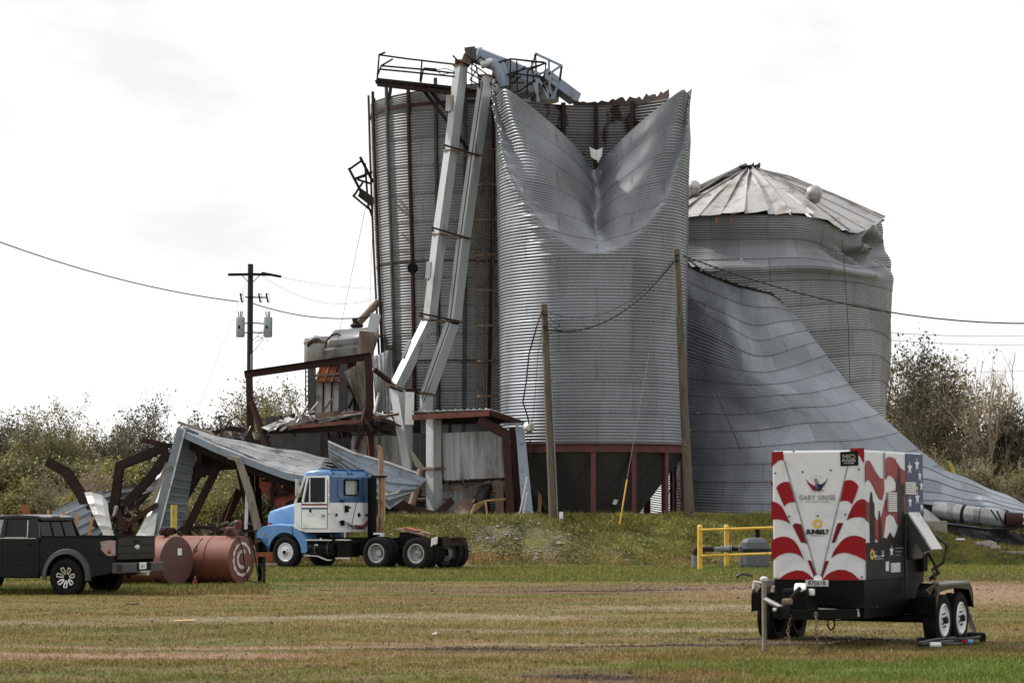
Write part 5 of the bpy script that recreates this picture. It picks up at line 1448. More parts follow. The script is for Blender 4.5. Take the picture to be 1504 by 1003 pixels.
wire('faint far line low over the right trees, upper one', (1300, 488, 150), (1580, 490, 150), .2, .015, 'wire_grey')
wire('faint far line low over the right trees, lower one', (1300, 499, 150), (1580, 504, 150), .2, .015, 'wire_grey')
wire('faint far line just above the right tree tops', (1300, 541, 150), (1580, 541, 150), .2, .012, 'wire_grey')
wire('thin guy wire slanting down across the corrugated silo to the taller pole', (730, 228, 87.6), (1008, 655, 86.3), 0, .010, 'wire_grey')
wire('pale guy wire falling to the yellow guard on the mound', (960, 480, 86.3), (921, 704, 85.7), 0, .009, 'wire_grey')
one(MB().tube([at(921, 704, 85.7), gp(909, 85.5, -.05)], .028, 6), 'guy_guard', 'yellow', 'thin yellow guy wire guard slanting up from the mound crest', 'guy guard')
wire('black drop cable sagging between the two wooden poles', (802, 484, 86.2), (990, 384, 86.4), .85, .03)
wire('thinner messenger wire between the two wooden poles', (803, 458, 86.2), (992, 377, 86.4), .95, .014)
one(MB().tube([at(797, 455, 86.2), at(788, 480, 86.2), at(777, 520, 86.6), at(773, 560, 86.6), at(768, 590, 86.8), at(775, 612, 87), at(777, 624, 87.2)], .028, 6), 'service_cable', 'wire', 'black service cable dropping from the shorter pole to the floodlight', 'cable')
one(MB().tube([at(799, 470, 86.2), at(790, 520, 86.4), at(786, 580, 86.8), at(781, 625, 87), at(777, 690, 87)], .010, 5), 'service_cable', 'wire', 'thin loose cable hanging left of the shorter wooden pole', 'cable')
one(MB().tube([at(803, 463, 86.1), at(812, 472, 86), at(822, 478, 86), at(812, 486, 86), at(806, 492, 86)], .012, 5), 'service_cable', 'wire', 'small loop of wire beside the shorter pole top', 'cable')
one(MB().tube([at(860, 482, 86.2), at(852, 487, 86.2), at(838, 489, 86.2), at(818, 484, 86.2), at(803, 474, 86.2)], .014, 5), 'service_cable', 'wire', 'second slack loop under the drop cable near the shorter pole', 'cable')
one(MB().tube([at(1010, 470, 92.4), at(1035, 540, 91.9), at(1062, 600, 91.3), at(1088, 660, 90.9)], .018, 5), 'service_cable', 'wire', 'dark cable lying down the slope of the collapsed silo sheeting', 'cable')
one(MB().tube([at(1000, 372, 90), at(1025, 392, 93.4), at(1040, 402, 94.0), at(1060, 398, 94)], .03, 6), 'service_cable', 'wire', 'tangle of cable over the torn top of the collapsed sheeting', 'cable')
one(MB().tube([at(1237, 352, 97.6), at(1246, 480, 97.4), at(1250, 615, 97.4)], .016, 5), 'service_cable', 'wire', 'thin dark cable hanging down the dented right silo', 'cable')

# ------------------------------------------------------------ wheels
def wheel(parent, c, R_, w, rim_r, rim_mat, side, style='steel', tread=True):
    """tyre and rim on an axle along local y; side = +1 if the outside faces +y"""
    wh = bpy.data.objects.new('wheel', None)
    tb = MB()
    prof = [(rim_r, -w / 2 + .02), (rim_r + .03, -w / 2), (R_ * .86, -w / 2 - .005), (R_ * .95, -w / 2 + .012), (R_ * .985, -w * .36), (R_, -w * .2), (R_, w * .2), (R_ * .985, w * .36), (R_ * .95, w / 2 - .012), (R_ * .86, w / 2 + .005), (rim_r + .03, w / 2), (rim_r, w / 2 - .02)]
    tb.lathe(prof, 40, c, 'y', cap=False)
    if tread:
        for i in range(44):
            a = 2 * PI * i / 44
            for sgn in (-1, 1):
                tb.box((c[0] + (R_ - .004) * math.cos(a), c[1] + sgn * w * .33, c[2] + (R_ - .004) * math.sin(a)), (.022, w * .22, .05), (0, -a, 0))
    ty = tb.build('wheel', 'rubber', parent, smooth=True)
    s = side; y0 = c[1]
    rb = MB()
    if style == 'steel':      # truck front: convex dished disc
        rb.lathe([(rim_r + .012, y0 + s * w * .47), (rim_r - .01, y0 + s * w * .49), (rim_r - .03, y0 + s * w * .40), (rim_r * .72, y0 + s * w * .36), (rim_r * .5, y0 + s * w * .46), (rim_r * .45, y0 + s * w * .47), (rim_r * .30, y0 + s * w * .47), (rim_r * .28, y0 + s * w * .66), (rim_r * .12, y0 + s * w * .70), (0.001, y0 + s * w * .70)], 32, (c[0], 0, c[2]), 'y', cap=False)
    elif style == 'deep':     # rear dual: deep barrel and recessed hub
        rb.lathe([(rim_r + .012, y0 + s * w * .46), (rim_r - .008, y0 + s * w * .5), (rim_r - .025, y0 + s * w * .42), (rim_r - .035, y0 - s * w * .35), (rim_r * .55, y0 - s * w * .42), (rim_r * .5, y0 - s * w * .42), (rim_r * .36, y0 - s * w * .40), (rim_r * .34, y0 - s * w * .05), (rim_r * .15, y0 - s * w * .02), (.001, y0 - s * w * .02)], 32, (c[0], 0, c[2]), 'y', cap=False)
    elif style == 'trailer':
        rb.lathe([(rim_r + .01, y0 + s * w * .46), (rim_r - .01, y0 + s * w * .52), (rim_r - .025, y0 + s * w * .44), (rim_r * .75, y0 + s * w * .40), (rim_r * .4, y0 + s * w * .44), (.001, y0 + s * w * .44)], 32, (c[0], 0, c[2]), 'y', cap=False)
    else:                     # alloy: dark dish, spokes added below
        rb.lathe([(rim_r + .012, y0 + s * w * .46), (rim_r - .012, y0 + s * w * .49), (rim_r - .03, y0 + s * w * .38), (rim_r * .35, y0 + s * w * .26), (.001, y0 + s * w * .30)], 32, (c[0], 0, c[2]), 'y', cap=False)
    rm_ = rb.build('rim', rim_mat, ty, smooth=True)
    if style == 'steel':
        mb = MB()
        for i in range(10):
            a = 2 * PI * i / 10
            mb.lathe([(.016, y0 + s * w * .46), (.014, y0 + s * w * .54), (.001, y0 + s * w * .55)], 6, (c[0] + rim_r * .39 * math.cos(a), 0, c[2] + rim_r * .39 * math.sin(a)), 'y')
        mb.lathe([(rim_r * .22, y0 + s * w * .5), (rim_r * .22, y0 + s * w * .72), (.01, y0 + s * w * .74)], 18, (c[0], 0, c[2]), 'y')
        mb.build('lug_nuts', 'black', ty)
    if style in ('deep', 'trailer'):
        mb = MB(); k = -.36 if style == 'deep' else .42
        for i in range(8):
            a = 2 * PI * i / 8 + .3
            mb.lathe([(.014, y0 + s * w * k), (.013, y0 + s * w * (k + .09)), (.001, y0 + s * w * (k + .1))], 6, (c[0] + rim_r * .43 * math.cos(a), 0, c[2] + rim_r * .43 * math.sin(a)), 'y')
        if style == 'trailer': mb.lathe([(rim_r * .22, y0 + s * w * .3), (rim_r * .2, y0 + s * w * .7), (.01, y0 + s * w * .72)], 14, (c[0], 0, c[2]), 'y')
        mb.build('lug_nuts', 'rust_dark', ty)
    if style == 'alloy':
        for i in range(7):
            a = 2 * PI * i / 7 + .25
            for dd in (-.17, .17):
                mb = MB()
                def pp(r, da, o): return (c[0] + r * math.cos(a + da), y0 + s * (w * .40 + o), c[2] + r * math.sin(a + da))
                q = [pp(rim_r * .30, dd * .5, -.02), pp(rim_r * .62, dd * 1.35, .0), pp(rim_r * .90, dd * .95, .02)]
                mb.bar([Vector(k) for k in q], .028, .02, up=(0, 1, 0))
                mb.build('spoke', 'alloy', ty)
            mb = MB(); mb.bar([Vector(pp(rim_r * .88, -.2, .02)), Vector(pp(rim_r * .92, 0, .02)), Vector(pp(rim_r * .88, .2, .02))], .02, .02, up=(0, 1, 0)); mb.build('spoke', 'alloy', ty)
    return ty


def arch_panel(mb, cx, cz, r, outline, y0, y1):
    """plate with a round wheel opening: outline = points (x, z) over the arc from its left foot to its right foot"""
    n = 24; arc = [(cx + r * math.cos(PI - PI * i / n), cz + r * math.sin(PI - PI * i / n)) for i in range(n + 1)]
    # resample outline with the same count
    tot = [0]
    for a, b_ in zip(outline[:-1], outline[1:]): tot.append(tot[-1] + math.dist(a, b_))
    out = []
    for i in range(n + 1):
        s = tot[-1] * i / n; k = max(j for j in range(len(tot)) if tot[j] <= s + 1e-9); k = min(k, len(outline) - 2)
        f = (s - tot[k]) / max(1e-6, tot[k + 1] - tot[k]); out.append((outline[k][0] * (1 - f) + outline[k + 1][0] * f, outline[k][1] * (1 - f) + outline[k + 1][1] * f))
    vs = []
    for y in (y0, y1):
        for p in arc: vs.append((p[0], y, p[1]))
        for p in out: vs.append((p[0], y, p[1]))
    m_ = n + 1; fs = []
    for i in range(n):
        fs += [(i, i + 1, m_ + i + 1, m_ + i), (2 * m_ + i, 3 * m_ + i, 3 * m_ + i + 1, 2 * m_ + i + 1), (i, 2 * m_ + i, 2 * m_ + i + 1, i + 1), (m_ + i, m_ + i + 1, 3 * m_ + i + 1, 3 * m_ + i)]
    mb.add(vs, fs); return mb


def loft(mb, secs):
    """secs: list of closed loops (same count)"""
    n = len(secs[0]); vs = [p for s in secs for p in s]
    fs = [(k * n + i, k * n + (i + 1) % n, (k + 1) * n + (i + 1) % n, (k + 1) * n + i) for k in range(len(secs) - 1) for i in range(n)]
    fs += [tuple(range(n - 1, -1, -1)), tuple(range((len(secs) - 1) * n, len(secs) * n))]
    return mb.add(vs, fs)


def rsec(x, y, z0, z1, rt=.08, rb=.03):
    """rounded rectangular section at station x, half width y"""
    P = []
    for (cy, cz, r, a0) in ((y - rb, z0 + rb, rb, -90), (y - rt, z1 - rt, rt, 0), (-y + rt, z1 - rt, rt, 90), (-y + rb, z0 + rb, rb, 180)):
        for k in range(4):
            a = R(a0 + 30 * k); P.append((x, cy + r * math.cos(a), cz + r * math.sin(a)))
    return P


def prism(mb, pts, y0, y1):
    """side-view polygon (x, z) extruded from y0 to y1"""
    n = len(pts); vs = [(p[0], y0, p[1]) for p in pts] + [(p[0], y1, p[1]) for p in pts]
    fs = [tuple(range(n)), tuple(range(2 * n - 1, n - 1, -1))] + [(i, i + n, (i + 1) % n + n, (i + 1) % n) for i in range(n)]
    return mb.add(vs, fs)


# ------------------------------------------------------------ tractor unit
tk = thing('semi_truck', 'blue and white day cab semi truck without trailer parked facing left', 'semi truck', (-6.845, 80.47, -0.03), R(150))
fw = dict(R_=.515, w=.29, rim_r=.30)
WZ = .515
for y in (1.02, -1.02): wheel(tk, (0, y, WZ), .515, .29, .295, 'wheel_white', 1 if y > 0 else -1, 'steel')
for x in (-3.58, -5.08):
    for y in (1.08, .73, -.73, -1.08):
        wheel(tk, (x, y, WZ), .515, .27, .30, 'wheel_grey', 1 if y > 0 else -1, 'deep')
mb = MB()
for y in (.43, -.43): mb.ibeam([(1.0, y, .86), (-5.75, y, .86)], .09, .26)
for x in (.8, -1.2, -2.9, -4.33, -5.7): mb.box((x, 0, .86), (.1, .86, .2))
mb.tube([(-3.58, -.95, .5), (-3.58, .95, .5)], .09, 10); mb.tube([(-5.08, -.95, .5), (-5.08, .95, .5)], .09, 10); mb.tube([(0, -.95, .5), (0, .95, .5)], .06, 8)
for x in (-3.58, -5.08): mb.bbox((x, 0, .5), (.5, .45, .42), .1)
mb.tube([(-1.0, 0, .7), (-4.8, 0, .6)], .07, 8)
mb.build('chassis', 'black', tk)
# engine bay mass and bumper
mb = MB(); mb.box((.4, 0, .95), (1.2, .95, .6)); mb.box((-.2, 0, .8), (1.0, .8, .5)); mb.build('engine', 'black', tk)
mb = MB(); mb.bbox((1.16, 0, .67), (.14, 2.25, .34), .03); mb.box((.95, .95, .7), (.4, .06, .3)); mb.build('bumper', 'black', tk)
# hood
mb = MB(); loft(mb, [rsec(1.10, .52, .98, 1.72, .12), rsec(1.14, .55, .98, 1.76, .10), rsec(1.05, .60, .98, 1.87, .12), rsec(.6, .68, 1.0, 1.98, .14), rsec(.0, .78, 1.02, 2.11, .14), rsec(-.36, .86, 1.04, 2.2, .14)])
hood = mb.build('hood', 'blue', tk, smooth=True)
mb = MB(); mb.bbox((1.15, 0, 1.32), (.04, .95, .62), .015)
for k in range(7): mb.box((1.18, 0, 1.06 + k * .085), (.02, .9, .02))
mb.build('grille', 'black', hood)
for s in (1, -1):
    mb = MB(); mb.box((1.02, s * .62, 1.40), (.16, .03, .15)); mb.build('marker_lamp', 'lamp_red', hood)
    mb = MB(); arch_panel(mb, 0.02, .50, .66, [(-.66, .50), (-.88, .50), (-.86, .85), (-.72, 1.10), (-.42, 1.33), (-.25, 1.38), (.3, 1.40), (.75, 1.36), (1.0, 1.30), (1.13, 1.22), (1.18, .98), (.70, .96)], s * 1.10, s * 1.17)
    # sloping top joining the hood side
    n = [(-.86, .85), (-.72, 1.10), (-.42, 1.33), (-.25, 1.38), (.3, 1.40), (.75, 1.36), (1.0, 1.30), (1.13, 1.22), (1.18, .98)]
    vs = []
    for (x, z) in n: vs += [(x, s * 1.165, z - .003), (x - .01, s * 1.02, z + .045), (x - .02, s * .55, z + .05)]
    mb.add(vs, [(3 * i + k, 3 * i + 3 + k, 3 * i + 4 + k, 3 * i + 1 + k) for i in range(len(n) - 1) for k in range(2)])
    fd = mb.build('fender', 'blue', tk, smooth=True)
    mb = MB(); mb.box((.88, s * 1.175, 1.10), (.1, .02, .07)); mb.build('side_marker', 'lamp_clear', fd)
    mb = MB(); prism(mb, [(-.26, 1.38), (-.24, 1.38), (-.30, 1.02), (-.33, 1.02)], s * 1.171, s * 1.176); mb.build('panel_gap', 'black', fd)
    mb = MB(); mb.box((1.14, s * .8, 1.12), (.06, .3, .17)); mb.build('headlight', 'lamp_clear', fd)
# cab
cab_w = 1.17
mb = MB()
low = [(-.36, 1.10), (-.36, 2.16), (-.42, 2.13), (-1.73, 2.13), (-1.74, 1.14), (-.72, 1.14), (-.6, 1.05)]
prism(mb, [(-.36, 1.30), (-.36, 2.13), (-1.74, 2.13), (-1.74, 1.17), (-.80, 1.17)], -cab_w, cab_w)
cab = mb.build('cab_lower', 'white', tk)
# upper cab: built of pillars, roof and walls with open windows
up_ = MB()
up_.box((-1.66, 0, 2.55), (.02, .01, .01))
zt = 3.02
for s in (1, -1):
    up_.sweep([(-.37, s * 1.13, 2.12), (-.74, s * 1.08, 3.0)], [(-.04, -.035), (.04, -.035), (.04, .035), (-.04, .035)])      # A pillar
    up_.box((-1.64, s * 1.12, 2.56), (.16, .07, .9))
up_.sweep([(-.74, -1.08, 3.0), (-.74, 1.08, 3.0)], [(-.04, -.04), (.04, -.04), (.04, .04), (-.04, .04)])
up_.build('cab_pillar', 'white', tk)
# rear wall with a window opening
mb = MB(); X = -1.73; wy, wz0, wz1 = .40, 2.38, 2.88
for (y0, y1, z0, z1) in ((-1.14, -wy - .1, 2.13, 3.02), (wy - .1, 1.14, 2.13, 3.02), (-wy - .1, wy - .1, 2.13, wz0), (-wy - .1, wy - .1, wz1, 3.02)):
    mb.box((X + .02, (y0 + y1) / 2, (z0 + z1) / 2), (.05, y1 - y0, z1 - z0))
rw = mb.build('rear_wall', 'blue_dark', tk)
mb = MB(); yc = -.1
for (a, b_) in (((yc - wy, wz0), (yc + wy, wz0)), ((yc + wy, wz0), (yc + wy, wz1)), ((yc + wy, wz1), (yc - wy, wz1)), ((yc - wy, wz1), (yc - wy, wz0))):
    mb.bar([(X - .02, a[0], a[1]), (X - .02, b_[0], b_[1])], .045, .045)
mb.build('window_gasket', 'black', rw)
mb = MB(); mb.box((X + .02, yc, (wz0 + wz1) / 2), (.008, wy * 2, wz1 - wz0)); mb.build('rear_window', 'glass_clear', rw)
mb = MB(); mb.box((X + .12, yc, 2.64), (.01, .78, .50))
for k in range(9): mb.box((X + .10, yc - .34 + k * .085, 2.64), (.03, .03, .50), (0, .08 * (k % 3 - 1), 0))
mb.build('window_curtain', 'white', rw)
mb = MB()
for (a, b_) in (((-.95, 2.28), (.62, 2.28)), ((.62, 2.28), (.70, 2.4)), ((.70, 2.4), (.70, 2.85)), ((.70, 2.85), (.6, 2.95)), ((-.95, 2.95), (.6, 2.95))):
    mb.bar([(X - .008, a[0], a[1]), (X - .008, b_[0], b_[1])], .03, .03)
mb.build('pressed_rib', 'blue_dark', rw)
# roof
mb = MB(); loft(mb, [rsec(-.62, 1.04, 2.96, 3.06, .04, .02), rsec(-.80, 1.10, 2.94, 3.16, .08, .02), rsec(-1.2, 1.13, 2.94, 3.20, .09, .02), rsec(-1.62, 1.13, 2.94, 3.19, .09, .02), rsec(-1.76, 1.10, 2.95, 3.10, .06, .02)])
roof = mb.build('cab_roof', 'blue', tk, smooth=True)
for (y0, y1) in ((.1, 1.0), (-1.0, -.1)):
    mb = MB(); mb.bbox((-1.45, (y0 + y1) / 2, 3.22), (.40, y1 - y0, .05), .02); mb.build('roof_deflector', 'blue_dark', roof)
for y in (1.0, .1, -.1, -1.0):
    mb = MB(); mb.bar([(-1.26, y, 3.2), (-1.60, y, 3.22), (-1.80, y, 3.06)], .05, .05); mb.build('deflector_strap', 'blue_dark', roof)
mb = MB(); mb.box((-.85, .55, 3.18), (.08, .12, .05)); mb.build('roof_lamp', 'lamp_clear', roof)
# doors
for s in (1, -1):
    y = s * (cab_w + .012)
    mb = MB(); prism(mb, [(-.66, 1.30), (-.66, 2.14), (-1.66, 2.14), (-1.66, 1.30)], y - .02, y)
    door = mb.build('door', 'white', tk)
    mb = MB()
    for pts in ([(-.68, y - .03 * s, 2.15), (-.86, y - .06 * s, 2.97)], [(-.86, y - .06 * s, 2.97), (-1.66, y - .06 * s, 2.97)], [(-1.63, y - .06 * s, 2.97), (-1.63, y - .03 * s, 2.15)], [(-.95, y - .05 * s, 2.92), (-.95, y - .04 * s, 2.15)]):
        mb.bar([Vector(p) for p in pts], .07 if pts[0][0] != -.95 else .03, .05, up=(0, 1, 0) if abs(pts[0][2] - pts[1][2]) > .2 else (0, 0, 1))
    mb.build('window_frame', 'white', door)
    mb = MB(); prism(mb, [(-.72, 2.17), (-.88, 2.93), (-1.60, 2.93), (-1.60, 2.17)], y - .055 * s, y - .05 * s); mb.build('door_glass', 'glass_dark', door)
    for z, c_, h in ((2.07, 'vinyl_red2', .05), (1.98, 'white', .03), (1.94, 'vinyl_blue', .045)):
        mb = MB(); mb.box((-1.16, y + s * .003, z), (.99, .008, h)); mb.build('door_stripe', c_, door)
    mb = MB(); mb.box((-1.0, y + s * .004, 1.87), (.1, .008, .11)); mb.build('door_decal', 'vinyl_blue', door)
    mb = MB(); mb.box((-1.02, y + s * .003, 1.76), (.3, .006, .1)); mb.build('door_decal', 'vinyl_white', door)
    mb = MB(); mb.bbox((-1.50, y + s * .012, 1.72), (.14, .03, .12), .01); mb.build('door_handle', 'chrome', door)
    mb = MB(); mb.box((-1.52, y + s * .03, 1.71), (.06, .01, .05)); mb.build('keyhole', 'black', door)
    mb = MB()
    for a, b_ in (((-.655, 1.29), (-.655, 2.14)), ((-1.667, 1.29), (-1.667, 2.9)), ((-.655, 1.29), (-1.667, 1.29))): mb.bar([(a[0], y - s * .004, a[1]), (b_[0], y - s * .004, b_[1])], .012, .012)
    mb.build('door_gap', 'black', door)
    # west coast mirror
    mb = MB(); mb.bbox((-.60, s * 1.34, 2.62), (.05, .20, .56), .02); mr = mb.build('mirror', 'chrome', tk)
    mb = MB(); mb.tube([(-.55, s * 1.16, 2.92), (-.58, s * 1.34, 2.95), (-.58, s * 1.34, 2.28), (-.60, s * 1.17, 2.22)], .014, 6); mb.build('mirror_bracket', 'black', mr)
    mb = MB(); mb.tube([(-1.74, s * 1.20, 1.75), (-1.78, s * 1.23, 1.8), (-1.78, s * 1.23, 2.35), (-1.74, s * 1.20, 2.4)], .018, 6); mb.build('grab_handle', 'chrome', tk)
# interior: dark trim, seat, wheel
mb = MB(); mb.bbox((-1.3, .5, 2.35), (.18, .5, .8), .06); mb.bbox((-1.1, .5, 2.1), (.5, .5, .2), .06); mb.bbox((-1.3, -.5, 2.35), (.18, .5, .8), .06); mb.build('seats', 'black', tk)
mb = MB(); mb.box((-.5, 0, 2.2), (.3, 2.1, .2)); mb.tube([(-.9 + .02, .5 + .22 * math.cos(a), 2.42 + .2 * math.sin(a)) for a in [i * PI / 8 for i in range(17)]], .018, 6); mb.build('dashboard', 'black', tk)
mb = MB(); mb.box((-1.15, 0, 2.92), (.9, 2.0, .03)); mb.box((-.98, .9, 2.82), (.5, .3, .16)); mb.build('headliner', 'black', tk)
mb = MB(); mb.add([(-.36, -1.08, 2.16), (-.36, 1.08, 2.16), (-.71, 1.05, 2.98), (-.71, -1.05, 2.98)], [(0, 1, 2, 3)]); mb.build('windshield', 'glass_clear', tk)
# rear wall fittings (white lower part)
Xr = -1.745
for (y, z, r) in ((.78, 1.73, .05), (-.55, 1.73, .07), (-1.0, 1.72, .045)):
    mb = MB(); mb.lathe([(r, Xr - .03), (r, Xr), (.01, Xr)], 16, (0, y, z), 'x'); mb.build('round_vent', 'black', cab)
    mb = MB(); mb.lathe([(r * .6, Xr - .035), (.01, Xr - .035)], 12, (0, y, z), 'x'); mb.build('vent_core', 'tin_dark', cab)
mb = MB(); mb.bbox((Xr - .04, .22, 1.93), (.08, .16, .22), .02); mb.box((Xr - .07, .10, 1.97), (.05, .1, .06)); mb.build('electrical_box', 'black', cab)
mb = MB(); mb.bbox((Xr - .05, .47, 1.47), (.1, .10, .18), .02); mb.box((Xr - .05, .58, 1.5), (.05, .08, .06)); mb.build('gladhand_holder', 'black', cab)
mb = MB(); mb.box((Xr - .015, .45, 2.19), (.03, .25, .05)); mb.build('latch_plate', 'black', rw)
for k, (cc, dz) in enumerate((('black', 0), ('black', -.05), ('vinyl_blue', .0))):
    pts = [(Xr - .1, .42, 1.5 + dz), (Xr - .14, .2, 1.44 + dz), (Xr - .12, .0, 1.36 + dz), (Xr - .1, -.2, 1.34 + dz)]
    mb = MB(); mb.tube([Vector(p) for p in pts], .014, 6); mb.build('air_line', cc, cab)
for k, (cc, yy) in enumerate((('vinyl_red', -.2), ('vinyl_blue', -.24), ('vinyl_red2', -.28))):
    pts = []
    for i in range(60):
        t_ = i / 59; a = i * 1.05
        pts.append(Vector((Xr - .12 + .05 * math.cos(a), yy - .75 * t_ + .02 * k, 1.36 + .05 * math.sin(a) - .12 * math.sin(PI * t_) + .16 * t_)))
    mb = MB(); mb.tube(pts, .011, 5); mb.build('coiled_hose', cc, cab)
mb = MB(); mb.tube([(Xr - .03, -.55, 2.6), (Xr - .12, .02, 1.5), (Xr - .2, .15, 1.1)], .014, 5); mb.tube([(Xr - .03, -1.0, 1.4), (Xr - .06, .2, 1.36)], .012, 5); mb.build('cable_run', 'wire', cab)
mb = MB(); mb.tube([(Xr - .02, .3, 1.18), (Xr - .02, .3, .95)], .045, 8); mb.build('drain_pipe', 'chrome', cab)
# exhaust stack behind the cab, far side
st = MB().tube([(-2.0, -1.5, .95), (-2.0, -1.5, 1.1), (-1.98, -1.5, 3.55), (-1.98, -1.5, 3.8), (-1.94, -1.5, 3.93), (-1.86, -1.5, 4.02)], .085, 14).build('exhaust_stack', 'stack', tk, smooth=True)
mb = MB(); mb.lathe([(.14, 0), (.14, 1.85), (.11, 1.9)], 18, (-1.98, -1.0, 1.1)); mb.box((-1.96, -.95, 1.9), (.1, .25, 2.0)); mb.build('heat_shield', 'black', st)
MB().tube([(-2.0, -1.68, 1.5), (-2.0, -1.68, 3.05)], .045, 8).build('stack_guard', 'wood', st)
MB().box((-1.98, -1.4, 3.0), (.25, .6, .06)).build('stack_clamp', 'black', st)
MB().sweep([(-2.0, -1.5, 1.3), (-2.0, -1.45, .95), (-1.9, -1.1, .80)], [(-.09, -.03), (.09, -.03), (.09, .03), (-.09, .03)]).build('stack_elbow', 'rust_pale', st)
# tanks and steps
mb = MB(); mb.lathe([(.23, 0), (.27, .02), (.27, .98), (.23, 1.0)], 24, (-1.92, .92, .63), 'x'); ft = mb.build('fuel_tank', 'black', tk, smooth=True)
for x in (-1.7, -1.2): mb = MB(); mb.lathe([(.28, 0), (.285, 0), (.285, .05), (.28, .05)], 24, (x, .92, .63), 'x', cap=False); mb.build('tank_strap', 'tin_dark', ft)
mb = MB(); mb.box((-1.35, 1.16, .92), (1.0, .12, .04)); mb.build('step_plate', 'chrome', ft)
mb = MB(); mb.bar([(-.82, 1.18, .42), (-1.35, 1.18, .40), (-1.72, 1.22, .28), (-1.9, 1.22, .28)], .14, .035); mb.build('step_plate', 'chrome', ft)
mb = MB(); mb.tube([(-1.3, 1.0, .9), (-1.3, 1.0, .98)], .05, 10); mb.box((-1.25, 1.19, .76), (.14, .01, .05)); mb.build('filler_cap', 'chrome', ft)
mb = MB(); mb.bbox((-2.28, .86, .63), (.56, .5, .5), .03); bb = mb.build('battery_box', 'black', tk)
for z in (.93, .34): mb = MB(); mb.box((-2.28, 1.13, z), (.58, .1, .04)); mb.build('step_plate', 'chrome', bb)
mb = MB(); mb.lathe([(.2, 0), (.24, .02), (.24, .9), (.2, .92)], 20, (-1.9, -.92, .63), 'x'); mb.build('fuel_tank', 'black', tk, smooth=True)
# quarter fender ahead of the drive wheels
for s in (1, -1):
    mb = MB(); pts = []
    for k in range(8):
        a = R(178 - k * 14); pts.append((-3.58 - .60 * math.cos(a) * 1.0, s * .92, WZ + .60 * math.sin(a)))
    pts = [Vector((-3.58 + .6 * math.cos(R(q)), s * .92, WZ + .6 * math.sin(R(q)))) for q in range(-8, 88, 12)]
    mb.bar(pts, .56, .02, up=(1, 0, .01)) if False else mb.sweep(pts, [(-.28, -.01), (.28, -.01), (.28, .01), (-.28, .01)], up=(0, 0, 1))
    mb.build('quarter_fender', 'black', tk)
# fifth wheel
f5 = MB(); f5.plate([(-3.75, .42, 1.28), (-3.75, -.42, 1.28), (-4.25, -.45, 1.22), (-4.62, -.4, 1.12), (-4.9, -.3, 1.05), (-4.55, -.1, 1.14), (-4.55, .1, 1.14), (-4.9, .3, 1.05), (-4.62, .4, 1.12), (-4.25, .45, 1.22)], .05)
f5 = f5.build('fifth_wheel', 'rust_pale', tk)
MB().box((-4.2, 0, 1.08), (.5, .8, .2)).build('fifth_wheel_base', 'black', f5)
MB().bar([(-3.9, 0, 1.33), (-4.5, .1, 1.22)], .3, .03).build('wear_strip', 'rust_orange', f5)
MB().box((-3.35, .7, 1.1), (.32, .16, .12)).build('air_tank', 'white', tk)
rb_ = MB(); rb_.box((-5.78, 0, .88), (.12, 1.3, .26)); rb_.box((-5.5, .45, 1.02), (.6, .12, .05)); rb_.box((-5.5, -.45, 1.02), (.6, .12, .05)); rb_.tube([(-5.85 + .2 * math.cos(a), .2 * math.sin(a), 1.0) for a in [i * PI / 8 for i in range(17)]], .05, 6)
rb_.build('rear_crossmember', 'rust_dark', tk)
MB().plate([(-5.6, .75, 1.05), (-5.62, 1.12, 1.0), (-5.62, 1.15, .75), (-5.62, 1.0, .82), (-5.6, .9, .78), (-5.6, .75, .85)], .02).build('mud_flap_remnant', 'litter', tk)
for y in (.45, -.45): MB().box((-5.85, y, .86), (.03, .18, .1)).build('tail_lamp', 'rust', tk)

# ------------------------------------------------------------ pickup
pk = thing('pickup_truck', 'black dusty crew cab pickup with flared rear fender cut by the left edge', 'pickup', (-9.56, 54.64, -0.02), R(159))
PW = .87
for x in (0, 3.15):
    for s in (1, -1): wheel(pk, (x, s * .79, .405), .405, .26, .25, 'black', s, 'alloy')
# side panels
for s in (1, -1):
    mb = MB(); arch_panel(mb, 0, .42, .50, [(-.5, .42), (-.62, .42), (-1.18, .52), (-1.22, .95), (-1.20, 1.27), (-.6, 1.275), (.70, 1.28), (.70, .42), (.5, .42)], s * (PW - .04), s * PW)
    side = mb.build('bed_side', 'black_gloss', pk, smooth=False)
    # flare
    fl_ = MB(); n = 22; vs = []
    for i in range(n + 1):
        a = R(188 - 196 * i / n)
        for (r, yo) in ((.50, .02), (.505, .065), (.60, .05), (.625, .0)):
            vs.append((r * math.cos(a), s * (PW + yo), .42 + r * math.sin(a)))
    fl_.add(vs, [(4 * i + k, 4 * i + 4 + k, 4 * i + 5 + k, 4 * i + 1 + k) for i in range(n) for k in range(3)])
    fl_.build('fender_flare', 'trim', side, smooth=True)
    MB().bar([(-1.2, s * (PW - .03), 1.29), (.68, s * (PW - .03), 1.30)], .07, .04).build('bed_rail', 'black', side)
    mb = MB(); mb.lathe([(.085, s * PW), (.085, s * (PW + .006)), (.075, s * (PW + .006)), (.07, s * (PW + .001)), (.001, s * (PW + .001))], 20, (.42, 0, 1.0), 'y', cap=False); mb.build('fuel_door', 'black_gloss', side, smooth=True)
    mb = MB(); prism(mb, [(-.86, 1.20), (-.88, 1.02), (-1.02, .90), (-1.14, .88), (-1.225, .9), (-1.225, 1.22), (-1.1, 1.23)], s * (PW - .03), s * (PW + .018)); tl = mb.build('tail_lamp', 'lamp_clear', pk, smooth=False)
    mb = MB(); mb.lathe([(.055, s * (PW + .025)), (.02, s * (PW + .03)), (.001, s * (PW + .03))], 12, (-1.08, 0, .98), 'y'); mb.build('lamp_core', 'lamp_red', tl)
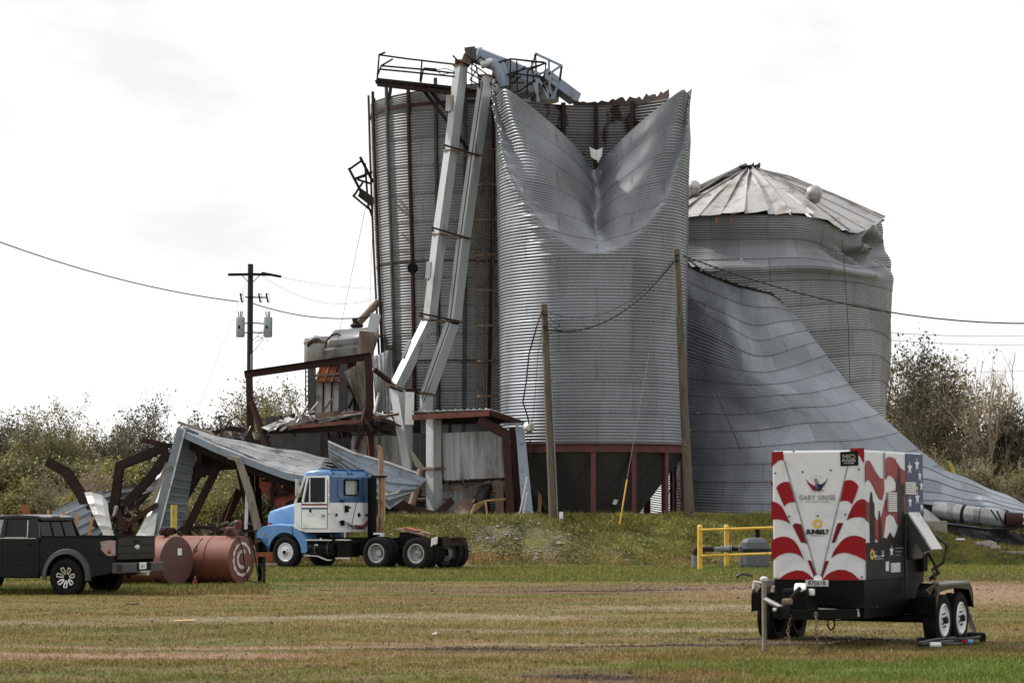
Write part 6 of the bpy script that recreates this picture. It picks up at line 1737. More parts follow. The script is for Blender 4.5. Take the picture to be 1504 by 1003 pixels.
# inside of arches, underbody
mb = MB(); mb.box((.9, 0, .55), (4.2, 1.3, .2)); mb.box((0, 0, .75), (1.9, 1.5, .5)); mb.tube([(0, -.7, .4), (0, .7, .4)], .06, 8); mb.bbox((0, 0, .4), (.3, .3, .26), .06); mb.box((-.9, 0, .62), (.5, 1.6, .2)); mb.build('underbody', 'black', pk)
# bed floor and front wall
mb = MB(); mb.box((-.25, 0, 1.0), (1.9, 1.62, .04)); mb.box((.68, 0, 1.13), (.04, 1.66, .3)); mb.build('bed_liner', 'black', pk)
tg = MB(); tg.bbox((-1.23, 0, 1.04), (.07, 1.66, .50), .02); tg = tg.build('tailgate', 'black_gloss', pk)
MB().box((-1.235, 0, 1.285), (.09, 1.66, .03)).build('tailgate_cap', 'black', tg)
MB().box((-1.272, 0, 1.11), (.012, 1.4, .02)).build('pressed_line', 'black', tg); MB().box((-1.272, 0, .93), (.012, 1.5, .015)).build('pressed_line', 'black', tg)
mb = MB(); mb.lathe([(.001, -1.285), (.05, -1.283), (.055, -1.27)], 20, (0, 0, 0), 'x'); mb.v = [(v[0], v[1] * 1.9, v[2] + 1.07) for v in mb.v]; mb.build('oval_badge', 'chrome', tg)
MB().bbox((-1.27, 0, 1.19), (.02, .22, .07), .008).build('tailgate_handle', 'black', tg)
bp = MB(); bp.bbox((-1.36, 0, .62), (.20, 1.80, .22), .03); bp.bbox((-1.30, .80, .62), (.28, .20, .24), .03); bp = bp.build('rear_bumper', 'trim', pk)
MB().box((-1.468, .02, .64), (.01, .60, .16)).build('bumper_recess', 'black', bp)
mb = MB(); mb.box((-1.48, .10, .66), (.01, .30, .15)); pl_ = mb.build('license_plate', 'white', bp)
text_mesh('82 L', .09, 'black', pl_, (0, -1, 0), (0, 0, 1), (-1.488, .10, .65), 'plate_number')
MB().bar([(-1.3, 0, .48), (-1.56, 0, .48)], .1, .06).build('tow_hitch', 'chrome', bp); MB().box((-1.47, 0, .53), (.04, .45, .03)).build('hitch_step', 'chrome', bp)
# cab
CW = .86
mb = MB(); prism(mb, [(.72, .45), (.72, 1.27), (2.75, 1.27), (2.75, .45)], -CW, CW); cb = mb.build('cab_lower', 'black_gloss', pk)
mb = MB(); loft(mb, [rsec(.78, .70, 1.66, 1.73, .03, .02), rsec(.90, .72, 1.66, 1.765, .05, .02), rsec(1.4, .73, 1.66, 1.79, .05, .02), rsec(2.0, .72, 1.66, 1.775, .05, .02), rsec(2.3, .70, 1.64, 1.70, .03, .02)])
mb.build('cab_roof', 'black_gloss', pk, smooth=True)
MB().box((.83, .0, 1.755), (.08, .26, .03)).build('brake_lamp', 'lamp_clear', pk)
# pillars and glass
def slab(mb, pts, th): return mb.plate([Vector(p) for p in pts], th)
for s in (1, -1):
    mb = MB()
    slab(mb, [(.70, s * .86, 1.27), (1.02, s * .86, 1.27), (1.08, s * .73, 1.68), (.84, s * .72, 1.70)], .04)
    slab(mb, [(1.62, s * .86, 1.27), (1.74, s * .86, 1.27), (1.72, s * .73, 1.68), (1.64, s * .73, 1.68)], .04)
    slab(mb, [(2.55, s * .86, 1.27), (2.75, s * .86, 1.27), (2.30, s * .72, 1.68), (2.20, s * .72, 1.68)], .04)
    X_ = mb; n8 = len(X_.v) // 3
    for k in range(3):
        m2 = MB(); m2.add(X_.v[k * n8:(k + 1) * n8], [tuple(i - k * n8 for i in f) for f in X_.f if min(f) >= k * n8 and max(f) < (k + 1) * n8]); m2.build('side_pillar', 'black_gloss', pk)
    mb = MB(); slab(mb, [(1.02, s * .85, 1.27), (1.62, s * .85, 1.27), (1.64, s * .725, 1.68), (1.08, s * .725, 1.68)], .01); g1 = mb.build('rear_door_glass', 'glass_dark', pk)
    mb = MB(); P_ = [(1.02, s * .868, 1.28), (1.62, s * .868, 1.28)]; mb.bar([Vector(p) for p in P_], .014, .014); mb.bar([Vector((1.03, s * .868, 1.28)), Vector((1.09, s * .75, 1.66))], .014, .014); mb.build('window_trim', 'chrome', g1)
    mb = MB(); slab(mb, [(1.74, s * .85, 1.27), (2.55, s * .85, 1.27), (2.22, s * .725, 1.68), (1.72, s * .725, 1.68)], .01); mb.build('front_door_glass', 'glass_clear', pk)
    for x in (1.68, .86):
        MB().box((x, s * (CW + .001), .88), (.012, .006, .78)).build('door_gap', 'black', cb)
    MB().bar([(.8, s * (CW + .004), 1.262), (2.7, s * (CW + .004), 1.262)], .01, .014).build('belt_trim', 'chrome', cb)
    MB().bar([(-1.15, s * (PW + .003), .90), (-.62, s * (PW + .003), .93)], .006, .012).build('body_crease', 'black', cb)
    for x in (1.0, 1.95): MB().bbox((x, s * (CW + .02), 1.12), (.16, .03, .035), .01).build('door_handle', 'black', cb)
    MB().box((1.7, s * (CW + .001), .66), (2.0, .006, .012)).build('body_crease', 'black', cb)
    MB().bbox((1.7, s * (CW + .03), .41), (2.0, .14, .06), .02).build('running_board', 'black', pk)
    MB().bbox((2.45, s * 1.02, 1.36), (.1, .2, .2), .03).build('wing_mirror', 'black', pk)
mb = MB(); slab(mb, [(.74, -.74, 1.30), (.74, .74, 1.30), (.86, .68, 1.68), (.86, -.68, 1.68)], .01); rg = mb.build('rear_glass', 'glass_dark', pk)
mb = MB()
for y in (.25, -.25): mb.bar([(.72, y, 1.30), (.85, y * .92, 1.68)], .025, .02)
mb.bar([(.71, -.78, 1.29), (.71, .78, 1.29)], .04, .04); mb.build('glass_frame', 'black', rg)
mb = MB(); slab(mb, [(2.78, -.76, 1.27), (2.78, .76, 1.27), (2.32, .68, 1.67), (2.32, -.68, 1.67)], .01); mb.build('windshield', 'glass_clear', pk)
# nose (outside the frame but part of the vehicle)
mb = MB(); loft(mb, [rsec(2.70, .84, .45, 1.26, .08), rsec(3.4, .85, .7, 1.22, .1), rsec(3.95, .84, .5, 1.12, .1), rsec(4.0, .80, .5, 1.05, .1)]); mb.build('hood', 'black_gloss', pk, smooth=True)
MB().bbox((4.02, 0, .55), (.16, 1.7, .25), .04).build('front_bumper', 'trim', pk)
mb = MB(); mb.bbox((1.3, .4, 1.3), (.14, .45, .6), .05); mb.bbox((1.3, -.4, 1.3), (.14, .45, .6), .05); mb.box((1.7, 0, 1.1), (1.8, 1.5, .1)); mb.build('seats', 'black', pk)

# ------------------------------------------------------------ fuel tanks
def tank(c, nrm, L_, r, name, label, capmat, bodymat='tank'):
    n = Vector((nrm[0], nrm[1], 0)).normalized(); rz = math.atan2(n.y, n.x)
    t_ = thing(name, label, 'fuel tank', (c.x, c.y, 0), rz)
    z = r + .02
    mb = MB(); mb.lathe([(r, -L_), (r, -.012)], 48, (0, 0, z), 'x', cap=False); bd = mb.build('tank_shell', bodymat, t_, smooth=True)
    mb = MB(); mb.lathe([(.001, 0.0), (r * .96, 0.0), (r * 1.0, -.006), (r * 1.012, -.02), (r * 1.012, -.05), (r, -.06)], 48, (0, 0, z), 'x', cap=False); mb.build('end_cap', capmat, t_, smooth=True)
    mb = MB(); mb.lathe([(.001, -L_), (r, -L_), (r, -L_ + .02)], 48, (0, 0, z), 'x', cap=False); mb.build('end_cap', capmat, t_)
    for x in (-.8, -1.75): mb = MB(); mb.lathe([(r, x), (r + .012, x), (r + .012, x + .04), (r, x + .04)], 48, (0, 0, z), 'x', cap=False); mb.build('weld_band', bodymat, t_)
    for x in (-.35, -1.6): mb = MB(); mb.box((x, 0, .08), (.12, .9, .2)); mb.build('saddle', 'rust_dark', t_)
    return t_, z
t1, z = tank(Vector((-8.28, 60.0, 0)), (.83, -.56), 2.3, .60, 'fuel_tank', 'red fuel tank nearer the pickup with dark round end', 'tank_cap')
MB().box((.012, .08, z + .22), (.006, .15, .17)).build('paper_label', 'white', t1)
mb = MB(); mb.bbox((-.35, 0, z + .72), (.22, .3, .2), .04); mb.tube([(-.35, -.25, z + .70), (-.35, .3, z + .70)], .05, 8); mb.tube([(-.35, 0, z + .6), (-.35, 0, z + .74)], .06, 8); mb.tube([(-.35, .2, z + .8), (-.15, .35, z + .62)], .04, 8)
mb.build('fuel_pump', 'rust', t1)
t2, z = tank(Vector((-6.79, 61.0, 0)), (.90, -.44), 2.5, .60, 'fuel_tank', 'red fuel tank marked with a ringed white C on its end', 'tank_cap_pale')
def ring(parent, r0, r1, a0, a1, x, name, n=40, cy=0, cz=0):
    vs = []
    for i in range(n + 1):
        a = R(a0 + (a1 - a0) * i / n); w = .012 * math.sin(i * 1.7)
        vs += [(x, cy + (r0 + w) * math.cos(a), cz + (r0 + w) * math.sin(a)), (x, cy + (r1 - w) * math.cos(a), cz + (r1 - w) * math.sin(a))]
    mb = MB(); mb.add(vs, [(2 * i, 2 * i + 1, 2 * i + 3, 2 * i + 2) for i in range(n)]); mb.build(name, 'chalk', parent)
ring(t2, .36, .43, 20, 330, .010, 'painted_ring', cz=z + .02)
ring(t2, .16, .245, 50, 310, .010, 'painted_letter', cz=z + .02)
mb = MB(); mb.bbox((-.3, 0, z + .72), (.26, .34, .22), .05); mb.tube([(-.3, -.3, z + .74), (-.3, .32, z + .74)], .06, 8); mb.lathe([(.08, 0), (.1, .05), (.1, .18), (.06, .22)], 12, (-.2, .12, z + .78)); mb.build('fuel_pump', 'rust_leg', t2, smooth=True)
mb = MB(); mb.tube([(-.2, -.15, z + .8), (.04, -.2, z + .55), (.07, -.05, z + .2), (.08, .02, z - .2), (.1, .12, z - .52), (.3, .3, .04), (.34, .42, .1), (.3, .5, z - .3), (.25, .48, z - .1)], .022, 6); mb.build('fuel_hose', 'wire', t2, smooth=True)
mb = MB(); mb.tube([(-.25, .2, z + .75), (.02, .35, z + .5), (.05, .5, z + .2), (.12, .55, z - .3), (.2, .6, .06)], .022, 6); mb.build('fuel_hose', 'wire', t2, smooth=True)
mb = MB(); mb.tube([(-1.0, -.3, z + .54), (-1.05, -.55, z + .3), (-1.1, -.62, z - .1), (-1.05, -.5, z - .4)], .016, 6); mb.build('fuel_hose', 'wire', t2, smooth=True)
MB().box((.2, .62, .35), (.14, .14, .7)).build('stand_post', 'black', t2)
one(MB().plate([gp(283, 59.3, .02), gp(289, 59.3, .3), gp(293, 59.4, .04)], .06).box(gp(298, 59.6, .04), (.35, .1, .06)), 'rag_heap', 'tank', 'small reddish scrap lying in the grass between the tanks', 'scrap')

# ------------------------------------------------------------ generator trailer
tr = thing('generator_trailer', 'white generator trailer wrapped in red flag stripes standing nearest at right', 'generator trailer', (4.21, 33.31, -0.02), math.atan2(-.886, -.463))
BWd, BL = .68, 2.5; BZ0, BZ1 = .95, 2.72
# frame, black base
mb = MB(); mb.box((-1.25, 0, .74), (2.5, 1.30, .42)); mb.build('base_tank', 'black', tr)
mb = MB()
for y in (.60, -.60): mb.bar([(.0, y, .50), (-2.75, y, .50)], .08, .14)
for x in (.0, -.6, -1.3, -2.0, -2.7): mb.bar([(x, -.62, .50), (x, .62, .50)], .08, .12)
for s in (1, -1): mb.bar([(.05, s * .58, .50), (-.02 + 1.25, s * .04, .52)], .08, .13)
mb.bar([(0, 0, .5), (1.35, 0, .54)], .09, .1)
mb.build('frame', 'black', tr)
MB().bar([(.06, -.60, .60), (.06, .86, .60)], .05, .03).build('front_bar', 'black_gloss', tr)
MB().plate([(.11, -.05, .43), (.11, .02, .57), (.11, .42, .555), (.11, .60, .57), (.11, .62, .47), (.11, .45, .455), (.11, .33, .42), (.11, .12, .43)], .012).build('bumper_plate', 'tin_pale', tr)
MB().box((.118, .05, .49), (.008, .06, .06)).build('peeled_patch', 'black', tr)
MB().box((.118, .52, .52), (.008, .08, .04)).build('peeled_patch', 'black', tr)
mb = MB(); mb.tube([(.08, .20 + .05 * math.cos(a), .36 + .08 * math.sin(a)) for a in [i * PI / 7 for i in range(15)]], .012, 6); mb.build('tie_ring', 'black', tr)
# tongue: coupler, jack, lunette, chains
cp = MB(); cp.bbox((1.40, 0, .56), (.32, .14, .16), .03); cp.tube([(1.3, 0, .62), (1.05, .05, .78), (.9, .06, .86)], .03, 8); cp = cp.build('coupler', 'black', tr)
MB().bbox((1.50, -.02, .60), (.26, .05, .05), .015).build('coupler_latch', 'chrome', cp); MB().bbox((1.36, .06, .70), (.14, .12, .08), .03).build('coupler_cap', 'rust_pale', cp)
MB().bbox((.72, .0, .86), (.2, .16, .07), .03, (0, .4, .3)).build('coupler_cap', 'litter', cp); MB().bbox((.62, .1, .80), (.12, .12, .09), .03).build('coupler_cap', 'litter', cp)
mb = MB(); mb.bbox((.55, -.06, .68), (.5, .34, .34), .04); mb.build('tongue_box', 'black', tr)
jk = MB(); jk.tube([(1.12, -.36, .03), (1.12, -.36, .98)], .033, 12); jk = jk.build('tongue_jack', 'board_grey', tr, smooth=True)
MB().lathe([(.05, 0), (.055, .02), (.055, .04), (.02, .06)], 12, (1.12, -.36, .96)).build('jack_cap', 'tin_pale', jk); MB().tube([(1.12, -.36, .93), (1.12, -.50, .95), (1.12, -.52, .85)], .014, 6).build('jack_crank', 'tin_pale', jk)
MB().tube([(1.12, -.36, .72), (1.12, -.1, .60)], .035, 8).build('jack_mount', 'chrome', jk)
def chain(pts, n, mat='rust_pale'):
    P = [Vector(p) for p in pts]; tot = [0]
    for a, b_ in zip(P[:-1], P[1:]): tot.append(tot[-1] + (b_ - a).length)
    def pos(s):
        k = max(j for j in range(len(tot)) if tot[j] <= s + 1e-9); k = min(k, len(P) - 2); return P[k].lerp(P[k + 1], (s - tot[k]) / (tot[k + 1] - tot[k]))
    for i in range(n):
        c_ = pos(tot[-1] * (i + .5) / n); d_ = (pos(min(tot[-1], tot[-1] * (i + .9) / n)) - pos(tot[-1] * (i + .1) / n)).normalized()
        side_ = d_.cross(Vector((0, 1, 0)) if i % 2 else Vector((1, 0, .1))).normalized(); l = tot[-1] / n * .66
        mb = MB(); mb.tube([c_ + d_ * l * math.cos(a) + side_ * .020 * math.sin(a) for a in [k * PI / 4 for k in range(9)]], .007, 5)
        mb.build('chain_link', mat, tr)
chain([(1.30, .08, .52), (1.32, .05, .30), (1.36, .10, .10), (1.45, .16, .03), (1.55, .4, .03)], 17)
chain([(1.15, .38, .55), (1.18, .40, .35), (1.22, .42, .15), (1.3, .40, .03), (1.4, .3, .03)], 15)
MB().tube([(.3, -.85, 1.0), (.34, -1.0, 1.03), (.3, -1.1, .98)], .02, 6).build('pigtail_plug', 'wire', tr)
# wheels and fenders
for s in (1, -1):
    ex = 0 if s > 0 else .22
    for x in (-1.7, -2.5): wheel(tr, (x, s * (1.13 + ex), .355), .355, .22, .225, 'wheel_white', s, 'trailer')
    mb = MB(); prof = [(-1.22, .45), (-1.22, .70), (-1.28, .80), (-1.42, .88), (-2.78, .88), (-2.92, .80), (-2.98, .70), (-2.98, .50)]
    vs = []
    for (x, z_) in prof: vs += [(x, s * (.98 + ex), z_), (x, s * (1.24 + ex), z_), (x, s * (1.27 + ex), z_ - .03)]
    mb.add(vs, [(3 * i + k, 3 * i + 3 + k, 3 * i + 4 + k, 3 * i + 1 + k) for i in range(len(prof) - 1) for k in range(2)])
    arc = [(-1.22, .50), (-1.30, .62), (-1.42, .76), (-2.1, .80), (-2.78, .76), (-2.90, .62), (-2.98, .50)]
    vs = [(x, s * (1.265 + ex), z_) for x, z_ in [(-1.22, .70), (-1.28, .79), (-1.42, .865), (-2.1, .865), (-2.78, .865), (-2.92, .79), (-2.98, .70)]] + [(x, s * (1.265 + ex), z_) for x, z_ in arc]
    mb.add(vs, [(i, i + 1, i + 8, i + 7) for i in range(6)])
    mb.add([(-1.22, s * (.98 + ex), .45), (-1.22, s * (1.26 + ex), .45), (-1.22, s * (1.26 + ex), .72), (-1.22, s * (.98 + ex), .72)], [(0, 1, 2, 3)])
    fd = mb.build('fender', 'black_gloss', tr)
    MB().plate([(-1.215, s * (1.12 + ex), .80), (-1.24, s * (1.25 + ex), .84), (-1.3, s * (1.26 + ex), .90), (-1.22, s * (1.18 + ex), .72)], .01).build('paint_chip', 'rust_pale', fd)
    MB().bar([(-2.0, s * .62, .5), (-2.0, s * 1.0, .5)], .06, .3).build('fender_bracket', 'black', tr)
for x in (-1.7, -2.5): MB().tube([(x, -1.25, .36), (x, 1.05, .36)], .045, 8).build('axle', 'black', tr)
# cabinet body
mb = MB(); mb.bbox((-BL / 2, 0, (BZ0 + BZ1) / 2), (BL - .01, BWd * 2 - .01, BZ1 - BZ0), .03); body = mb.build('cabinet', 'vinyl_white', tr)
# --- printed wrap, front face; coordinates taken on a 620 x 850 drawing of the panel
def FP(cx, cy, o=0.0):
    l_ = 55 + (cy - 95) * .037; r_ = 655 + (cy - 78) * .020
    a = (cx - l_) / (r_ - l_); b_ = 1 - (cy - 88) / (918 - 88)
    return (.004 + o, -BWd + a * 2 * BWd, BZ0 + b_ * (BZ1 - BZ0))
def SP(cx, cy, o=0.0):
    a = (cx - 655) / (1013 - 655); b_ = 1 - (cy - 85) / (895 - 85)
    return (-a * BL, BWd + .004 + o, BZ0 + b_ * (BZ1 - BZ0))
def smooth_poly(pts, it=2):
    for _ in range(it):
        q = []
        for i in range(len(pts)):
            a, b_ = pts[i], pts[(i + 1) % len(pts)]
            q += [(a[0] * .75 + b_[0] * .25, a[1] * .75 + b_[1] * .25), (a[0] * .25 + b_[0] * .75, a[1] * .25 + b_[1] * .75)]
        pts = q
    return pts
def decal(fn, pts, mat, o=0.0, name='printed_stripe', sm=0, parent=None):
    if sm: pts = smooth_poly(pts, sm)
    mb = MB(); mb.add([fn(p[0], p[1], o) for p in pts], [tuple(range(len(pts)))]); return mb.build(name, mat, parent or body)
fp = MB(); fp.add([FP(40, 60), FP(690, 60), FP(690, 950), FP(40, 950)], [(0, 1, 2, 3)])
FR = dict()
red, red2 = 'vinyl_red', 'vinyl_red2'
for pts, mt in (
    ([(56, 92), (130, 90), (134, 120), (138, 152), (122, 146), (100, 152), (80, 170), (58, 196)], red),
    ([(92, 328), (104, 310), (122, 296), (145, 288), (176, 289), (190, 330), (203, 372), (218, 420), (195, 418), (172, 424), (158, 436), (148, 450), (120, 388)], red),
    ([(57, 288), (72, 300), (66, 318), (57, 306)], red2),
    ([(63, 414), (88, 418), (112, 430), (132, 448), (152, 484), (172, 522), (190, 560), (168, 546), (140, 536), (105, 530), (67, 534)], red),
    ([(205, 572), (212, 560), (226, 555), (260, 562), (272, 602), (284, 642), (300, 692), (280, 680), (262, 682), (236, 632)], red2),
    ([(72, 668), (95, 655), (125, 644), (160, 641), (190, 650), (218, 668), (240, 698), (262, 742), (282, 790), (262, 768), (235, 754), (200, 746), (160, 749), (120, 766), (76, 806)], red),
    ([(305, 796), (318, 792), (330, 802), (350, 858), (368, 905), (350, 905)], red2),
    ([(128, 918), (146, 900), (170, 882), (200, 868), (240, 858), (280, 862), (310, 878), (335, 902), (346, 918)], red),
    ([(561, 77), (652, 75), (650, 172), (640, 160), (628, 132), (612, 116), (590, 108), (562, 104)], red),
    ([(529, 286), (548, 278), (572, 279), (590, 288), (606, 302), (618, 320), (600, 378), (577, 436), (566, 422), (548, 412), (520, 411), (503, 418)], red),
    ([(664, 404), (640, 400), (620, 406), (600, 422), (580, 450), (562, 492), (545, 538), (566, 524), (600, 516), (635, 516), (664, 524)], red),
    ([(486, 562), (498, 552), (514, 551), (525, 556), (505, 604), (490, 640), (476, 680), (466, 678), (454, 682)], red2),
    ([(452, 778), (466, 742), (484, 710), (508, 676), (536, 650), (570, 636), (606, 633), (640, 642), (668, 656), (668, 792), (640, 776), (610, 762), (570, 748), (535, 742), (500, 748), (475, 760)], red),
    ([(414, 802), (426, 794), (440, 796), (420, 850), (400, 905), (382, 905)], red2),
    ([(400, 918), (412, 902), (428, 884), (460, 863), (500, 851), (540, 852), (580, 868), (608, 890), (626, 908), (628, 918)], red)):
    decal(FP, pts, mt)
# soft darker folds inside the red bands are print, as on the wrap
for pts in ([(240, 698), (262, 742), (282, 790), (262, 768), (250, 730), (232, 694)], [(452, 778), (466, 742), (484, 710), (496, 700), (486, 730), (475, 760)], [(152, 484), (172, 522), (190, 560), (168, 546), (156, 520), (144, 490)], [(545, 538), (562, 492), (580, 450), (588, 446), (574, 490), (562, 524)]):
    decal(FP, pts, red2, .002, 'printed_fold')
decal(FP, [(137, 150), (143, 148), (374, 906), (368, 908)], 'grey_line', .003, 'panel_line')
decal(FP, [(549, 170), (555, 172), (392, 906), (386, 906)], 'grey_line', .003, 'panel_line')
for (x, y) in ((82, 232), (260, 224), (440, 216), (618, 210), (90, 455), (180, 512), (536, 500), (624, 434), (98, 680), (362, 508), (634, 664), (285, 902), (470, 896), (645, 895), (200, 90)):
    mb = MB(); c_ = FP(x, y); mb.lathe([(.014, c_[0] - .002), (.012, c_[0] + .006), (.001, c_[0] + .007)], 10, (0, c_[1], c_[2]), 'x'); mb.build('panel_bolt', 'tin_dark', body)
decal(FP, [(348, 912), (350, 896), (362, 888), (392, 892), (400, 908), (396, 935), (350, 935)], 'litter', .006, 'latch_plate')
# black maker's label
decal(FP, [(499, 100), (612, 93), (616, 186), (503, 190)], 'black', .004, 'maker_label')
Yl, Zl = (0, 1, 0), (0, 0, 1)
def ftext(s_, cx, cy, h, mat, **k): return text_mesh(s_, h, mat, body, Yl, Zl, FP(cx, cy, k.pop('o', .006)), **k)
ftext('MQ', 556, 131, .085, 'board_grey', bold=.003, sx=1.4, o=.008); ftext('POWER', 557, 156, .045, 'tin_pale', sx=1.25, o=.008); ftext('SYSTEMS', 557, 172, .03, 'tin_pale', sx=1.25, o=.008)
ftext('GARY SINISE', 357, 391, .092, 'grey_line', spacing=1.12, sx=.93, bold=.0008)
ftext('FOUNDATION', 358, 416, .036, 'grey_line', spacing=1.55)
# spread-winged emblem
navy = 'vinyl_blue'
for pts, mt in (([(280, 265), (300, 290), (322, 306), (345, 318), (352, 335), (345, 350), (318, 330), (298, 304)], red),
                ([(428, 258), (410, 285), (392, 300), (374, 308), (366, 330), (372, 346), (396, 320), (414, 292)], navy),
                ([(336, 272), (345, 266), (356, 270), (362, 290), (368, 318), (366, 340), (350, 344), (342, 318), (344, 296), (338, 284)], 'grey_line'),
                ([(340, 318), (366, 300), (392, 318), (372, 348), (356, 350), (340, 334)], navy), ([(344, 330), (312, 356), (326, 338), (340, 322)], navy), ([(352, 344), (330, 364), (340, 346)], 'grey_line'),
                ([(372, 340), (404, 352), (386, 336), (374, 326)], red), ([(364, 346), (384, 364), (372, 344)], red), ([(350, 300), (362, 308), (360, 326), (350, 328)], red2)):
    decal(FP, pts, mt, .005, 'emblem')
for (x, y) in ((325, 262), (348, 250), (372, 256)): decal(FP, [(x - 4, y), (x, y - 5), (x + 4, y), (x, y + 5)], 'grey_line', .005, 'emblem')
# gear-like sun emblem
def gear(fn, cx, cy, r, mat, sx=1.0):
    pts = []
    for i in range(36):
        a = 2 * PI * i / 36; q = r * (1.0 if (i % 4) < 2 else .80); pts.append((cx + q * sx * math.cos(a), cy + q * math.sin(a)))
    ins = [(cx + r * .42 * sx * math.cos(2 * PI * i / 36), cy + r * .42 * math.sin(2 * PI * i / 36)) for i in range(36)]
    mb = MB(); mb.add([fn(p[0], p[1], .005) for p in pts + ins], [(i, (i + 1) % 36, 36 + (i + 1) % 36, 36 + i) for i in range(36)]); mb.build('emblem', mat, body)
gear(FP, 363, 556, 32, 'gold')
ftext('SUNBELT', 365, 612, .082, 'black', bold=.0045, sx=.97)
ftext('RENTALS', 365, 635, .034, 'grey_line', spacing=1.4)
MB().box((.02, -.02, .905), (.02, .33, .085)).build('number_plate', 'tin_pale', tr)
text_mesh('870318', .085, 'black', tr, Yl, Zl, (.033, -.02, .905), 'plate_number', bold=.001)
# --- side face wrap
for pts, mt in (
    ([(655, 175), (664, 150), (680, 150), (700, 185), (718, 222), (742, 256), (766, 262), (768, 335), (754, 396), (736, 385), (718, 345), (702, 305), (684, 276), (668, 268), (655, 290)], red),
    ([(776, 170), (782, 132), (798, 118), (822, 122), (848, 152), (872, 190), (900, 206), (900, 310), (868, 290), (842, 286), (828, 250), (806, 236), (790, 242), (776, 270)], red),
    ([(655, 400), (672, 410), (690, 450), (690, 560), (672, 530), (655, 520)], red2),
    ([(700, 480), (720, 520), (742, 520), (758, 470), (772, 400), (800, 345), (838, 330), (850, 400), (860, 560), (846, 555), (828, 500), (800, 482), (775, 505), (762, 620), (740, 665), (715, 640), (700, 590)], red),
    ([(865, 300), (900, 310), (900, 480), (872, 430)], red2),
    ([(902, 90), (1013, 92), (1013, 475), (902, 470)], navy),
    ([(655, 662), (745, 660), (756, 630), (780, 640), (800, 600), (822, 640), (840, 600), (852, 560), (842, 470), (836, 400), (842, 300), (852, 180), (864, 190), (870, 290), (884, 300), (888, 470), (1013, 476), (1013, 893), (655, 893)], 'vinyl_black'),
    ([(680, 664), (680, 400), (686, 345), (692, 344), (697, 400), (706, 420), (708, 664)], 'vinyl_black'),
    ([(728, 664), (730, 520), (734, 462), (739, 462), (742, 520), (748, 560), (748, 664)], 'vinyl_black')):
    decal(SP, pts, mt, .001 if mt != 'vinyl_black' else .003)
decal(SP, [(766, 90), (774, 90), (772, 262), (766, 262)], 'grey_line', .004, 'panel_line')
for (x, y, r) in ((925, 185, 36), (972, 160, 36), (990, 235, 30), (925, 405, 32), (972, 380, 36), (1000, 300, 30), (1000, 440, 26), (948, 300, 24), (805, 720, 30)):
    pts = []
    for i in range(10):
        a = -PI / 2 + i * PI / 5; q = 1.35 * r * (1 if i % 2 == 0 else .40); pts.append((x + q * .36 * math.cos(a), y + q * math.sin(a)))
    decal(SP, pts, 'vinyl_white', .006, 'printed_star')
for (x0, y0, x1, y1, nn) in ((782, 345, 834, 470, 9), (893, 276, 957, 358, 6), (796, 796, 850, 856, 5)):
    decal(SP, [(x0, y0), (x1, y0), (x1, y1), (x0, y1)], 'black', .006, 'vent_backing')
    for k in range(nn):
        ya = y0 + (y1 - y0) * k / nn; a = SP(x0, ya + (y1 - y0) / nn * .5, .015); b_ = SP(x1, ya + (y1 - y0) / nn * .5, .015)
        MB().bar([a, b_], .02, .022).build('vent_louvre', 'vinyl_white', body)
decal(SP, [(768, 785), (788, 785), (788, 845), (768, 845)], 'vinyl_white', .006, 'door_latch')
decal(SP, [(700, 712), (758, 708), (758, 752), (700, 755)], 'vinyl_white', .006, 'logo_panel')
text_mesh('SUNBELT', .10, 'black', body, (-1, 0, 0), Zl, SP(729, 725, .011), sx=.9, bold=.004); text_mesh('RENTALS', .05, 'black', body, (-1, 0, 0), Zl, SP(729, 745, .011), sx=.9)
gear(SP, 688, 735, 36, 'gold', .35)
for k in range(3): decal(SP, [(828, 700 + k * 22), (880 - k * 10, 700 + k * 22), (880 - k * 10, 706 + k * 22), (828, 706 + k * 22)], 'grey_line', .006, 'fine_print')
decal(SP, [(700, 762), (752, 760), (752, 768), (700, 770)], 'grey_line', .006, 'fine_print')
decal(SP, [(958, 308), (978, 308), (978, 322), (958, 322)], 'gold', .007, 'warning_sticker')
decal(SP, [(838, 122), (856, 122), (856, 150), (838, 150)], 'vinyl_white', .006, 'warning_sticker')
mb = MB(); a, b_ = SP(880, 478, .0), SP(1012, 478, .0); mb.bar([a, b_], .03, .03); mb.build('hatch_hinge', 'tin_dark', body)
decal(SP, [(886, 486), (1010, 486), (1010, 885), (890, 885)], 'black', .008, 'open_compartment')
MB().bbox((-2.0, BWd + .05, 1.35), (.5, .08, .3), .02).build('control_box', 'tin_dark', body); MB().bbox((-2.3, BWd + .05, 1.15), (.2, .1, .25), .02).build('control_box', 'black', body)
MB().bar([SP(890, 490, .01), SP(890, 1000, .01)], .02, .03).build('compartment_edge', 'tin_dark', body)
# lifted hatch door
mb = MB(); a0 = Vector((-1.72, BWd + .02, 1.86)); mb.plate([a0, a0 + Vector((-.50, 0, 0)), a0 + Vector((-.50, .34, -.52)), a0 + Vector((0, .34, -.52))], .04); mb.build('hatch_door', 'tin_pale', tr)
mb = MB(); mb.plate([a0 + Vector((.005, 0, 0)), a0 + Vector((.005, .34, -.52)), a0 + Vector((.005, .22, -.56)), a0 + Vector((.005, -.04, -.12))], .02); mb.build('hatch_flange', 'tin_dark', tr)
mb = MB(); mb.tube([(-2.45, BWd + .1, 1.6), (-2.5, BWd + .35, 1.4), (-2.5, BWd + .3, 1.15), (-2.45, BWd + .15, 1.05), (-2.4, BWd + .2, .9)], .022, 6); mb.tube([(-2.4, BWd + .1, 1.3), (-2.5, BWd + .22, 1.0), (-2.45, BWd + .1, .9)], .03, 6); mb.build('power_cable', 'wire', tr, smooth=True)
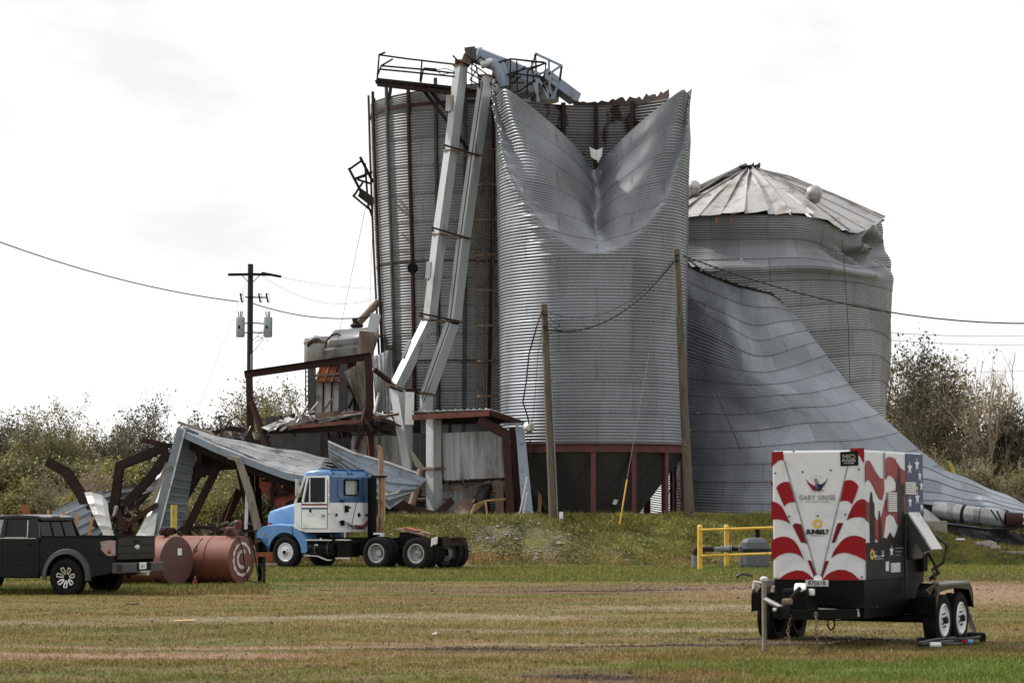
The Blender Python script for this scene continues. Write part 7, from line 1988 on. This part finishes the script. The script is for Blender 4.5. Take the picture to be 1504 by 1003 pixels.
mb = MB(); mb.bbox((-2.55, .5, 1.1), (.12, .3, .5), .03); mb.build('cable_bundle', 'black', tr)
# cable pile by the wheels
c0 = gp(1395, 34.9)
pile = thing('cable_pile', 'black cables with coloured plugs heaped on the grass beside the trailer wheels', 'cables', tuple(c0))
for k in range(6):
    pts = [gp(1345 + 90 * t_ , 33.6 + 1.4 * math.sin(t_ * 3 + k) * .3 + 1.6 * t_, .03 + .03 * (k % 3)) for t_ in [i / 10 for i in range(11)]]
    MB().tube(pts, .022, 6).build('cable', 'wire', pile, smooth=True, world=True)
MB().tube([gp(1412, 35.4, .55), gp(1420, 35.4, .32), gp(1428, 35.3, .1), gp(1432, 35.2, .04)], .035, 8).build('cable', 'wire', pile, smooth=True, world=True)
for px, mt in ((1407, 'vinyl_red'), (1417, 'blue'), (1426, 'leaf_green'), (1362, 'litter'), (1370, 'litter')):
    MB().tube([gp(px, 34.4 if px > 1400 else 33.4, .05), gp(px + 8, 34.4 if px > 1400 else 33.4, .05)], .035, 8).build('cable_plug', mt, pile, world=True)
MB().bbox(gp(1430, 35.0, .07), (.25, .2, .14), .04).build('junction_box', 'black', pile, world=True)

# ------------------------------------------------------------ gas meter set and yellow guard rail
gr = thing('guard_rail', 'yellow pipe guard rail with two rails around the grey gas meter', 'guard rail', tuple(gp(1027, 77)))
for px, Y, top in ((1027, 76.6, 773), (1066, 80.0, 773), (1150, 76.0, 768), (1188, 79.5, 768)):
    b_ = gp(px, Y, -.1); t_ = at(px + 1, top, Y); mb = MB(); mb.tube([b_, t_], .082, 14)
    mb.lathe([(.082, 0), (.07, .035), (.04, .055), (.001, .06)], 14, t_); mb.build('rail_post', 'yellow', gr, smooth=True, world=True)
for (a, b_) in (((1030, 778, 76.5), (1152, 774, 75.9)), ((1030, 816, 76.5), (1152, 812, 75.9)), ((1068, 778, 79.9), (1190, 774, 79.4)), ((1152, 774, 75.9), (1190, 774, 79.4))):
    MB().tube([at(*a), at(*b_)], .042, 10).build('rail_bar', 'yellow', gr, smooth=True, world=True)
gm = thing('gas_meter', 'dark grey gas meter with flanged pipes behind the yellow rail', 'gas meter', tuple(gp(1107, 78.4)))
g0 = gp(1107, 78.4)
mb = MB(); loft(mb, [[(g0.x + x * a, g0.y + y * a, g0.z + z_) for (x, y) in ((-.46, -.3), (-.3, -.4), (.3, -.4), (.46, -.3), (.46, .3), (.3, .4), (-.3, .4), (-.46, .3))] for z_, a in ((.0, .95), (.1, 1.0), (.55, .93), (.56, .93))]); bd = mb.build('meter_body', 'meter', gm, world=True)
mb = MB(); loft(mb, [[(g0.x + x * a, g0.y + y * a, g0.z + z_) for (x, y) in ((-.43, -.3), (-.3, -.38), (.3, -.38), (.43, -.3), (.43, .3), (.3, .38), (-.3, .38), (-.43, .3))] for z_, a in ((.60, .98), (.82, .94), (.93, .75), (.97, .3))]); mb.build('meter_bonnet', 'meter', gm, world=True)
MB().box((g0.x, g0.y, g0.z + .58), (.94, .86, .05)).build('bolted_flange', 'meter', gm, world=True)
for k in range(14): MB().lathe([(.02, 0), (.02, .09)], 6, (g0.x - .42 + k * .065, g0.y - .44, g0.z + .535 - .18 * abs(k - 6.5) / 8 * 0), 'z').build('flange_bolt', 'black', gm, world=True)
MB().tube([(g0.x + .1, g0.y, g0.z + .95), (g0.x + .1, g0.y, g0.z + 1.22)], .07, 10).build('index_neck', 'black', gm, world=True); MB().bbox((g0.x + .1, g0.y, g0.z + 1.27), (.2, .16, .1), .02).build('index_head', 'black', gm, world=True)
e0 = gp(1019, 78.4)
MB().tube([e0, e0 + Vector((0, 0, .48)), e0 + Vector((.03, 0, .57)), e0 + Vector((.12, 0, .61)), e0 + Vector((.62, 0, .61))], .085, 14).build('inlet_pipe', 'rust_dark', gm, smooth=True, world=True)
MB().tube([e0 + Vector((0, 0, -.02)), e0 + Vector((0, 0, .42))], .088, 14).build('riser_pipe', 'pipe_grey', gm, smooth=True, world=True)
z_ = e0.z + .61
MB().tube([(e0.x + .52, 78.4, z_), (e0.x + .9, 78.4, z_)], .075, 12).build('pipe_spool', 'pipe_grey', gm, smooth=True, world=True)
MB().tube([(e0.x + .9, 78.4, z_), (e0.x + 1.15, 78.4, z_)], .10, 12).build('pipe_reducer', 'pipe_grey', gm, smooth=True, world=True)
MB().tube([(e0.x + 1.15, 78.4, z_), (g0.x - .40, 78.4, z_)], .07, 12).build('pipe_spool', 'rust_dark', gm, smooth=True, world=True)
for dx in (.86, 1.1, 1.16, 1.42): MB().tube([(e0.x + dx, 78.4, z_), (e0.x + dx + .035, 78.4, z_)], .14, 16).build('pipe_flange', 'pipe_grey', gm, smooth=True, world=True)
MB().tube([(g0.x + .4, 78.4, z_), (g0.x + 1.6, 78.4, z_)], .07, 12).build('outlet_pipe', 'meter', gm, smooth=True, world=True)
one(MB().tube([gp(1058, 78.2), gp(1058, 78.2, .25)], .05, 10), 'pipe_stub', 'pipe_grey', 'short grey pipe stub in the grass left of the gas meter', 'pipe')

# ------------------------------------------------------------ trees
def tree_data(seed, h, spread, leafy, leaf_size, bare_up=0.0, trunk_r=.16, stems=1, twigs=True):
    rs = random.Random(seed); tb = MB(); tips = []

    def branch(p, d, L_, r, depth):
        n = 4 if depth < 2 else 3; pts = [p]; q = p.copy(); dd = d.copy()
        for i in range(n):
            dd = (dd + Vector((rs.uniform(-1, 1), rs.uniform(-1, 1), rs.uniform(-.4, .8))) * .20).normalized()
            q = q + dd * L_ / n; pts.append(q.copy())
        tb.tube(pts, r, 5 if depth == 0 else (4 if depth == 1 else 3), scales=[1 - .6 * i / n for i in range(n + 1)])
        if depth >= 2:
            tips.append((pts[-1], dd)); tips.append((pts[-2], dd))
            if depth >= 4: return
        if depth < 4:
            kids = (7, 5, 4, 3)[depth]
            for k in range(kids):
                f = rs.uniform(.30 if depth == 0 else .15, 1.0); s = f * n; i = min(int(s), n - 1); bp_ = pts[i].lerp(pts[i + 1], s - i)
                az = rs.uniform(0, 2 * PI); tilt = rs.uniform(.45, 1.1) * spread
                u = dd.cross(Vector((0.3, 1, .2))).normalized(); w = dd.cross(u)
                nd = (dd * math.cos(tilt) + (u * math.cos(az) + w * math.sin(az)) * math.sin(tilt) + Vector((0, 0, .25))).normalized()
                branch(bp_, nd, L_ * rs.uniform(.42, .68), max(r * .52, .011), depth + 1)
    for s_ in range(stems):
        a = rs.uniform(0, 6.28); base = Vector((rs.uniform(-.5, .5) * (stems > 1), rs.uniform(-.5, .5) * (stems > 1), -.1))
        lean = Vector((rs.uniform(-.25, .25), rs.uniform(-.25, .25), 1)).normalized()
        branch(base, lean, h * rs.uniform(.58, .72), trunk_r * rs.uniform(.7, 1.1), 0)
    top = max(t[0].z for t in tips)
    V = []; Fc = []
    R_ = np.random.RandomState(seed)
    for (p, d) in tips:
        hz = p.z / top
        if rs.random() > leafy * (1 - bare_up * max(0, hz - .4) / .6): continue
        n = rs.randint(3, 10)
        for k in range(n):
            c = np.array(p) + R_.normal(0, .26, 3); a = R_.normal(0, 1, 3); a /= np.linalg.norm(a); b_ = np.cross(a, R_.normal(0, 1, 3)); b_ /= np.linalg.norm(b_)
            s = leaf_size * R_.uniform(.5, 1.25); i0 = len(V)
            V += [c - a * s, c - b_ * s * .45, c + a * s, c + b_ * s * .45]; Fc.append((i0, i0 + 1, i0 + 2, i0 + 3))
    if not Fc: V = [(0, 0, 1), (0.05, 0, 1), (0.05, 0.05, 1), (0, .05, 1)]; Fc = [(0, 1, 2, 3)]
    return tb, np.array(V), np.array(Fc)


protos = {}
def proto(key, mat_leaf, mat_bark, **k):
    tb, V, Fc = tree_data(**k)
    me = bpy.data.meshes.new('tree_trunk'); me.from_pydata([tuple(v) for v in tb.v], [], tb.f); me.materials.append(M[mat_bark])
    lm = np_mesh('tree_crown', V, Fc, mat_leaf, smooth=False)
    protos[key] = (me, lm)
proto('olive1', 'leaf_olive', 'bark', seed=1, h=8.0, spread=1.0, leafy=.62, leaf_size=.11, trunk_r=.19, stems=2)
proto('olive2', 'leaf_olive', 'bark', seed=2, h=8.0, spread=.9, leafy=.55, leaf_size=.105, trunk_r=.17, stems=3)
proto('brown1', 'leaf_brown', 'twig', seed=3, h=8.0, spread=.95, leafy=.6, leaf_size=.12, trunk_r=.13, stems=3)
proto('dark1', 'leaf_dark', 'bark', seed=4, h=8.0, spread=1.1, leafy=.65, leaf_size=.13, trunk_r=.22, stems=2)
proto('sparse1', 'leaf_dark', 'bark', seed=5, h=8.0, spread=.95, leafy=.33, leaf_size=.12, trunk_r=.24, stems=1)
proto('bare1', 'leaf_brown', 'twig', seed=6, h=8.0, spread=.6, leafy=.05, leaf_size=.1, trunk_r=.17, stems=1)
proto('bare2', 'leaf_brown', 'twig', seed=7, h=8.0, spread=.75, leafy=.22, leaf_size=.12, trunk_r=.13, stems=4)
proto('brush', 'leaf_brown', 'twig', seed=8, h=4.0, spread=1.2, leafy=.22, leaf_size=.09, trunk_r=.05, stems=7)
proto('brush2', 'leaf_olive', 'twig', seed=9, h=4.0, spread=1.2, leafy=.7, leaf_size=.13, trunk_r=.05, stems=7)
proto('bareb', 'leaf_brown', 'twig', seed=18, h=4.0, spread=1.0, leafy=.05, leaf_size=.09, trunk_r=.06, stems=8)
proto('vine', 'leaf_dark', 'twig', seed=10, h=4.0, spread=1.3, leafy=.55, leaf_size=.10, trunk_r=.045, stems=9)


def plant(kind, px, Y, ph, label, group, name='tree', cat='tree', rz=None, wide=1.0):
    """ph = photo row of its top"""
    me, lm = protos[kind]; g0 = gp(px, Y); topz = at(px, ph, Y).z
    base_h = 4.0 if kind in ('brush', 'brush2', 'vine', 'bareb') else 8.0
    s = (topz - g0.z) / (base_h * (1.28 if base_h == 8 else 1.22))
    o = bpy.data.objects.new(name, None); col.objects.link(o); o.location = g0; o.rotation_euler = (0, 0, rnd.uniform(0, 6.28) if rz is None else rz); o.scale = (s * wide, s * wide, s)
    tag(o, label, cat, group)
    for n_, m_ in (('trunk', me), ('crown', lm)):
        c = bpy.data.objects.new(n_, m_); col.objects.link(c); c.parent = o


LT = [(-40, 128, 596, 'dark1', 'dark bushy tree mostly cut by the left edge'), (8, 132, 600, 'dark1', 'dark tree at the far left behind the pickup cab'), (45, 126, 592, 'olive1', 'yellowing olive tree above the pickup roof'),
      (85, 134, 590, 'olive2', 'broad olive tree right of the yellowing one'), (118, 128, 598, 'olive1', 'green gold tree over the curled rafter'), (150, 136, 602, 'brown1', 'brown thin leaved tree left of the elbowed rafter'),
      (182, 130, 622, 'olive2', 'lower olive tree above the elbowed rafter'), (212, 126, 590, 'sparse1', 'thin tree with gaps of sky in its crown'), (244, 134, 614, 'sparse1', 'small dark topped tree beside the barn end wall'),
      (296, 140, 588, 'dark1', 'dark tree rising right of the barn ridge'), (322, 134, 572, 'dark1', 'tallest dark tree left of the utility pole'), (352, 140, 580, 'olive1', 'olive tree just behind the utility pole foot'),
      (392, 136, 570, 'sparse1', 'loose dark tree inside the portal frame, left of centre'), (425, 130, 562, 'olive2', 'olive tree inside the portal frame, near the dryer'), (410, 146, 555, 'bare1', 'bare twigged sapling inside the portal frame'), (452, 138, 585, 'dark1', 'dark tree partly behind the dryer ladder')]
LT += [(20, 118, 668, 'brush2', 'low yellowing shrub left above the pickup roof'), (60, 116, 690, 'bareb', 'low bare twiggy shrub above the pickup roof'), (100, 120, 672, 'brush2', 'yellow green shrub behind the curled rafter'),
       (140, 115, 680, 'bareb', 'twiggy tan shrub between the curled and elbowed rafters'), (190, 118, 672, 'brush2', 'yellow green shrub inside the elbow of the rafter'), (235, 121, 668, 'vine', 'dark vine covered shrub left of the barn end wall'),
       (300, 104, 690, 'vine', 'vine tangled shrub seen through the barn opening, left'), (340, 106, 684, 'brush2', 'yellow green shrub seen through the barn opening, right')]
for (px, Y, ph, kd, lb) in LT: plant(kd, px, Y, ph, lb, 'trees behind the collapsed barn')
RT = [(1322, 128, 508, 'bare2', 'tall brown thicket tree at the right edge of the dented silo'), (1350, 132, 552, 'bare2', 'brownish tree right of the dented silo, lower crown'), (1385, 122, 520, 'sparse1', 'dark leaved open tree leaning left among the right trees'), (1412, 126, 508, 'sparse1', 'dark leaved open tree at the middle of the right group'),
      (1445, 120, 486, 'bare1', 'tall bare tree with thin white twigs against the sky'), (1462, 124, 500, 'bare1', 'second bare tree just right of the tallest one'), (1478, 128, 610, 'olive2', 'greenish tree low behind the bare trees'), (1515, 120, 560, 'dark1', 'dark tree at the right edge'), (1560, 126, 600, 'dark1', 'dark evergreen just outside the right edge'),
      (1400, 134, 590, 'olive1', 'olive tree behind the open dark leaved ones'), (1436, 134, 620, 'brown1', 'brown tree between the bare trees'), (1300, 136, 575, 'bare2', 'brown tree showing under the dented silo edge'), (1500, 134, 622, 'olive1', 'low olive tree at the far right')]
for (px, Y, ph, kd, lb) in RT: plant(kd, px, Y, ph, lb, 'trees right of the silos')
# undergrowth: thickets nobody could count, one object each side
def thicket(name, label, spots, lmat):
    Vs, Fs, Vl, Fl = [], [], [], []
    for kd in ('brush', 'brush2', 'vine'):
        pass
    root = bpy.data.objects.new(name, None)
    allv = []; allf = []; lv = []; lf = []
    nb = nl = 0
    for (px, Y, ph, kd) in spots:
        me, lm = protos[kd]; g0 = gp(px, Y); s = (at(px, ph, Y).z - g0.z) / 4.9; a = rnd.uniform(0, 6.28)
        Rm = np.array([[math.cos(a), -math.sin(a), 0], [math.sin(a), math.cos(a), 0], [0, 0, 1]]) * s
        for (m_, isleaf) in ((me, 0), (lm, 1)):
            v = np.empty(len(m_.vertices) * 3, dtype=np.float32); m_.vertices.foreach_get('co', v); v = v.reshape(-1, 3) @ Rm.T + np.array(g0)
            if isleaf:
                f = np.arange(len(v)).reshape(-1, 4); lv.append(v); lf.append(f + nl); nl += len(v)
            else:
                f = np.array([list(p.vertices) for p in m_.polygons if len(p.vertices) == 4]); allv.append(v); allf.append(f + nb); nb += len(v)
    a = np_mesh(name, np.concatenate(allv), np.concatenate(allf), 'twig', smooth=False)
    o = bpy.data.objects.new(name, a); col.objects.link(o); tag(o, label, None, None, 'stuff')
    b_ = np_mesh('thicket_leaves', np.concatenate(lv), np.concatenate(lf), lmat, smooth=False)
    o2 = bpy.data.objects.new(name + '_leaves', b_); col.objects.link(o2); tag(o2, 'faded leaves of the ' + label, None, None, 'stuff')
sp = []
for i in range(20): sp.append((-30 + i * 26 + rnd.uniform(-6, 6), rnd.uniform(104, 122), rnd.uniform(715, 752), rnd.choice(['brush', 'brush2', 'brush2'])))
for i in range(12): sp.append((268 + i * 14 + rnd.uniform(-4, 4), rnd.uniform(96, 103), rnd.uniform(672, 720), rnd.choice(['brush', 'vine', 'vine'])))
thicket('left_thicket', 'tangled brush filling the gap behind the collapsed barn', sp, 'leaf_olive')
sp = []
for i in range(26): sp.append((1285 + i * 11 + rnd.uniform(-5, 5), rnd.uniform(102, 118), rnd.uniform(650, 722), rnd.choice(['brush', 'brush2', 'bareb', 'bareb'])))
thicket('right_thicket', 'dry tan brush between the right trees and fallen sheeting', sp, 'leaf_olive')

# ------------------------------------------------------------ grass blades, weeds, gravel, litter
def density(x, y):
    """blades are thin on the worn strips"""
    d = np.ones_like(x)
    for (cx, cy, rx, ry, k) in ((-5.2, 32.0, 3.3, .35, .95), (-1.6, 33.6, 2.6, .3, .9), (-4.5, 33.4, 1.2, .25, .8), (.1, 34.8, 2.4, .2, .8), (2.6, 38.5, 3.4, .45, .7), (-4.3, 42.5, 2.4, .7, .7), (-.6, 43.5, 2, .8, .7),
                                (-8.4, 41, 1.6, .5, .6), (3.4, 47, 2.8, .9, .6), (-.4, 33.2, 1.3, .5, .95), (.9, 27.8, .9, .5, .9), (2.8, 34.2, 2.6, .35, .85), (4.4, 35.4, 1.6, .4, .85), (6.5, 58.8, 8.5, 1.8, .9), (2.2, 56.8, 3.2, 1.3, .7), (11.5, 56, 6, 4.8, .9)):
        r = ((x - cx) / rx) ** 2 + ((y - cy) / ry) ** 2
        d *= 1 - k * np.exp(-r * .9)
    return d


def blades(name, label, N, region, h0, h1, w, clump=.5, seed=1, mat='blades', keep=None):
    rs = np.random.RandomState(seed); x, y = region(rs, N)
    patch = .5 + .5 * snoise(x, y, 0, 2.6, 5) * .9 + .3 * snoise(x, y, 0, 7.0, 6)
    k = rs.uniform(0, 1, len(x)) < np.clip(density(x, y) * np.clip(patch + clump, .12, 1), 0, 1)
    if keep is not None: k &= keep(x, y)
    x, y = x[k], y[k]; n = len(x); z = gz(x, y)
    patch = patch[k]
    H = rs.uniform(h0, h1, n) * (.6 + .6 * np.clip(patch, 0, 1)); a = rs.uniform(0, 2 * PI, n); lean = rs.uniform(.05, .75, n) * H
    W_ = w * rs.uniform(.6, 1.4, n) * (1 + y / 60.0)
    p = np.stack([x, y, z - .01], 1); s_ = np.stack([np.cos(a), np.sin(a), 0 * a], 1) * W_[:, None]
    b_ = rs.uniform(0, 2 * PI, n); t_ = p + np.stack([np.cos(b_) * lean, np.sin(b_) * lean, H], 1)
    V = np.stack([p - s_, p + s_, t_], 1).reshape(-1, 3); Fq = np.arange(3 * n).reshape(-1, 3)
    me = np_mesh(name, V, Fq, mat, smooth=False); o = bpy.data.objects.new(name, me); col.objects.link(o); tag(o, label, None, None, 'stuff')


def field(rs, N):
    y = 26.0 * (86.0 / 26.0) ** (rs.uniform(0, 1, N) ** 1.0)      # even in the picture: denser near
    x = rs.uniform(-.235, .235, N) * y
    return x, y
blades('field_grass', 'short dry grass scattered over the worn field', 560000, field, .015, .065, .0035, .25, 1, keep=lambda x, y: gz(x, y) < .35)
blades('field_tufts', 'thicker dry tufts standing in patches on the field', 150000, field, .04, .10, .004, -.45, 11, keep=lambda x, y: gz(x, y) < .35)
def belt(rs, N):
    y = rs.uniform(64, 83, N); x = rs.uniform(-.235, .235, N) * y; return x, y
blades('green_grass', 'green mown grass in the belt before the mound', 150000, belt, .04, .11, .005, .5, 2, keep=lambda x, y: gz(x, y) < .4)
def fringe(rs, N):
    y = rs.uniform(54.5, 60.5, N); x = rs.uniform(-.225, -.10, N) * y; return x, y
blades('tall_fringe_grass', 'taller green grass under the pickup and tanks', 26000, fringe, .06, .17, .006, .4, 3)
def corner(rs, N):
    y = rs.uniform(26.3, 32, N); x = rs.uniform(.05, .225, N) * y; return x, y
blades('corner_grass', 'bright green grass at the lower right corner', 60000, corner, .03, .085, .0035, .2, 4)
def mound(rs, N):
    y = rs.uniform(82.3, 89.5, N); x = rs.uniform(-8, 22, N); return x, y
blades('mound_weeds', 'yellow green weeds covering the mound', 170000, mound, .05, .17, .007, .25, 5,
       keep=lambda x, y: ~(((x - .4) / 3.2) ** 2 + ((y - 84.6) / 2.0) ** 2 < (.05 + .5 * np.random.RandomState(3).uniform(0, 1, len(x)))))
def crest(rs, N):
    y = rs.uniform(85.2, 87.2, N); x = rs.uniform(-5.0, 19, N); return x, y
blades('crest_weeds', 'taller weeds along the mound crest', 16000, crest, .10, .30, .007, -.1, 6)

# broadleaf tufts
def leaves(name, label, N, region, s0, s1, seed, mat):
    rs = np.random.RandomState(seed); x, y = region(rs, N); keep = snoise(x, y, 0, 3.0, 9) > .1; x, y = x[keep], y[keep]; n = len(x)
    c = np.stack([x, y, gz(x, y) + rs.uniform(.02, .12, n)], 1); a = rs.normal(0, 1, (n, 3)); a /= np.linalg.norm(a, axis=1, keepdims=True); b_ = np.cross(a, rs.normal(0, 1, (n, 3))); b_ /= np.linalg.norm(b_, axis=1, keepdims=True)
    s = rs.uniform(s0, s1, n)[:, None]; V = np.stack([c - a * s, c - b_ * s * .5, c + a * s, c + b_ * s * .5], 1).reshape(-1, 3)
    me = np_mesh(name, V, np.arange(4 * n).reshape(-1, 4), mat, smooth=False); o = bpy.data.objects.new(name, me); col.objects.link(o); tag(o, label, None, None, 'stuff')
leaves('broadleaf_weeds', 'small leafy weeds on the mound face', 45000, mound, .03, .07, 7, 'leaf_green')
# gravel
def rocks(name, label, N, region, s0, s1, seed, mat):
    rs = np.random.RandomState(seed); x, y = region(rs, N); n = len(x)
    base = np.array([(1, 0, 0), (-1, 0, 0), (0, 1, 0), (0, -1, 0), (0, 0, .7), (0, 0, -.7)], dtype=float)
    f = np.array([(0, 2, 4), (2, 1, 4), (1, 3, 4), (3, 0, 4), (2, 0, 5), (1, 2, 5), (3, 1, 5), (0, 3, 5)])
    s = rs.uniform(s0, s1, n) * (1 + 1.2 * (rs.uniform(0, 1, n) > .96)); a = rs.uniform(0, 6.28, n)
    V = base[None] * (1 + rs.uniform(-.35, .35, (n, 6, 1))) * s[:, None, None]
    Rm = np.stack([np.stack([np.cos(a), -np.sin(a), 0 * a], 1), np.stack([np.sin(a), np.cos(a), 0 * a], 1), np.tile([0, 0, 1.0], (n, 1))], 1)
    V = np.einsum('nij,nkj->nki', Rm, V) + np.stack([x, y, gz(x, y) + s * .2], 1)[:, None]
    me = np_mesh(name, V.reshape(-1, 3), (f[None] + 6 * np.arange(n)[:, None, None]).reshape(-1, 3), mat, smooth=False)
    o = bpy.data.objects.new(name, me); col.objects.link(o); tag(o, label, None, None, 'stuff')
def gface(rs, N):
    x = .4 + rs.normal(0, 1.5, N); y = 84.5 + rs.normal(0, .9, N); k = (y > 82.3) & (snoise(x, y, 0, 1.6, 12) > -.25); return x[k], y[k]
rocks('gravel', 'pale gravel spilled down the mound face', 1500, gface, .02, .055, 8, 'rock')
def scat(rs, N):
    y = 26.0 * (80.0 / 26.0) ** rs.uniform(0, 1, N); return rs.uniform(-.22, .22, N) * y, y
rocks('pebbles', 'scattered soil clods and pebbles over the field', 5000, scat, .006, .02, 9, 'soil')
def clodA(rs, N):
    k = rs.randint(0, 6, N); C = np.array([(-.4, 33.2, 1.1, .22), (.9, 27.8, .6, .25), (2.8, 34.2, 1.8, .16), (4.4, 35.4, 1.2, .18), (2.4, 57.2, 2.2, .4), (7.5, 58.5, 4.5, .7)])[k]
    return C[:, 0] + rs.normal(0, .5, N) * C[:, 2], C[:, 1] + rs.normal(0, .5, N) * C[:, 3]
rocks('soil_clods', 'dark turned soil along the tyre ruts', 5200, clodA, .008, .022, 10, 'soil')
# boulders at the right
for (px, Y, s, lb) in ((1448, 85.2, .42, 'larger tan boulder beside the dark hollow at right'), (1458, 85.0, .28, 'smaller boulder right of the larger one'), (1436, 85.1, .2, 'small stone left of the tan boulder')):
    bm = bmesh.new(); bmesh.ops.create_icosphere(bm, subdivisions=2, radius=1)
    mb = MB(); c = gp(px, Y, .1)
    for v in bm.verts:
        v.co *= 1 + .22 * math.sin(v.co.x * 5 + s * 9) * math.cos(v.co.y * 4) + rnd.uniform(-.07, .07)
    bm.verts.index_update()
    mb.add([c + Vector((v.co.x * s * .75, v.co.y * s * .6, v.co.z * s * .5)) for v in bm.verts], [[v.index for v in f.verts] for f in bm.faces]); bm.free()
    one(mb, 'boulder', 'concrete', lb, 'boulder')
one(MB().bbox(gp(1487, 84.9, .06), (1.1, .4, .1), .02), 'concrete_slab', 'rock', 'flat pale slab lying at the right edge below the wreck', 'slab')
one(MB().bbox(gp(1408, 85.0, .12), (.3, .2, .06), .02), 'litter_scrap', 'litter', 'white scrap in the grass right of the trailer', 'litter')
for i, (px, py, w, mt, lb) in enumerate(((639, 930, .07, 'litter', 'bright leaf-like litter piece left of the dark ruts'), (273, 910, .40, 'wood', 'yellowish strip of debris lying in the left field'), (197, 886, .3, 'black', 'small dark scrap behind the pickup'))):
    Y = F * CAMZ / (py - YH); c = gp(px, Y)
    mb = MB(); mb.plate([c + Vector((-w / 2, -w * .12, .02)), c + Vector((w / 2, -w * .1, .035)), c + Vector((w * .45, w * .14, .05)), c + Vector((-w * .4, w * .12, .03))], .012)
    one(mb, 'litter_scrap' if i != 2 else 'debris_strip', mt, lb, 'litter')
